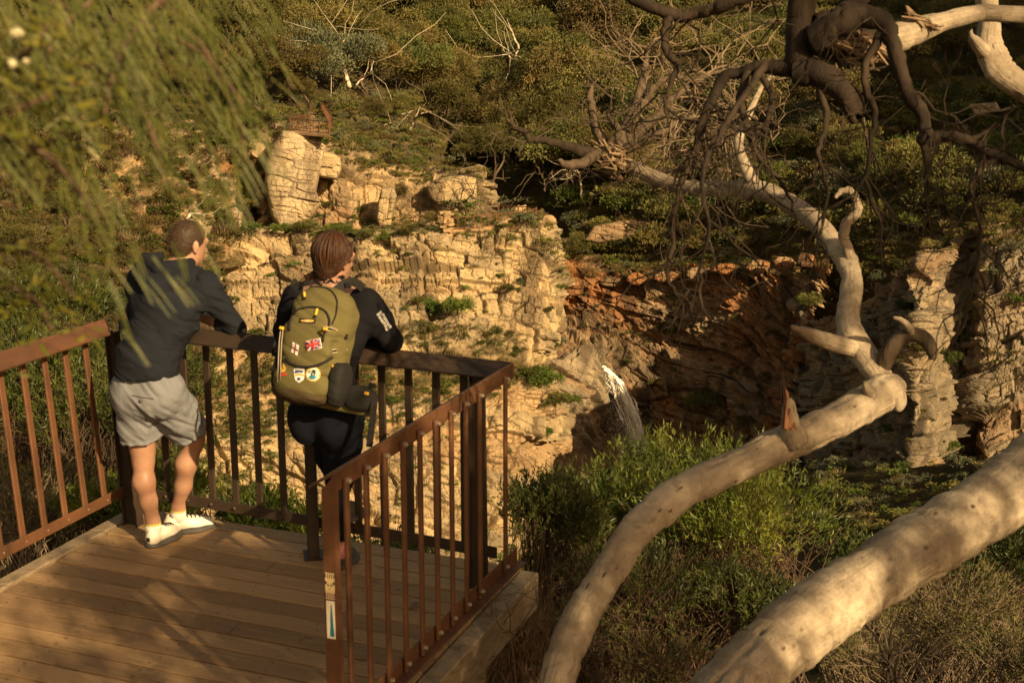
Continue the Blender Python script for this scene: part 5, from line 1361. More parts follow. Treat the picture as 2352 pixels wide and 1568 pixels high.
# ribbed hem: pinch, then band
F.wrinkle(.017, .075, 11)
q = F.sub(); q.cap(pel + Z * .03, pel + Z * .12, .172, .168, .01, f, .80); q.cut(pel + Z * .112, Z + f * .12); q.cut(pel + Z * .040, -Z); F.cut(pel + Z * .06, -Z); F.join(q, .006)
# hood gathered behind the neck
F.chain([(*(nb + r * .12 + f * .03 + Z * .0), .044), (*(nb + r * .105 - f * .09 - Z * .01), .058), (*(nb - f * .145 - Z * .055), .070), (*(nb - r * .12 - f * .085 + Z * .01), .062), (*(nb - r * .12 + f * .03 + Z * .03), .046)], .012)
F.chain([(*(nb + r * .085 + f * .03 + Z * .055), .030), (*(nb + r * .075 - f * .085 + Z * .055), .036), (*(nb - f * .12 + Z * .045), .040), (*(nb - r * .10 - f * .075 + Z * .075), .040), (*(nb - r * .10 + f * .02 + Z * .075), .032)], .008)
o = F.sub(); o.cap(nb + Z * .035, nb + Z * .2 + f * .05, .062, .078, .01); F.carve(o); F.wrinkle(.006, .035, 12)
link('hoodie', F.mesh('hoodie'), M['navy'], man)
# shorts
F = Field((-2.15, 6.5, .48), (-1.5, 7.3, .98), .006)
for h_, kn, fr_ in ((hipL, knL, .74), (hipR, knR, .80)):
    e = h_ + (kn - h_) * fr_; ax_ = nrm(kn - h_)
    q = F.sub(); q.chain([(*(h_ + Z * .02), .118), (*((h_ + kn) / 2), .106), (*(e + ax_ * .12), .101)], .03); q.cut(e, ax_)
    hm = F.sub(); hm.chain([(*(e - ax_ * .03), .109), (*(e + ax_ * .12), .108)], .0); hm.cut(e, ax_); hm.cut(e - ax_ * .028, -ax_); q.join(hm, .004)
    F.join(q, .03)
F.cap(pel - Z * .04, pel + Z * .0, .146, .132, .05, f, .74); F.cap(pel - r * .06 - f * .045 - Z * .06, pel + r * .06 - f * .045 - Z * .06, .098, .098, .05)
F.cut(pel + Z * .07, Z); F.wrinkle(.016, .06, 23, (.8, .3, .8))
sh = link('shorts', F.mesh('shorts'), M['shorts'], man)
bv = BVHTree.FromPolygons([v.co for v in sh.data.vertices], [p_.vertices for p_ in sh.data.polygons])
m = MB(); pk = pel - f * .3 + r * .03 - Z * .005
def onto(bvh_, p, d, off=.003):
    h_ = bvh_.ray_cast(Vector(p), Vector(d)); return (np.array(h_[0]) - np.asarray(d) * off) if h_[0] is not None else None
lp = [onto(bv, pel - f * .4 + r * (.0 + .012 * i) - Z * (.030 + .0008 * i), f, .001) for i in range(11)]; lp = [q_ for q_ in lp if q_ is not None]
if len(lp) > 3: m.tube(lp, np.full(len(lp), .003), 5); m.ball(onto(bv, pel - f * .4 + r * .055 - Z * .052, f, .002), (.009, .009, .009))
m.build('pocket', M['sole'], sh)
# hair
F = Field(hc - .16, hc + .17, .005)
F.ell(hc + hu * .027 - gd * .012, [rt, gd, hu], (.082, .100, .097), .01)
F.ell(hc - hu * .03 - gd * .05, [rt, gd, hu], (.062, .05, .06), .03)
F.cut(hc + gd * .045 + hu * .02, nrm(gd - hu * .55)); F.cut(hc - hu * .075, -hu)
cr = F.sub(); cr.ell(hc + gd * .045 - hu * .035, [rt, gd, hu], (.13, .05, .045), .005); F.carve(cr)
F.wrinkle(.003, .012, 31)
hm = F.mesh('hair'); hv = np.array([v.co for v in hm.vertices]); hn = np.array([v.normal for v in hm.vertices]); g = np.random.default_rng(6)
hm.attributes.new('rnd', 'FLOAT', 'FACE'); hr = link('hair', hm, M['hair_short'], man)
ix = g.integers(0, len(hv), 4200); hp = hv[ix] - hn[ix] * .002
v, f_ = leaves(hp, hn[ix] * .45 - gd * .6 - hu * .35 + g.normal(size=(len(ix), 3)) * .25, g.uniform(.010, .020, len(ix)), .0016, g)
link('strands', plantmesh('strands', [(v, f_, g.random(len(f_)), 0)], [M['hair_short']]), None, hr)
def add_shoe(parent, heel, toe, mat, up=Z, sole=True, logo=True):
    a, b, d, s, u = shoe_mesh(heel, toe, None, up)
    so_ = link('shoe', a, M[mat], parent); link('sole', b, M['sole'], so_)
    if logo:
        sb = BVHTree.FromPolygons([v.co for v in a.vertices], [p_.vertices for p_ in a.polygons])
        L = np.linalg.norm(toe - heel); m = MB()
        for i in range(4):
            row = [sb.ray_cast(Vector(heel + d * (.125 + .022 * i) + s * x + u * .25), Vector(-u))[0] for x in np.linspace(-.026, .026, 7)]
            row = [np.array(q_) + u * .002 for q_ in row if q_ is not None]
            if len(row) > 2: m.tube(row, np.full(len(row), .0035), 5)
        if m.n: m.build('laces', M['webblack'], so_)
        m = MB(); c_ = sb.ray_cast(Vector(heel - d * .2 + u * .052), Vector(d))[0]
        if c_ is not None: m.box(np.array(c_) - d * .001, s * .010, u * .010, d * .002); m.build('heel_badge', M['webblack'], so_)
    return so_
heelL, toeL = V3(-1.900, 6.825, .0), V3(-1.800, 7.075, .0); heelR, toeR = V3(-1.872, 7.035, .0), V3(-1.618, 7.165, .0)
add_shoe(man, heelL, toeL, 'white'); add_shoe(man, heelR, toeR, 'white')
for an in (anL, anR):
    m = MB(); m.tube([an - Z * .045 + f * .005, an - Z * .01, an + Z * .018], [.046, .042, .041], 16); m.tube([an + Z * .017, an + Z * .021, an + Z * .025], [.0415, .043, .0415], 16, 0, 1)
    m.build('sock', [M['sock'], M['yel_sock']], man, True)

# ================================================================ the woman
f = nrm([.40, .917, 0]); r = nrm([.917, -.40, 0])
pel = V3(-.893, 6.42, .885); hipR, hipL = pel + r * .092 - Z * .05, pel - r * .092 - Z * .05
knR, anR = V3(-.852, 6.505, .475), V3(-.878, 6.565, .10)
knL, anL = V3(-.955, 6.73, .66), V3(-.86, 6.585, .345)
ch, nb = V3(-.875, 6.47, 1.22), V3(-.872, 6.565, 1.425)
shR, shL = V3(-.705, 6.515, 1.372), V3(-1.045, 6.655, 1.372)
elR, elL = V3(-.585, 6.52, 1.185), V3(-1.13, 6.74, 1.19)
waR, waL = V3(-.80, 6.72, 1.19), V3(-.92, 6.77, 1.20)
hc = V3(-.858, 6.635, 1.563); gl = nrm([.62, .78, -.12])
F = Field((-1.3, 6.1, -.02), (-.4, 7.05, 1.76), .0065)
F.cap(pel, ch, .12, .125, .05, f, .7).cap(ch, nb, .125, .06, .06, f, .75)
for a, b, c_ in ((shR, elR, waR), (shL, elL, waL)):
    F.chain([(*nb, .055), (*a, .05), (*((a + b) / 2), .042), (*b, .036)], .03); F.chain([(*b, .037), (*(b + (c_ - b) * .3), .038), (*c_, .025)], .02)
for h_, kn, an in ((hipL, knL, anL), (hipR, knR, anR)):
    F.chain([(*h_, .08), (*((h_ + kn) / 2), .066), (*kn, .046)], .03); F.chain([(*kn, .049), (*(kn + (an - kn) * .33 - f * .015), .052), (*(an + Z * .03), .033), (*an, .034)], .03)
    F.cap(an - Z * .02, an - Z * .045 + (f * .05), .030, .027, .02)
F.cap(nb - Z * .02, hc - Z * .06 - f * .015, .052, .048, .03)
rt, gd, hu = head(F, hc, gl, Z, .95)
hand(F, waR, nrm(V3(-.85, .3, .03)), V3(0, .1, -1), V3(.3, .9, .2), .5); hand(F, waL, nrm(V3(.9, -.1, .05)), V3(0, .1, -1), V3(.2, .95, .2), .5)
wom = link('person', F.mesh('person'), M['skin'])
tag(wom, 'woman in black with brown hair carrying an olive backpack, one foot on the rail', 'person')
F = Field((-1.3, 6.1, .08), (-.4, 7.0, 1.02), .0065)
for h_, kn, an in ((hipL, knL, anL), (hipR, knR, anR)):
    q = F.sub(); q.chain([(*h_, .105), (*(h_ + (kn - h_) * .4), .094), (*(kn + (h_ - kn) * .12), .072), (*kn, .062)], .04)
    q.chain([(*kn, .055), (*(kn + (an - kn) * .33 - f * .02), .058), (*(kn + (an - kn) * .7), .042), (*(an + Z * .035), .037)], .03); F.join(q, .025)
for sg in (-1, 1): F.ell(pel + r * sg * .078 - f * .052 - Z * .075, [r, f, Z], (.088, .088, .115), .04)
F.cap(pel - Z * .02, pel + Z * .08, .143, .124, .06, f, .72); F.cut(pel + Z * .11, Z); F.wrinkle(.003, .06, 41)
link('leggings', F.mesh('leggings'), M['legging'], wom)
F = Field((-1.3, 6.1, .85), (-.4, 7.0, 1.62), .0065)
F.cap(pel + Z * .02, ch, .142, .150, .05, f, .74); F.cap(ch, nb - Z * .03, .150, .085, .07, f, .78); F.cap(shR - Z * .02, shL - Z * .02, .074, .074, .06); F.cap(ch + r * .09, shR - Z * .04, .08, .07, .05)
for a, b, c_ in ((shR, elR, waR), (shL, elL, waL)):
    F.chain([(*a, .074), (*((a + b) / 2), .066), (*b, .060)], .045); F.chain([(*b, .060), (*(b + (c_ - b) * .5), .052), (*c_, .038)], .02)
F.cap(nb - Z * .01, nb + Z * .055 + f * .012, .070, .066, .02); o = F.sub(); o.cap(nb + Z * .02 + f * .01, nb + Z * .2 + f * .04, .055, .062, .01); F.carve(o)
F.cut(pel + Z * .0, -Z); F.wrinkle(.008, .08, 43)
jk = link('jacket', F.mesh('jacket'), M['black'], wom)
jb = BVHTree.FromPolygons([v.co for v in jk.data.vertices], [p_.vertices for p_ in jk.data.polygons])
# pale lettering on the sleeve
m = MB(); md = (shR + elR) / 2; ad = nrm(elR - shR); g = random.Random(2); od = nrm(V3(.55, -.83, 0.1))
for row in range(2):
    for i in range(6):
        c_ = onto(jb, md + ad * (-.055 + .017 * i) + np.cross(ad, od) * (.010 - .020 * row) + od * .3 , -od, .0015)
        if c_ is not None:
            e1, e2 = nrm(np.cross(ad, od)) * .0065, ad * .005
            m.box(c_ - e2 * .8, e1, ad * .0014, od * .001); m.box(c_ + e2 * .8, e1 * g.choice([1, .6]), ad * .0014, od * .001); m.box(c_ + e1 * .9 * g.choice([-1, 1]), e1 * .2, ad * .005, od * .001)
if m.n: m.build('sleeve_print', M['sock'], jk)
# hair in locks over the skull, tied low, loose strands to the left
F = Field(hc - .2, hc + .18, .006)
F.ell(hc + hu * .026 - gd * .016, [rt, gd, hu], (.086, .106, .106), .01); F.ell(hc - hu * .045 - gd * .062, [rt, gd, hu], (.066, .052, .085), .04)
F.cut(hc + gd * .055 + hu * .03, nrm(gd - hu * .35)); cr = F.sub(); cr.ell(hc + gd * .06 - hu * .06, [rt, gd, hu], (.13, .075, .065), .005); F.carve(cr); F.wrinkle(.006, .02, 47)
hm = F.mesh('hair'); hm.attributes.new('rnd', 'FLOAT', 'FACE')
hr = link('hair', hm, M['hair_long'], wom)
g = np.random.default_rng(5); m = MB()
for i in range(420):
    az = g.uniform(.9, 5.4); 
    dr = rt * math.sin(az) + gd * math.cos(az)
    if (dr @ gd) > .3: continue
    k0 = g.uniform(.97, 1.06); E = lambda ph: hc + hu * .026 - gd * .016 + (dr * (.089 + .018 * abs(dr @ gd)) * math.sin(ph) + hu * .109 * math.cos(ph)) * k0
    end = hc - hu * g.uniform(.10, .19) - gd * g.uniform(.055, .10) + rt * (.012 + g.normal() * .02)
    if g.random() < .1: end = hc - hu * g.uniform(.09, .16) - gd * .05 - rt * g.uniform(.06, .16)
    s1 = E(1.5 + .2 * g.random()); mid_ = s1 * .38 + (hc - hu * .085 - gd * .082 + rt * (.008 + g.normal() * .016)) * .62 + dr * .006
    P = spline(np.array([E(.1 + .2 * g.random()), E(.6), E(1.1), s1, mid_, end]), 14)
    m.tube(P, np.interp(np.linspace(0, 1, 14), [0, .3, .7, 1], [.003, .0042, .004, .0008]) * g.uniform(.6, 1.2), 5, g.random())
for i in range(70):              # flyaways
    az = g.uniform(1.2, 5.1); dr = rt * math.sin(az) + gd * math.cos(az); ph = g.uniform(.2, 1.6)
    a_ = hc + hu * .026 - gd * .016 + dr * .094 * math.sin(ph) + hu * .112 * math.cos(ph); t_ = nrm(dr * math.cos(ph) - hu * math.sin(ph) + g.normal(size=3) * .35)
    m.tube(spline(np.array([a_, a_ + t_ * .03 + dr * .007, a_ + t_ * .065 + dr * g.uniform(-.004, .016)]), 7), np.linspace(.0009, .0004, 7), 3, g.random())
for i in range(36):
    top = hc - hu * .05 - gd * .06 + rt * g.normal() * .03; e = hc - hu * g.uniform(.11, .2) - gd * g.uniform(.03, .09) - rt * g.uniform(.07, .19)
    m.tube(spline(np.array([top, (top + e) / 2 - gd * .03 + hu * .01, e]), 10), np.linspace(.003, .0008, 10), 4, g.random())
m.build('lock', M['hair_long'], hr, True)
# sunglasses pushed up on the head
sg = MB(); c_ = hc + hu * .118 + gd * .062
for s_ in (-1, 1):
    e = c_ + rt * s_ * .036
    sg.prism([e + rt * (.029 * math.cos(a)) + nrm(hu * .6 + gd * -.8) * (.019 * math.sin(a)) for a in np.arange(14) * 2 * np.pi / 14], nrm(gd * .6 + hu * .8) * .005)
    sg.tube(spline(np.array([e + rt * s_ * .030, e + rt * s_ * .052 - gd * .03 - hu * .02, hc + rt * s_ * .088 + hu * .045 - gd * .04, hc + rt * s_ * .09 + hu * .01 - gd * .05]), 10), np.full(10, .0035), 6)
sg.tube([c_ - rt * .008, c_ + rt * .008], [.003, .003], 6)
t = NT('dark_lens'); M['lens'] = t.done(t.bsdf((.012, .010, .009), .15, .6))
tag(sg.build('sunglasses', M['lens'], None, True), 'dark sunglasses pushed up on the woman\'s brown hair', 'sunglasses')
def boot(heel, toe, up=Z): add_shoe(wom, heel, toe, 'sole', up, True, False)
boot(V3(-.905, 6.50, 0), V3(-.82, 6.745, 0)); boot(V3(-.885, 6.55, .225), V3(-.78, 6.76, .235), nrm(Z + f * -.15))
m = MB(); m.tube([anR - Z * .04, anR - Z * .0, anR + Z * .045], [.046, .041, .043], 14); m.build('sock', M['pink'], wom, True)
m = MB(); m.tube([anL - Z * .04, anL - Z * .0, anL + Z * .03], [.044, .040, .042], 14); m.build('sock', M['pink'], wom, True)

# ================================================================ the backpack
pc = V3(-.900, 6.255, 1.222); a = R(15); bk = nrm(-(f * math.cos(a) - Z * math.sin(a))); pr = nrm(r + Z * 0.); pu = nrm(np.cross(bk, pr) * -1)
if pu[2] < 0: pu = -pu
ro = R(4.5); pr, pu = pr * math.cos(ro) - pu * math.sin(ro), pu * math.cos(ro) + pr * math.sin(ro)
A = [pr, pu, bk]
def L(x, y, z): return pc + pr * x + pu * y + bk * z
bp = empty('backpack', L(0, -.27, 0), 'olive hiking backpack with souvenir patches on the woman\'s back', 'backpack')
F = Field(pc - [.36, .36, .4], pc + [.36, .32, .42], .0055)
F.ell(L(0, .01, -.02), A, (.155, .245, .098), .03, 3.2); F.ell(L(0, .16, -.01), A, (.135, .10, .085), .05, 2.4)
F.ell(L(0, -.03, .085), A, (.125, .165, .050), .025, 2.8); F.ell(L(.0, .05, .095), A, (.105, .10, .036), .03, 2.4)
F.wrinkle(.007, .07, 51)
body = link('main_compartment', F.mesh('main_compartment'), M['olive'], bp)
F2 = Field(pc - [.36, .42, .44], pc + [.40, .32, .3], .0055)
F2.ell(L(-.01, -.175, .065), A, (.150, .075, .075), .02, 2.6); F2.wrinkle(.006, .06, 53)
pk = link('lower_pocket', F2.mesh('lower_pocket'), M['olive'], bp)
F3 = Field(pc - [.36, .42, .44], pc + [.40, .32, .3], .0055)
F3.ell(L(-.015, -.232, .045), A, (.152, .050, .088), .03, 2.4); F3.wrinkle(.006, .05, 55)
link('base_panel', F3.mesh('base_panel'), M['brownny'], bp)
F4 = Field(pc - [.2, .45, .44], pc + [.46, .3, .3], .0055)
F4.ell(L(.155, -.155, .01), A, (.042, .105, .075), .02, 2.8); F4.wrinkle(.004, .05, 56); link('side_pocket', F4.mesh('side_pocket'), M['webblack'], bp)
F4 = Field(pc - [.2, .45, .44], pc + [.5, .3, .4], .0055)
F4.ell(L(.235, -.205, -.06), [nrm(pr - bk * .45), pu, nrm(bk + pr * .45)], (.075, .060, .035), .02, 2.8); link('hip_pocket', F4.mesh('hip_pocket'), M['webblack'], bp)
F4 = Field(pc - [.36, .45, .44], pc + [.5, .3, .4], .006)
F4.cap(L(.05, -.255, -.03), L(.27, -.262, -.09), .030, .022, .02, bk, .6); link('hip_belt', F4.mesh('hip_belt'), M['olive'], bp)
F4 = Field(pc - [.46, .45, .44], pc + [.3, .3, .4], .006)
F4.ell(L(-.165, -.15, .0), A, (.030, .10, .07), .02, 2.6); link('side_pocket', F4.mesh('side_pocket'), M['webblack'], bp)
V_, P_, n_ = [], [], 0
for o in (body, pk):
    V_ += [v.co.copy() for v in o.data.vertices]; P_ += [[i + n_ for i in p_.vertices] for p_ in o.data.polygons]; n_ = len(V_)
pb = BVHTree.FromPolygons(V_, P_)
# features are given as image pixels and dropped on the pack's surface
def ps(x, y, off=.0025):
    d = W(x, y, 1.) - V3(0, 0, CH); d = nrm(d); h_ = pb.ray_cast(Vector((0, 0, CH)), Vector(d))
    if h_[0] is None or h_[3] > 7.2: return None
    n = np.array(h_[1]); n = n if n @ d < 0 else -n
    return np.array(h_[0]) + n * off
def line(pts, rad, n=24, off=.002):
    q = spline(np.array(pts, float), n); q = [ps(*k, off) for k in q]; return [k for k in q if k is not None]
def zipper(pts, rad=.0045):
    m = MB(); q = line(pts, rad)
    if len(q) > 3: m.tube(q, np.full(len(q), rad), 6); m.build('zip', M['webblack'], bp, True)
zipper([(665, 760), (668, 735), (682, 714), (705, 707), (730, 707), (748, 717), (756, 735), (754, 752), (744, 766), (741, 785)], .006)
zipper([(684, 668), (705, 661), (735, 660), (760, 668), (774, 690), (772, 720), (762, 745)], .004)
zipper([(658, 822), (668, 834), (690, 842), (716, 842), (740, 834), (762, 820)], .007)
def pull(x, y, x2, y2):
    m = MB(); p, q = ps(x, y, .008), ps(x2, y2, .008)
    if p is not None and q is not None: m.tube([p, q], [.006, .005], 6); m.ball(q, .007, 0, 1); m.build('zip_pull', [M['yellow'], M['webblack']], bp)
pull(701, 674, 702, 686); pull(730, 712, 726, 727); pull(741, 762, 740, 768); pull(762, 838, 764, 852); pull(686, 672, 688, 678)
def patch(name, layers, label=None):
    """layers: (material, polygon in image pixels), each a hair above the last"""
    m = MB(); mats = []
    for k, (mt, poly) in enumerate(layers):
        q = np.array(poly, float); n = len(q); c_ = q.mean(0); rings = [c_[None] + (q - c_) * t_ for t_ in (1., .66, .33)]
        pts = [ps(*w_, .003 + .0011 * k) for rr_ in rings for w_ in rr_] + [ps(*c_, .003 + .0011 * k)]
        if any(w_ is None for w_ in pts): continue
        if mt not in mats: mats.append(mt)
        mi = mats.index(mt)
        F4_ = [(j * n + i, j * n + (i + 1) % n, (j + 1) * n + (i + 1) % n, (j + 1) * n + i) for j in range(2) for i in range(n)]
        n0 = m.n; m.add(pts, F4_, 0, mi)
        tri = [(2 * n + i, 2 * n + (i + 1) % n, 3 * n) for i in range(n)]
        m.f.setdefault(3, []).append(np.array(tri) + n0); m.m.setdefault(3, []).append(np.full(n, mi)); m.r.setdefault(3, []).append(np.zeros(n))
    if m.n:
        o = m.build(name, [M[q] for q in mats], bp)
        if label: o['label'] = label
M['fl_white'] = solid('patch_white', (.66, .62, .58), .8); M['fl_red'] = solid('patch_red', (.5, .035, .03), .8); M['fl_blue'] = solid('patch_blue', (.03, .05, .22), .8); M['gold'] = solid('patch_gold', (.55, .33, .06), .7); M['sky'] = solid('patch_pale_blue', (.40, .55, .52), .8); M['maroon'] = solid('patch_maroon', (.16, .05, .05), .8)
def quad(a, b, c_, d): 
    q = []
    for p, s in ((a, b), (b, c_), (c_, d), (d, a)):
        p, s = np.array(p, float), np.array(s, float); q += [p, p + (s - p) / 3, p + (s - p) * 2 / 3]
    return q
def bil(P, u, v):
    a, b, c_, d = [np.array(q, float) for q in P]; return (a * (1 - u) + b * u) * (1 - v) + (d * (1 - u) + c_ * u) * v
def stripe(P, u0, v0, u1, v1, w): 
    d = nrm([v1 - v0, -(u1 - u0)]) * w / 2
    return [bil(P, u0 + d[0], v0 + d[1]), bil(P, (u0 + u1) / 2 + d[0], (v0 + v1) / 2 + d[1]), bil(P, u1 + d[0], v1 + d[1]), bil(P, u1 - d[0], v1 - d[1]), bil(P, (u0 + u1) / 2 - d[0], (v0 + v1) / 2 - d[1]), bil(P, u0 - d[0], v0 - d[1])]
UK = ((704, 783), (736, 776), (740, 799), (708, 806))
patch('flag_patch', [('fl_white', quad(*UK)), ] + [('fl_blue', [bil(UK, *q) for q in t_]) for t_ in (((.12, .05), (.42, .05), (.42, .3)), ((.58, .05), (.88, .05), (.58, .3)), ((.12, .95), (.42, .95), (.42, .7)), ((.58, .95), (.88, .95), (.58, .7)), ((.04, .12), (.3, .38), (.04, .38)), ((.96, .12), (.7, .38), (.96, .38)), ((.04, .88), (.3, .62), (.04, .62)), ((.96, .88), (.7, .62), (.96, .62)))] +
      [('fl_red', stripe(UK, .5, .03, .5, .97, .13)), ('fl_red', stripe(UK, .03, .5, .97, .5, .16)), ('fl_red', stripe(UK, .04, .06, .38, .4, .06)), ('fl_red', stripe(UK, .96, .06, .62, .4, .06)), ('fl_red', stripe(UK, .04, .94, .38, .6, .06)), ('fl_red', stripe(UK, .96, .94, .62, .6, .06))], 'red, white and blue flag patch')
GE = ((673, 785), (688, 793), (684, 817), (669, 808))
patch('flag_patch', [('fl_white', quad(*GE)), ('maroon', stripe(GE, .5, .02, .5, .98, .2)), ('maroon', stripe(GE, .02, .5, .98, .5, .16))] + [('maroon', stripe(GE, u - .09, v, u + .09, v, .05)) for u in (.24, .76) for v in (.24, .76)] + [('maroon', stripe(GE, u, v - .07, u, v + .07, .05)) for u in (.24, .76) for v in (.24, .76)], 'white flag patch with maroon crosses')
PL = ((689, 731), (727, 733), (724, 743), (687, 741))
patch('name_plate', [('webblack', quad(*PL)), ('gold', [bil(PL, .5 + .42 * math.cos(a_), .5 + .30 * math.sin(a_)) for a_ in np.arange(12) * .5236]), ('fl_white', stripe(PL, .38, .5, .62, .5, .2))], 'black plate with a gold oval')
ci = lambda x, y, rx, ry, n=18: [(x + rx * math.cos(t_), y + ry * math.sin(t_)) for t_ in np.arange(n) * 2 * np.pi / n]
patch('round_patch', [('gold', ci(719.5, 859, 17, 17)), ('fl_white', ci(719.5, 859, 14.5, 14.5)), ('sky', ci(719.5, 859, 12.8, 12.8)), ('st_dark', [(714, 871), (719, 848), (726, 850), (721, 872)]), ('fl_white', [(717, 862), (718.5, 855), (722.5, 856), (721, 863)]), ('mk_blue', [(710, 866), (716, 863), (724, 867), (729, 865), (724, 871), (714, 871)]), ('yellow', ci(715, 850, 2.5, 2.5, 8))], 'round gold-edged patch with a leaning tower')
SH = ((677, 848), (700, 848), (699, 874), (680, 874))
patch('shield_patch', [('fl_white', [(676, 847), (688, 846), (700, 847), (700, 862), (698, 872), (688, 879), (679, 873), (676, 862)]), ('fl_blue', [(677, 851), (688, 850), (699, 851), (699, 858), (688, 856), (677, 858)]), ('gold', [(677, 861), (688, 857), (699, 861), (699, 864), (688, 861), (677, 864)]), ('fl_blue', ci(688, 870, 4, 3.4, 10))] + [('fl_blue', [(x, 847.6), (x + 1.6, 847.6), (x + 1.6, 849.6), (x, 849.6)]) for x in (680, 684, 688, 692)], 'pale shield patch with blue and gold bands')
patch('crest_patch', [('st_dark', [(640, 832), (652, 826), (662, 832), (666, 852), (662, 862), (646, 868), (640, 860)]), ('gold', [(644, 846), (652, 834), (659, 846), (656, 854), (647, 856)]), ('fl_red', [(644, 860), (660, 857), (662, 860), (646, 865)])], 'dark crest patch in gold and red')
def web(pts, w, parent=bp, name='strap', edge=True, free=None):
    """flat webbing along world points"""
    P = spline(np.array(pts, float), 20); m = MB(); tg = np.gradient(P, axis=0); vd = P - V3(0, 0, CH)
    sd = np.cross(tg, vd); sd /= np.linalg.norm(sd, axis=1, keepdims=True); nn = np.cross(sd, tg); nn /= np.linalg.norm(nn, axis=1, keepdims=True)
    nn *= np.sign(-(nn * vd).sum(1, keepdims=True))
    for (a_, b_, mi, of) in (((-.5, .5, 0, 0.),) if not edge else ((-.5, .5, 0, 0.), (-.5, -.30, 1, .0015), (.30, .5, 1, .0015))):
        Lf, Rt = P + sd * w * a_ + nn * of, P + sd * w * b_ + nn * of
        V = np.stack([Lf, Rt, Rt - nn * .003, Lf - nn * .003], 1).reshape(-1, 3); Fq = []
        for i in range(19):
            for k in range(4): Fq.append((i * 4 + k, i * 4 + (k + 1) % 4, i * 4 + 4 + (k + 1) % 4, i * 4 + 4 + k))
        m.add(V, Fq, 0, mi)
    return m.build(name, [M['webblack'], M['webgrey']], parent)
web([W(648, 752, 6.36), W(644, 790, 6.30), W(642, 840, 6.28), W(640, 884, 6.36)], .014)
web([W(640, 770, 6.45), W(630, 795, 6.42), W(628, 815, 6.5), W(650, 800, 6.4)], .012, edge=False)
web([W(745, 752, 6.24), W(774, 762, 6.30), W(790, 785, 6.38), W(796, 812, 6.46)], .018)
web([W(742, 810, 6.30), W(768, 806, 6.30), W(790, 802, 6.40)], .018)
web([W(795, 800, 6.36), W(784, 830, 6.36), W(785, 862, 6.36), W(789, 886, 6.40)], .013)
web([W(861, 905, 6.36), W(858, 940, 6.34), W(853, 985, 6.34), W(848, 1026, 6.35)], .030, edge=False)
web([W(700, 655, 6.42), W(712, 648, 6.50), W(726, 648, 6.5), W(738, 656, 6.42)], .012, edge=False)
web([W(770, 668, 6.42), W(795, 650, 6.46), W(815, 648, 6.52), W(835, 662, 6.56)], .040, edge=False, name='shoulder_strap')
web([W(690, 668, 6.46), W(676, 652, 6.52), W(684, 646, 6.6)], .036, edge=False, name='shoulder_strap')
m = MB(); 
for (x, y, d_) in ((647, 753, 6.33), (747, 755, 6.22), (842, 903, 6.35)): m.box(W(x, y, d_), pr * .010, pu * .007, bk * .007, 0, 0, .002)
m.build('buckle', M['yellow'], bp)
m = MB()
for (x, y, d_) in ((791, 772, 6.34), (855, 885, 6.36), (800, 655, 6.44), (706, 650, 6.44)): m.box(W(x, y, d_), pr * .016, pu * .012, bk * .008, 0, 0, .003)
m.build('buckle', M['webblack'], bp)
# ---------------------------------------------------------------- pale gum trees in front
t = NT('pale_gum_bark'); uv = t.uv(); p = t.obj()
al = t.attr('al'); pv = t.n('CombineXYZ', {0: t.attr('ca'), 1: t.attr('sa'), 2: al}).outputs[0]
st = t.n('Mapping', {'Vector': pv, 'Scale': (1.6, 1.6, .9)}).outputs[0]
g1 = t.noise(st, 2.2, 6, .7, 1.2); g2 = t.noise(p, 4.2, 5, .6, .6); g3 = t.noise(p, 16., 5, .7); g4 = t.noise(p, 2.1, 3, .5)
c = t.mix(t.ramp(g2, [(.36, 0.), (.62, 1.)]), (.235, .188, .135), (.42, .345, .255))
c = t.mix(t.ramp(g1, [(.26, .45), (.36, 0.)]), c, (.17, .13, .095))
c = t.mix(t.ramp(g4, [(.48, 0.), (.62, .65)]), c, (.17, .128, .088))
vo = t.n('TexVoronoi', {'Vector': t.n('Mapping', {'Vector': pv, 'Scale': (1.7, 1.7, 9.)}).outputs[0], 'Scale': 1., 'Randomness': 1.})
sp = t.math('MULTIPLY', t.ramp(t.math('ADD', vo.outputs['Distance'], t.math('MULTIPLY', g3, .25)), [(.17, 1.), (.27, 0.)]), t.ramp(t.noise(p, 1.7, 2), [(.38, 0.), (.46, 1.)]))
g5 = t.noise(p, 8., 6, .75, .4)
c = t.mix(t.ramp(g5, [(.50, 0.), (.56, .34)]), c, (.15, .115, .082)); c = t.mix(t.ramp(g5, [(.36, .4), (.42, 0.)]), c, (.44, .36, .27))
c = t.mix(sp, c, (.10, .065, .042))
c = t.mix(t.ramp(g3, [(.56, 0.), (.72, .6)]), c, (.14, .105, .075))
M['gum'] = t.done(t.bsdf(c, .78, .2, t.math('ADD', t.math('ADD', t.math('MULTIPLY', g1, .7), t.math('ADD', t.math('MULTIPLY', g3, .8), t.math('MULTIPLY', g5, .7))), t.math('MULTIPLY', sp, -.6)), .014, .9))
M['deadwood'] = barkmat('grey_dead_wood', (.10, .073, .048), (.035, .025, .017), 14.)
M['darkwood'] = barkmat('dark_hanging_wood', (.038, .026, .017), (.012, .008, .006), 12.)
M['twig_pale'] = barkmat('pale_dead_twigs', (.21, .155, .10), (.11, .08, .052), 14.)
M['splinter'] = barkmat('splintered_heartwood', (.27, .19, .115), (.11, .07, .042), 18.)
M['redwood'] = barkmat('red_broken_wood', (.21, .088, .042), (.085, .05, .032), 22.)
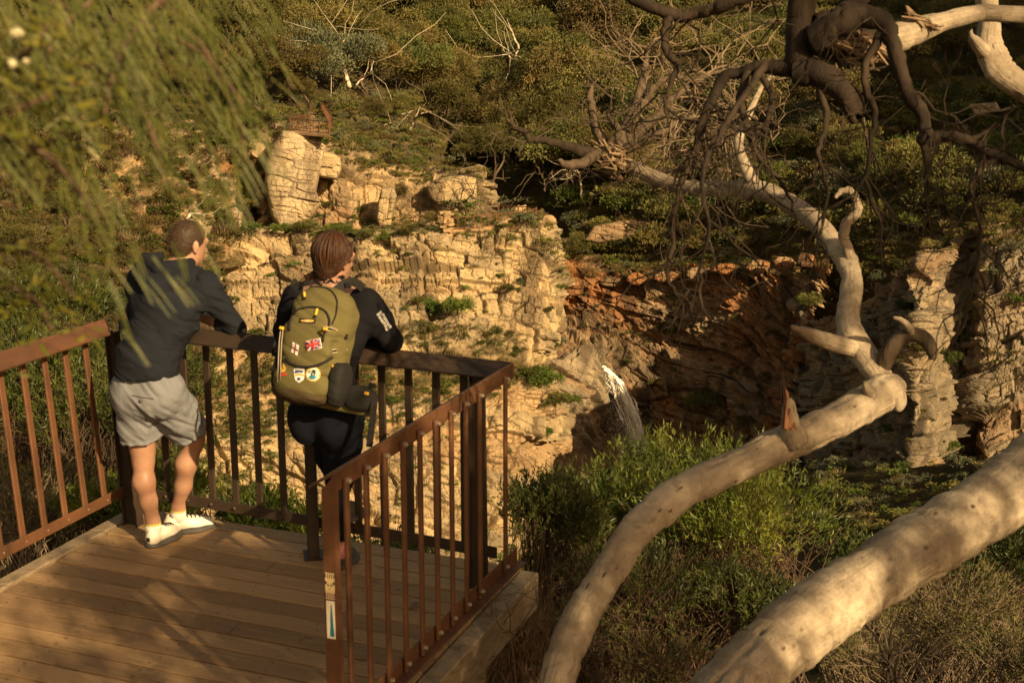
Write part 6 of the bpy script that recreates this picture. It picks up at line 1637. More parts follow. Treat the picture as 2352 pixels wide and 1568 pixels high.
def limb_pts(l, n, jit=0., seed=0):
    """polyline of (x, y, width, distance) -> points and radii"""
    q = spline(np.array(l, float), n)
    if jit: q[:, :2] += np.stack([fbm(np.arange(n) / 2.5, np.full(n, seed + .3), seed, 2) - .5, fbm(np.arange(n) / 2.5, np.full(n, seed + 4.3), seed + 3, 2) - .5], 1) * jit
    return WV(q[:, [0, 1, 3]]), np.maximum(q[:, 2] / 2 * q[:, 3] / FOC, .0015)
def bough(name, l, mat, parent, n=None, seg=20, wob=.05, seed=1, jit=0., knots=()):
    n = n or 9 * len(l); P, rad = limb_pts(l, n, jit, seed)
    rad = rad * (1 + .10 * (fbm(np.arange(n) / 4., np.full(n, seed * 1.7), seed, 3) - .5) * 2 * (wob > 0))
    v, f, uv = tube_arrays(P, rad, seg, wob, seed)
    if mat == 'gum':        # peeling bark, creases and bumps
        an_ = np.tile(np.arange(seg) / seg * 2 * np.pi, len(P)); al_ = uv[:, 1]; rm_ = rad.mean()
        o = v - np.repeat(P, seg, 0); o /= np.linalg.norm(o, axis=1, keepdims=True) + 1e-9
        q1 = fbm(np.cos(an_) * 2.2 + al_ * 1.1, np.sin(an_) * 2.2 + al_ * 3.5, seed + 70, 4) - .5; q2 = np.abs(fbm(np.cos(an_) * 3 + 9, np.sin(an_) * 3 + al_ * 1.6, seed + 75, 3) - .5)
        v = v + o * (rm_ * (.09 * q1 - .14 * np.exp(-(q2 / .02) ** 2) * (fbm(al_ * 2, np.sin(an_), seed, 2) > .5)))[:, None]
    # end caps
    v = np.concatenate([v, P[:1], P[-1:]]); uv = np.concatenate([uv, [[0, 0], [0, 1]]]); k = len(P) * seg
    caps = [[k, (i + 1) % seg, i] for i in range(seg)] + [[k + 1, (len(P) - 1) * seg + i, (len(P) - 1) * seg + (i + 1) % seg] for i in range(seg)]
    for (i, ang, hgt, wd) in knots:
        c = v[(i * seg + ang) % k]; d = np.linalg.norm(v[:k] - c, axis=1); ctr = P[np.repeat(np.arange(len(P)), seg)]
        o = v[:k] - ctr; o /= np.linalg.norm(o, axis=1, keepdims=True); v[:k] += o * (hgt * np.exp(-(d / wd) ** 2))[:, None]
    an = uv[:, 0] * 2 * np.pi
    me = npmesh(name, v, [f, np.array(caps)], True, {'ca': ('POINT', np.cos(an)), 'sa': ('POINT', np.sin(an)), 'al': ('POINT', uv[:, 1] + seed * 3.1)})
    return link(name, me, M[mat], parent)
def twigs(mb, starts, g, length, rad, lev, grav=0., kink=.45, seg=5, fork=(2, 4), steps=6, spread=.9):
    """dead twigs: kinked, forking, ending in points"""
    for (p, d) in starts:
        l = length * g.uniform(.6, 1.25); pts = [np.asarray(p, float)]; d = nrm(d); kids = []
        for i in range(steps):
            d = nrm(d + g.normal(size=3) * kink + [0, 0, -grav]); pts.append(pts[-1] + d * l / steps)
            if i > 0: kids.append((pts[-1], d))
        mb.tube(np.array(pts), np.linspace(rad, rad * (.45 if lev else .25), steps + 1), seg if lev else 4, g.random())
        if lev:
            k = g.integers(*fork); ix = g.choice(len(kids), min(k, len(kids)), replace=False)
            twigs(mb, [(kids[i][0], kids[i][1] + g.normal(size=3) * spread) for i in ix], g, length * .55, rad * .5, lev - 1, grav, kink, seg, fork, max(4, steps - 1), spread)
def shards(name, c0, c1, w, n, seed, mat, parent, ln=.10):
    g = np.random.default_rng(seed); m = MB(); ax = nrm(c1 - c0)
    for i in range(n):
        c = c0 + (c1 - c0) * g.random() + g.normal(size=3) * w; d = nrm(ax * g.choice([-1, 1]) + g.normal(size=3) * .38); s = ln * g.uniform(.4, 1.4)
        m.tube([c - d * s * .5, c, c + d * s * .5], np.array([.5, 1., .1]) * s * g.uniform(.045, .11), 4, g.random())
    return m.build(name, M[mat], parent)
# first gum: rises from below, bends right, doubles back to the left
gB = empty('gum_tree', W(1235, 1720, 5.6), 'slim pale gum bending right past the deck, then doubling back left overhead', 'tree')
bough('trunk', [(1200, 1900, 86, 5.5), (1235, 1720, 84, 5.6), (1268, 1600, 82, 5.65), (1298, 1500, 82, 5.7), (1345, 1400, 80, 5.75), (1398, 1312, 78, 5.8), (1452, 1228, 80, 5.85), (1510, 1172, 82, 5.9), (1580, 1122, 78, 5.95), (1680, 1075, 76, 6.05), (1760, 1038, 78, 6.12), (1832, 1006, 82, 6.2), (1915, 968, 78, 6.3), (1985, 928, 84, 6.4), (2036, 898, 84, 6.45), (2062, 892, 52, 6.5)], 'gum', gB, 300, 44, .035, 3,
      knots=((143, 9, .018, .05), (148, 21, .014, .04), (106, 5, .010, .05), (231, 31, .02, .05), (258, 15, .018, .06), (272, 34, .02, .06), (203, 24, .012, .05), (78, 31, .012, .06)))
bough('limb', [(2045, 905, 50, 6.48), (2022, 866, 58, 6.5), (1990, 822, 62, 6.55), (1958, 775, 64, 6.6), (1947, 728, 54, 6.65), (1954, 680, 51, 6.7), (1957, 640, 49, 6.78), (1944, 602, 50, 6.85), (1915, 560, 46, 6.95), (1880, 517, 44, 7.05), (1840, 485, 44, 7.2), (1790, 456, 43, 7.35), (1735, 434, 45, 7.5), (1680, 433, 37, 7.65), (1620, 434, 36, 7.8), (1560, 428, 34, 7.95), (1510, 411, 34, 8.1), (1460, 388, 33, 8.2), (1412, 368, 36, 8.3), (1388, 358, 34, 8.35)], 'gum', gB, 260, 32, .04, 5,
      knots=((76, 8, .012, .03), (104, 13, .012, .03), (40, 18, .016, .05), (168, 6, .012, .04)))
bough('limb', [(1742, 440, 34, 7.5), (1726, 412, 30, 7.5), (1706, 370, 26, 7.55), (1696, 332, 22, 7.6), (1706, 298, 19, 7.65), (1720, 262, 17, 7.7), (1738, 222, 14, 7.7), (1756, 190, 11, 7.75), (1790, 165, 8, 7.8)], 'gum', gB, 60, 14, .05, 7)
bough('limb', [(1975, 800, 50, 6.58), (1930, 792, 42, 6.5), (1885, 778, 37, 6.42), (1850, 764, 28, 6.35), (1822, 752, 12, 6.3), (1816, 749, 4, 6.28)], 'gum', gB, 40, 14, .08, 9)
bough('limb', [(2026, 850, 40, 6.5), (2040, 808, 38, 6.45), (2066, 778, 37, 6.42), (2100, 768, 37, 6.4), (2130, 784, 34, 6.38), (2141, 812, 24, 6.36), (2139, 826, 14, 6.36)], 'deadwood', gB, 50, 14, .2, 11)
bough('limb', [(2098, 770, 22, 6.4), (2084, 748, 18, 6.35), (2068, 734, 13, 6.3), (2052, 729, 7, 6.28)], 'gum', gB, 24, 10, .1, 13)
bough('limb', [(1958, 608, 30, 6.83), (1950, 578, 26, 6.8), (1938, 545, 24, 6.78), (1946, 514, 24, 6.75), (1970, 484, 24, 6.72), (1966, 458, 20, 6.7), (1950, 438, 16, 6.68), (1930, 440, 13, 6.66), (1917, 454, 8, 6.65)], 'gum', gB, 56, 12, .14, 15, jit=8)
bough('limb', [(1968, 470, 14, 6.71), (1962, 452, 11, 6.7), (1968, 440, 5, 6.7)], 'gum', gB, 14, 8, .1, 16)
bough('limb', [(1826, 1012, 66, 6.12), (1817, 985, 48, 6.08), (1813, 955, 37, 6.05), (1811, 930, 30, 6.04), (1808, 915, 20, 6.04)], 'gum', gB, 26, 16, .12, 17)
bough('limb', [(2000, 905, 34, 6.35), (1990, 888, 22, 6.3), (1986, 876, 8, 6.28)], 'gum', gB, 14, 10, .1, 21)
bough('limb', [(2046, 900, 60, 6.45), (2060, 918, 46, 6.42), (2062, 936, 26, 6.4), (2058, 944, 8, 6.4)], 'gum', gB, 20, 14, .08, 22)
for l in ([(1850, 764, 20, 6.35), (1832, 752, 13, 6.32), (1818, 747, 3, 6.3)], [(1850, 766, 16, 6.36), (1836, 764, 9, 6.34), (1826, 763, 2, 6.33)]): bough('broken_stub', l, 'deadwood', gB, 12, 8, .15, 71)
m = MB(); pl_ = [(1799, 985), (1799, 950), (1795, 915), (1796, 884), (1799, 872), (1803, 880), (1805, 896), (1812, 902), (1813, 925), (1822, 940), (1826, 968), (1829, 990)]
m.prism([W(x, y, 6.02 + .02 * (i % 2)) for i, (x, y) in enumerate(pl_)], (0, .028, .004)); m.prism([W(x * .6 + 1810 * .4 - 1, y * .85 + 142, 6.0 + .012 * (i % 3)) for i, (x, y) in enumerate(pl_)], (0, .03, 0)); m.prism([W(x * .3 + 1803 * .7, y * 1.02 - 22, 5.995 + .01 * (i % 2)) for i, (x, y) in enumerate(pl_)], (0, .02, 0)); m.build('broken_stub', M['redwood'], gB)
# its broken dead head
DH = [[(1400, 362, 33, 8.3), (1345, 352, 31, 8.2), (1290, 331, 20, 8.1), (1240, 322, 16, 8.05), (1212, 319, 15, 8.0), (1206, 300, 13, 8.), (1182, 294, 11, 8.), (1164, 272, 5, 8.)],
      [(1372, 352, 28, 8.2), (1345, 372, 25, 8.1), (1305, 380, 21, 8.0), (1284, 370, 11, 7.95)],
      [(1395, 345, 30, 8.3), (1372, 300, 23, 8.3), (1360, 258, 20, 8.3), (1356, 218, 14, 8.3), (1359, 196, 6, 8.3)],
      [(1412, 345, 38, 8.3), (1440, 292, 31, 8.35), (1462, 240, 25, 8.4), (1476, 190, 18, 8.45), (1484, 135, 11, 8.5), (1500, 95, 6, 8.5)],
      [(1420, 340, 33, 8.3), (1500, 275, 23, 8.4), (1560, 214, 18, 8.5), (1612, 178, 15, 8.6), (1668, 158, 9, 8.7), (1740, 150, 5, 8.8)],
      [(1430, 345, 28, 8.3), (1520, 302, 21, 8.2), (1580, 276, 16, 8.2), (1640, 290, 11, 8.1), (1700, 300, 6, 8.1)],
      [(1480, 395, 20, 8.2), (1540, 392, 15, 8.1), (1600, 380, 12, 8.0), (1660, 392, 8, 8.0), (1720, 410, 5, 8.0)],
      [(1440, 300, 21, 8.3), (1500, 205, 16, 8.4), (1540, 180, 12, 8.5), (1590, 186, 8, 8.5), (1640, 200, 5, 8.5)],
      [(1400, 340, 21, 8.25), (1420, 300, 18, 8.2), (1400, 270, 12, 8.2), (1405, 250, 6, 8.2)]]
g = np.random.default_rng(77)
for k, l in enumerate(DH):
    bough('dead_branch', l, 'deadwood' if k not in (0,) else 'darkwood', gB, None, 10, .12, 30 + k, jit=10)
    P, rad = limb_pts(l, 24, 10, 30 + k); m = MB()
    ns = [6, 2, 5, 15, 19, 14, 12, 14, 6][k]
    st = [(P[i], (P[min(i + 1, 23)] - P[i]) / (np.linalg.norm(P[min(i + 1, 23)] - P[i]) + 1e-9) + g.normal(size=3) * .9) for i in g.integers(6 if k else 12, 23, ns)]
    twigs(m, st, g, .55 if k > 2 else .22, .0062, 2, .04, .42)
    m.build('dead_twigs', M['twig_pale'] if k in (3, 4, 5, 7) else M['deadwood'], gB)
shards('splintered_end', W(1385, 352, 8.25), W(1425, 375, 8.2), .036, 140, 5, 'splinter', gB, .11)

# second gum: the thick leaning trunk, its off-frame crook, and the limbs that come back in at the top right
gA = empty('gum_tree', W(1580, 1700, 5.2), 'thick pale spotted gum trunk leaning up across the lower right corner', 'tree')
bough('trunk', [(1480, 1860, 176, 5.05), (1580, 1700, 172, 5.15), (1690, 1575, 165, 5.25), (1790, 1478, 160, 5.35), (1905, 1392, 158, 5.45), (2010, 1322, 150, 5.55), (2120, 1250, 152, 5.65), (2240, 1180, 152, 5.75), (2360, 1098, 165, 5.85), (2520, 960, 170, 6.0), (2660, 780, 165, 6.2), (2720, 560, 150, 6.3)], 'gum', gA, 340, 72, .03, 31,
      knots=((158, 18, .02, .07), (131, 29, .015, .06), (190, 11, .012, .09), (100, 25, .02, .08)))
bough('limb', [(2700, 620, 110, 6.3), (2600, 420, 84, 6.25), (2480, 290, 68, 6.2), (2395, 226, 62, 6.15), (2330, 188, 62, 6.1), (2294, 156, 62, 6.1), (2271, 112, 58, 6.1), (2272, 55, 52, 6.1), (2266, 0, 48, 6.1), (2250, -80, 44, 6.1)], 'gum', gA, 180, 36, .05, 33, knots=((101, 13, .015, .04), (112, 26, .015, .05)))
bough('broken_stub', [(2262, 120, 40, 6.08), (2240, 96, 28, 6.0), (2230, 80, 14, 5.98), (2232, 68, 4, 5.98)], 'gum', gA, 20, 12, .15, 34)
bough('limb', [(2720, 580, 100, 6.3), (2640, 250, 70, 5.6), (2520, 90, 48, 5.2), (2400, 42, 40, 5.05), (2300, 32, 38, 5.0), (2246, 31, 40, 5.0), (2174, 48, 44, 4.95), (2118, 66, 58, 4.9), (2068, 84, 66, 4.88), (2010, 96, 74, 4.85)], 'gum', gA, 90, 22, .06, 35)
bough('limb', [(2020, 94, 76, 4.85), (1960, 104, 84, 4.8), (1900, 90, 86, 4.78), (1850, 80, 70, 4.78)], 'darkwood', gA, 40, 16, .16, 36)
shards('splintered_end', W(1885, 80, 4.72), W(2010, 118, 4.76), .020, 190, 9, 'splinter', gA, .085)
shards('splintered_end', W(2095, 40, 4.85), W(2150, 62, 4.85), .008, 16, 10, 'splinter', gA, .08)
HB = [[(1846, -60, 60, 4.75), (1842, 20, 66, 4.75), (1838, 90, 68, 4.75), (1832, 160, 58, 4.75), (1826, 178, 30, 4.75)],
      [(1826, 165, 60, 4.74), (1882, 172, 58, 4.7), (1930, 205, 54, 4.68), (1958, 244, 50, 4.66), (1966, 268, 36, 4.65)],
      [(1862, 95, 70, 4.7), (1920, 60, 64, 4.66), (1990, 40, 56, 4.62), (2036, 62, 42, 4.6), (2060, 128, 36, 4.6), (2074, 180, 34, 4.6), (2086, 222, 33, 4.6), (2116, 258, 33, 4.6), (2126, 306, 30, 4.6), (2124, 322, 34, 4.6), (2166, 312, 28, 4.6), (2222, 326, 25, 4.58), (2292, 360, 22, 4.55), (2390, 398, 18, 4.5)],
      [(1828, 160, 46, 4.75), (1742, 158, 32, 4.8), (1662, 182, 26, 4.85), (1622, 262, 24, 4.85), (1602, 332, 21, 4.85), (1572, 402, 17, 4.85), (1552, 470, 14, 4.85), (1546, 560, 12, 4.85), (1532, 622, 11, 4.85), (1546, 662, 9, 4.85), (1580, 692, 8, 4.85), (1590, 735, 4, 4.85)],
      [(1400, -30, 26, 4.9), (1461, 2, 26, 4.9), (1541, 34, 29, 4.9), (1590, 32, 29, 4.9), (1640, 22, 30, 4.85), (1700, -4, 32, 4.8), (1790, -40, 36, 4.8)],
      [(1541, 36, 24, 4.9), (1527, 74, 20, 4.9), (1531, 118, 17, 4.9), (1556, 146, 16, 4.9), (1540, 190, 12, 4.9), (1528, 235, 8, 4.9), (1536, 290, 4, 4.9)],
      [(2000, -40, 50, 4.7), (1960, 10, 46, 4.7), (1930, 40, 50, 4.7), (1880, 60, 56, 4.72)],
      [(2040, 60, 26, 4.6), (2000, 120, 20, 4.62), (1985, 190, 17, 4.62), (2010, 260, 14, 4.62), (2000, 330, 11, 4.62), (1990, 420, 9, 4.62), (2022, 520, 7, 4.62), (2026, 640, 4, 4.62)],
      [(1720, 160, 20, 4.8), (1700, 230, 17, 4.8), (1720, 300, 14, 4.8), (1742, 360, 11, 4.8), (1800, 430, 9, 4.8), (1830, 500, 5, 4.8)],
      [(2126, 320, 20, 4.6), (2128, 380, 15, 4.6), (2126, 470, 7, 4.6)],
      [(1760, 150, 22, 4.78), (1690, 250, 16, 4.7), (1640, 330, 13, 4.65), (1610, 420, 11, 4.6), (1630, 520, 9, 4.6), (1605, 640, 8, 4.6), (1620, 720, 6, 4.6), (1680, 770, 5, 4.6)],
      [(2290, 360, 15, 4.55), (2230, 420, 10, 4.55), (2250, 520, 8, 4.55), (2240, 640, 6, 4.55), (2215, 720, 3, 4.55)],
      [(2222, 326, 16, 4.58), (2290, 290, 12, 4.55), (2330, 240, 7, 4.5)], [(1742, 158, 20, 4.8), (1770, 220, 15, 4.78), (1760, 280, 12, 4.76), (1700, 300, 9, 4.74), (1650, 270, 5, 4.72)],
      [(1880, 200, 18, 4.7), (1900, 280, 14, 4.68), (1880, 350, 11, 4.66), (1900, 440, 8, 4.64), (1885, 540, 4, 4.62)]]
g = np.random.default_rng(78)
for k, l in enumerate(HB):
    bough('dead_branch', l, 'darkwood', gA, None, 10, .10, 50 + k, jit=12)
    P, rad = limb_pts(l, 30, 12, 50 + k); m = MB()
    ns = [2, 3, 12, 13, 6, 7, 2, 9, 8, 4, 9, 8, 6, 6, 8][k]
    st = [(P[i], nrm(np.array([g.normal() * .9, g.normal() * .5, -.6 + g.normal() * .5]))) for i in g.integers(8, 29, ns)]
    twigs(m, st, g, .34, .0042, 2, .14, .38, 5, (1, 4), 6, .8)
    m.build('dead_twigs', M['darkwood'], gA)

# unseen gum added behind the viewpoint, crown set to shade deck and trunks
g = np.random.default_rng(99)
gS = empty('gum_tree', (6.6, -2.6, -1.2), 'unseen leafy gum added behind the viewpoint to throw dappled shade on the deck', 'tree')
m = MB(); m.tube(spline([(6.6, -2.6, -1.6), (6.3, -2.0, 1.2), (5.6, -1.2, 3.1), (5.0, -.8, 4.3)], 20), np.linspace(.17, .06, 20), 12)
for q in range(9):
    e = np.array([4.9, -.6, 4.2]) + g.normal(size=3) * [1., .9, .5]; m.tube(spline([(5.6, -1.2, 3.1), (e + [5.4, -1., 3.4]) / 2, e], 10), np.linspace(.05, .012, 10), 6)
m.build('trunk', M['gum'], gS, True)
P_, D_ = [], []
for n_, c0, sp_, rr_ in ((46, (4.5, -.75, 4.5), (.62, .62, .36), (.13, .32)), (44, (4.55, -1.05, 4.7), (.36, .36, .36), (.12, .28)), (70, (6.5, -.75, 5.2), (.85, .75, .7), (.14, .36)), (16, (3.2, -.5, 4.2), (.35, .5, .5), (.08, .2)), (22, (8.2, -.2, 5.6), (.7, .6, .6), (.12, .3))):
    for k in range(n_):
        c = np.array(c0) + g.normal(size=3) * sp_; r_ = g.uniform(*rr_)
        q = rdirs(80, g); P_.append(c + q * r_ * g.random((80, 1)) ** .5); D_.append(q * .5 + g.normal(size=(80, 3)) * .4 + [0, 0, -.8])
v, f_ = leaves(np.concatenate(P_), np.concatenate(D_), .13, .030, g)
link('crown', plantmesh('crown', [(v, f_, g.random(len(f_)), 0)], [M['leaf_olive']]), None, gS)
# ---------------------------------------------------------------- bushes near the deck
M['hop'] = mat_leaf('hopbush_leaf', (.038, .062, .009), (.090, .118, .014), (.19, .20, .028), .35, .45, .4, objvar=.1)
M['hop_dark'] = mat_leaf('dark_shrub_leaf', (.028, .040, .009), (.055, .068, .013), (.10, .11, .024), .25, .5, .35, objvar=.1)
M['scrub'] = mat_leaf('dull_scrub_leaf', (.045, .046, .016), (.080, .075, .024), (.14, .12, .042), .2, .6, .25, objvar=.1)
M['twig'] = barkmat('reddish_twigs', (.12, .078, .048), (.05, .032, .021), 20.)
M['twig_grey'] = barkmat('grey_twigs', (.24, .185, .125), (.11, .08, .052), 20.)
def near_bush(name, x, y, d, w, h, ntw, nl, ln, wd, mat, label, seed, stem='twig', up=.5, cat='shrub', droop=0., group=None, rr=.0045, bare=.0, lump=7):
    """bush whose middle shows at (x, y), w by h image pixels, d away; ntw twigs of nl leaves"""
    g = np.random.default_rng(seed); k = d / FOC; c = W(x, y, d); rx, rz = w * k / 2, h * k / 2
    base = c - [0, 0, rz * 1.02]; root = empty(name, base, label, cat, group)
    lob = [(rdirs(1, g)[0] * [1, 1, .8] * [.62, .62, .62], g.uniform(.35, .55)) for _ in range(lump)]
    lob = [(np.array([l[0], l[1], abs(l[2]) * .9 + .05]), r_) for l, r_ in lob]
    mb = MB(); LP, LD = [], []
    for i in range(ntw):
        l, r_ = lob[g.integers(len(lob))]; q = rdirs(1, g)[0]; q[2] = abs(q[2]) * 1. - .25
        e = c + (l + q * r_ * g.uniform(.6, 1.05)) * [rx, rx, rz]
        b = base + np.array([g.normal() * .38 * rx, g.normal() * .3 * rx, 0])
        mid = b * .45 + e * .55 + np.array([0, 0, .10 * rz]) + g.normal(size=3) * .10 * rx - (e - b) * [.12, .12, 0]
        tip = e + nrm((e - c) * [1, 1, .6] + [0, 0, up * rz]) * rx * g.uniform(.10, .30 + .14 * (up > .8)) + [0, 0, -droop * rx * .2]
        P = spline(np.array([b, mid, e, tip]), 12)
        if i % 2 == 0 or bare: mb.tube(P, np.linspace(rr, rr * .22, 12), 4, g.random())
        n = max(2, int(nl * g.uniform(.6, 1.3) * (g.random() > bare)))
        if n > 2:
            t_ = g.uniform(.48, 1., n) ** .8 * 11; i0 = np.minimum(t_.astype(int), 10)
            p = P[i0] + (P[i0 + 1] - P[i0]) * (t_ - i0)[:, None]; dr = (P[i0 + 1] - P[i0]); dr /= np.linalg.norm(dr, axis=1, keepdims=True)
            LP.append(p + g.normal(size=(n, 3)) * ln * .25); LD.append(dr * .75 + g.normal(size=(n, 3)) * .6 + [0, 0, .3 - droop])
    if mb.n: mb.build('stems', M[stem], root)
    if LP:
        p = np.concatenate(LP); v, f_ = leaves(p, np.concatenate(LD), ln * g.uniform(.55, 1.2, len(p)), wd * g.uniform(.7, 1.3, len(p)), g)
        rn = np.clip(.5 + (fbm(p[:, 0] / (rx * .3), p[:, 2] / (rx * .3), seed, 2) - .5) * 1.1 + g.normal(size=len(p)) * .18, 0, 1)
        link('foliage', plantmesh('foliage', [(v, f_, rn, 0)], [M[mat]]), None, root)
    return root
B = near_bush
B('bush', 1390, 1250, 11.6, 460, 370, 560, 17, .075, .012, 'hop', 'bright green hopbush rising below the waterfall', 201, up=1.3, lump=9)
B('bush', 1600, 1150, 12.2, 400, 270, 380, 17, .075, .012, 'hop', 'green hopbush with tall sprigs right of the waterfall\'s foot', 202, up=1.6)
B('bush', 1690, 1260, 10.6, 470, 360, 560, 17, .065, .012, 'hop', 'sunlit yellow-green bush under the slim pale gum', 203, up=.9, lump=9)
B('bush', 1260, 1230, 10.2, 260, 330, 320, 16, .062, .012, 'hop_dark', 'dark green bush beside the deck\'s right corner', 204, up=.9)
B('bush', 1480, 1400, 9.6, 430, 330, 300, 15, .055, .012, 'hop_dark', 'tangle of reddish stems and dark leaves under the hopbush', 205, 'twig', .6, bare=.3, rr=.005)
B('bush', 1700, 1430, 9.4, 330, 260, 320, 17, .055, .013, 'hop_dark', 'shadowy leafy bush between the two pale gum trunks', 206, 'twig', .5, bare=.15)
B('bush', 1190, 1430, 7.6, 260, 330, 130, 5, .03, .008, 'scrub', 'dry bare twig bush against the end of the deck\'s bearer', 207, 'twig', .3, bare=.75, rr=.004)
B('bush', 1310, 1500, 8.2, 280, 260, 200, 9, .04, .010, 'scrub', 'brown scrub at the foot of the slim pale gum', 208, 'twig', .3, bare=.45)
B('bush', 1500, 1560, 7.6, 360, 190, 180, 12, .045, .012, 'scrub', 'low dark scrub at the bottom edge between the trunks', 209, 'twig', .3, bare=.4)
B('bush', 2010, 1520, 11.5, 330, 260, 240, 14, .05, .013, 'scrub', 'dull scrub behind the black bare shrub at the bottom right', 210, 'twig_grey', .4, bare=.35)
B('bush', 2200, 1440, 12., 420, 300, 380, 18, .055, .014, 'scrub', 'grey-green scrub under the thick leaning trunk', 211, 'twig_grey', .5, bare=.3, lump=10)
B('bush', 2300, 1330, 13., 300, 260, 330, 20, .06, .016, 'hop_dark', 'dark green bush at the right edge below the leaning trunk', 212, up=.7)
B('bush', 2330, 1530, 10.5, 260, 200, 200, 16, .05, .013, 'scrub', 'pale dry scrub in the bottom right corner', 213, 'twig_grey', .4, bare=.35)
B('bush', 2120, 1330, 16, 260, 170, 200, 16, .07, .018, 'hop_dark', 'bush peeping over the leaning trunk below the buttress', 214)
B('bush', 1940, 1290, 17, 200, 140, 160, 16, .07, .018, 'hop_dark', 'shaded bush just above the leaning trunk\'s middle', 215)
# behind the left and back rails
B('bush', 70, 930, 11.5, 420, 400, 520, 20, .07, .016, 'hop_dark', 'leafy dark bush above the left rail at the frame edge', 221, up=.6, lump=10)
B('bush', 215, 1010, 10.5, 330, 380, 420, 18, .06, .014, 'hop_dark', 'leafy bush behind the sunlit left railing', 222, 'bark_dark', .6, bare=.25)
B('bush', 60, 1180, 9.4, 330, 360, 300, 12, .05, .012, 'scrub', 'twiggy scrub behind the lowest part of the left railing', 223, 'twig_grey', .4, bare=.4)
B('bush', 230, 1230, 9.2, 280, 240, 320, 18, .055, .013, 'hop', 'low green bush against the left edge of the deck', 224, up=.7)
B('bush', 400, 1180, 10., 300, 260, 340, 20, .06, .014, 'hop', 'green leafy bush behind the man\'s legs', 225, up=.9)
B('bush', 560, 1230, 9.6, 260, 160, 260, 20, .065, .015, 'hop', 'low leafy plants past the back edge of the deck', 226, up=1.2)
B('bush', 690, 1240, 9.4, 200, 110, 170, 18, .06, .014, 'hop', 'tuft of green leaves behind the middle rail post', 227, up=1.3)
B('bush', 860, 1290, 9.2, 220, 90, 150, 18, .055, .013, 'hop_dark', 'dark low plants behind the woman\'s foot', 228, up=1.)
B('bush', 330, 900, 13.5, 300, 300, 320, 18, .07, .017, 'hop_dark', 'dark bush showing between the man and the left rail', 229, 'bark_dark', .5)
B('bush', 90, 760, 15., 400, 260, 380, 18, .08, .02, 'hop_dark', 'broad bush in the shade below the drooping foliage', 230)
B('bush', 420, 700, 24., 240, 200, 260, 20, .12, .03, 'hop', 'sunny green bush left of the man\'s shoulder', 231)
# black bare shrub at the bottom right
g = np.random.default_rng(91); b0 = W(2062, 1600, 9.2); root = empty('dead_shrub', b0, 'black bare branching shrub at the bottom edge under the leaning trunk', 'shrub')
m = MB(); twigs(m, [(b0, [.1 + .5 * s, .1 * g.normal(), 1.]) for s in (-1.4, -.8, -.3, .2, .7, 1.2)], g, .62, .014, 3, -.02, .28, 6, (2, 4), 7, .8); m.build('stems', M['darkwood'], root)
# bare twigs rising in front of the deck's corner
b0 = W(1180, 1600, 6.6); root = empty('dead_shrub', b0, 'thin leafless twigs standing in front of the deck\'s right corner', 'shrub')
m = MB(); twigs(m, [(b0 + [g.normal() * .08, 0, 0], [g.normal() * .35, 0, 1.]) for s in range(9)], g, .52, .005, 3, -.02, .22, 5, (2, 4), 7, .7); m.build('stems', M['twig'], root)
# trees and bushes of the slope at the left
for i, (x, y, w, kd, mt, lab) in enumerate([(60, 60, 150, 'gum', 'leaf_olive', 'olive gum on the left slope at the top left corner'), (180, 150, 140, 'sheoak', 'leaf_brown', 'brown she-oak on the left slope behind the blurred needles'), (330, 120, 140, 'gum', 'leaf_olive', 'gum tree above the ochre outcrop'), (450, 60, 140, 'dome', 'leaf_brown', 'dome-shaped tree at the top, left of the rusty tree'), (250, 30, 130, 'sheoak', 'leaf_olive', 'she-oak high on the left slope'),
        (120, 260, 130, 'dome', 'leaf_olive', 'dense tree left of the ochre outcrop'), (420, 200, 120, 'sheoak', 'leaf_brown', 'she-oak over the top of the ochre outcrop'), (530, 200, 110, 'sheoak', 'leaf_olive', 'green she-oak between the outcrop and the walkway'), (510, 280, 90, 'dome', 'leaf_olive', 'dark rounded tree left of the upper walkway'), (20, 380, 150, 'gum', 'leaf_olive', 'gum on the left slope at the frame edge'),
        (150, 480, 110, 'dome', 'leaf_olive', 'rounded tree below the outcrop\'s left end'), (40, 560, 150, 'dome', 'leaf_olive', 'broad tree on the left slope above the rail'), (220, 700, 120, 'shrub', 'leaf_green', 'fresh green tree on the slope under the outcrop'), (330, 680, 100, 'dome', 'leaf_olive', 'dark tree left of the man\'s head'), (560, 470, 90, 'dome', 'leaf_olive', 'dark tree in the gap left of the great slab'), (470, 480, 80, 'dome', 'leaf_olive', 'dark tree at the outcrop\'s foot above the man'), (590, 400, 60, 'sheoak', 'leaf_brown', 'small she-oak against the left side of the great slab')]):
    h = hit(x, y + w * .3)
    if h is None: continue
    s = w / 2 * h[2] / FOC
    tree(kd, mt, h[0], s, 1.05, lab, 'trees of the left slope', {'gum': 'gum_tree', 'sheoak': 'she_oak'}.get(kd, 'dome_tree'))

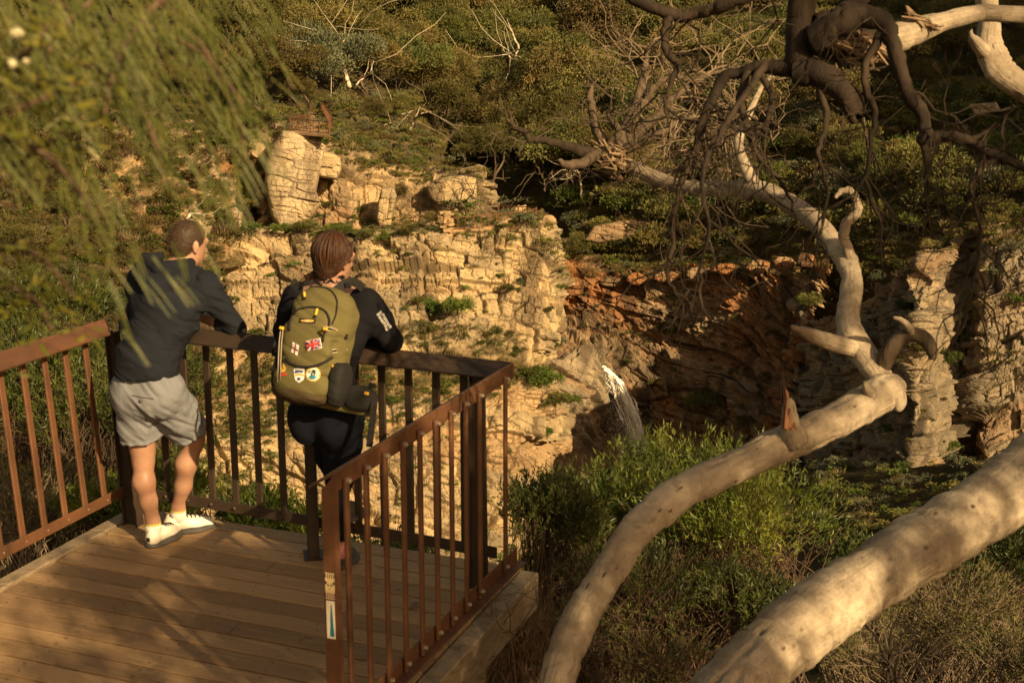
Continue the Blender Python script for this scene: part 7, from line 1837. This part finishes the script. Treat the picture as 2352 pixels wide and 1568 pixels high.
# ---------------------------------------------------------------- she-oak and wattle sprays close to the viewpoint, top left
M['needle'] = mat_leaf('drooping_needles', (.066, .086, .018), (.108, .122, .026), (.165, .162, .045), .35, .5, .3, objvar=.0)
M['wattle'] = mat_leaf('wattle_leaf', (.07, .078, .011), (.12, .12, .016), (.20, .175, .03), .35, .45, .35, objvar=.0)
g = np.random.default_rng(17)
so = empty('she_oak', W(-300, -200, 1.9), 'drooping she-oak foliage hanging out of focus across the top left', 'tree')
m = MB(); mains = [[(-80, -60, 1.7), (150, 20, 1.6), (330, 60, 1.5), (470, 130, 1.45), (560, 240, 1.4)], [(-60, 120, 1.5), (130, 130, 1.45), (260, 180, 1.4), (330, 260, 1.35), (380, 400, 1.3)], [(330, -60, 1.7), (390, 20, 1.6), (480, 130, 1.55), (540, 260, 1.5), (570, 380, 1.5)], [(-60, 300, 1.35), (80, 340, 1.3), (160, 410, 1.28), (220, 500, 1.25)], [(120, -60, 1.5), (210, -10, 1.5), (130, 80, 1.45), (90, 180, 1.4)], [(420, -40, 1.4), (330, 40, 1.38), (270, 140, 1.36), (240, 260, 1.34)]]
NP, ND, NL = [], [], []
for l in mains:
    P = WV(spline(np.array(l, float), 30)); m.tube(P, np.linspace(.0042, .0016, 30), 6, g.random())
    for i in range(85):
        j = g.integers(0, 29); s = P[j] + (P[j + 1] - P[j]) * g.random() + g.normal(size=3) * .020
        NP.append(s); NL.append(g.uniform(.02, .05)); ND.append([g.normal() * .28 + .34, g.normal() * .25, -1. + g.normal() * .35])
for i in range(900):                                # hanging brush
    x, y = g.uniform(-40, 640), g.uniform(-60, 420)
    if g.random() < ((x - 180) / 520) ** 2 * (1 if x > 180 else 0) + max(0, (y - 120) / 420): continue
    NP.append(W(x, y, g.uniform(1.15, 1.8))); NL.append(g.uniform(.022, .055)); ND.append([g.normal() * .2 + .55, g.normal() * .25, -.85 + g.normal() * .25])
for (x, y, x2, y2) in [(300, 610, 350, 690), (350, 590, 432, 692), (392, 640, 445, 695), (330, 650, 390, 720), (280, 760, 338, 832), (262, 690, 300, 780), (420, 580, 432, 640), (300, 560, 330, 640), (255, 610, 300, 665), (250, 640, 285, 700), (480, 590, 510, 640), (395, 560, 420, 620), (440, 470, 480, 560), (520, 400, 580, 500), (500, 380, 545, 520), (470, 380, 510, 500), (545, 330, 610, 430), (560, 300, 625, 400), (590, 300, 640, 380), (450, 400, 480, 500), (500, 420, 540, 520), (420, 420, 455, 520), (560, 380, 600, 450)]:
    d = g.uniform(1.2, 1.35); a, b = W(x, y, d), W(x2, y2, d)
    for q in range(2): NP.append(a + g.normal(size=3) * .003 * q); ND.append(b - a); NL.append(np.linalg.norm(b - a))
m.build('branch', M['twig'], so)
V, Fq, n0 = [], [], 0
for p_, d_, l_ in zip(NP, ND, NL):
    d_ = nrm(d_); q = np.array([p_, p_ + d_ * l_ * .5 + [0, 0, -.02 * l_], p_ + d_ * l_ + [0, 0, -.10 * l_]])
    v, f_, _ = tube_arrays(q, np.array([.0008, .0009, .0005]), 4); V.append(v); Fq.append(f_ + n0); n0 += len(v)
rr = np.repeat(g.random(len(NP)), 8)
me = plantmesh('needles', [(np.concatenate(V), np.concatenate(Fq), rr, 0)], [M['needle']]); link('needles', me, None, so)
wa = empty('wattle', W(-300, 500, 1.6), 'blurred yellow-green wattle branch with cream blossom at the left edge', 'tree')
m = MB(); LP, LD = [], []
for l in [[(-120, 420, 1.45), (20, 380, 1.4), (110, 330, 1.35), (190, 300, 1.3)], [(-120, 120, 1.3), (0, 150, 1.25), (60, 120, 1.2), (110, 60, 1.2)], [(-120, 560, 1.5), (0, 560, 1.45), (100, 600, 1.4), (170, 680, 1.4)], [(-120, 300, 1.3), (0, 260, 1.25), (90, 230, 1.25), (180, 190, 1.25)], [(-100, 680, 1.6), (20, 660, 1.5), (90, 700, 1.5), (120, 760, 1.5)]]:
    P = WV(spline(np.array(l, float), 20)); m.tube(P, np.linspace(.004, .0015, 20), 6, g.random())
    for i in range(75):
        j = g.integers(0, 19); LP.append(P[j] + g.normal(size=3) * .022); LD.append(rdirs(1, g)[0] + [.3, 0, -.3])
m.build('branch', M['twig'], wa)
v, f_ = leaves(np.array(LP), np.array(LD), g.uniform(.018, .034, len(LP)), .0065, g)
link('foliage', plantmesh('foliage', [(v, f_, g.random(len(f_)), 0)], [M['wattle']]), None, wa)
t = NT('cream_blossom'); M['blossom'] = t.done(t.bsdf((.72, .66, .45), .9, .1))
for (x, y, s) in ((40, 76, .0056), (30, 145, .0042), (62, 140, .003)):
    m = MB(); c = W(x, y, 1.2)
    m.ball(c, s * .7, 0, 0, 10, 8)
    for q in rdirs(120, g): m.tube([c, c + q * s * g.uniform(.9, 1.15)], [s * .05, s * .03], 3)
    m.build('blossom', M['blossom'], wa)
# ---------------------------------------------------------------- light, air, camera
SUN_AZ, SUN_EL = R(143), R(28)          # azimuth clockwise from the view direction (+Y)
SC.world = bpy.data.worlds.new('World'); SC.world.use_nodes = True
wt = SC.world.node_tree; bg = wt.nodes['Background']
sk = wt.nodes.new('ShaderNodeTexSky'); sk.sky_type = 'NISHITA'; sk.sun_disc = False
sk.sun_elevation = SUN_EL; sk.sun_rotation = SUN_AZ; sk.altitude = 200; sk.dust_density = 2.5; sk.air_density = 1.2
mx = wt.nodes.new('ShaderNodeMix'); mx.data_type = 'RGBA'; mx.blend_type = 'MULTIPLY'; mx.inputs[0].default_value = 1.
mx.inputs[7].default_value = (1.0, .70, .39, 1)
wt.links.new(sk.outputs[0], mx.inputs[6]); wt.links.new(mx.outputs[2], bg.inputs[0]); bg.inputs[1].default_value = .09
sl = bpy.data.lights.new('sun', 'SUN'); sl.energy = 5.; sl.angle = R(.5); sl.color = (1., .735, .385)
so = bpy.data.objects.new('sun', sl); COL.objects.link(so)
sd = Vector((math.sin(SUN_AZ) * math.cos(SUN_EL), math.cos(SUN_AZ) * math.cos(SUN_EL), math.sin(SUN_EL)))
so.rotation_euler = sd.to_track_quat('Z', 'Y').to_euler()
cd = bpy.data.cameras.new('camera'); co = bpy.data.objects.new('camera', cd); COL.objects.link(co)
co.location = (0, 0, CH); co.rotation_euler = (R(90) - TH, 0, 0)
cd.sensor_width = 36.; cd.lens = 36. * FOC / 2352.; cd.clip_start = .05; cd.clip_end = 6000
cd.dof.use_dof = True; cd.dof.focus_distance = 45.; cd.dof.aperture_fstop = 9.
SC.camera = co
SC.view_settings.view_transform = 'Standard'; SC.view_settings.look = 'None'
SC.view_settings.gamma = 1.; SC.view_settings.exposure = .95
SC.render.engine = 'CYCLES'
SC.cycles.max_bounces = 5; SC.cycles.diffuse_bounces = 3; SC.cycles.transparent_max_bounces = 8
SC.cycles.use_denoising = True
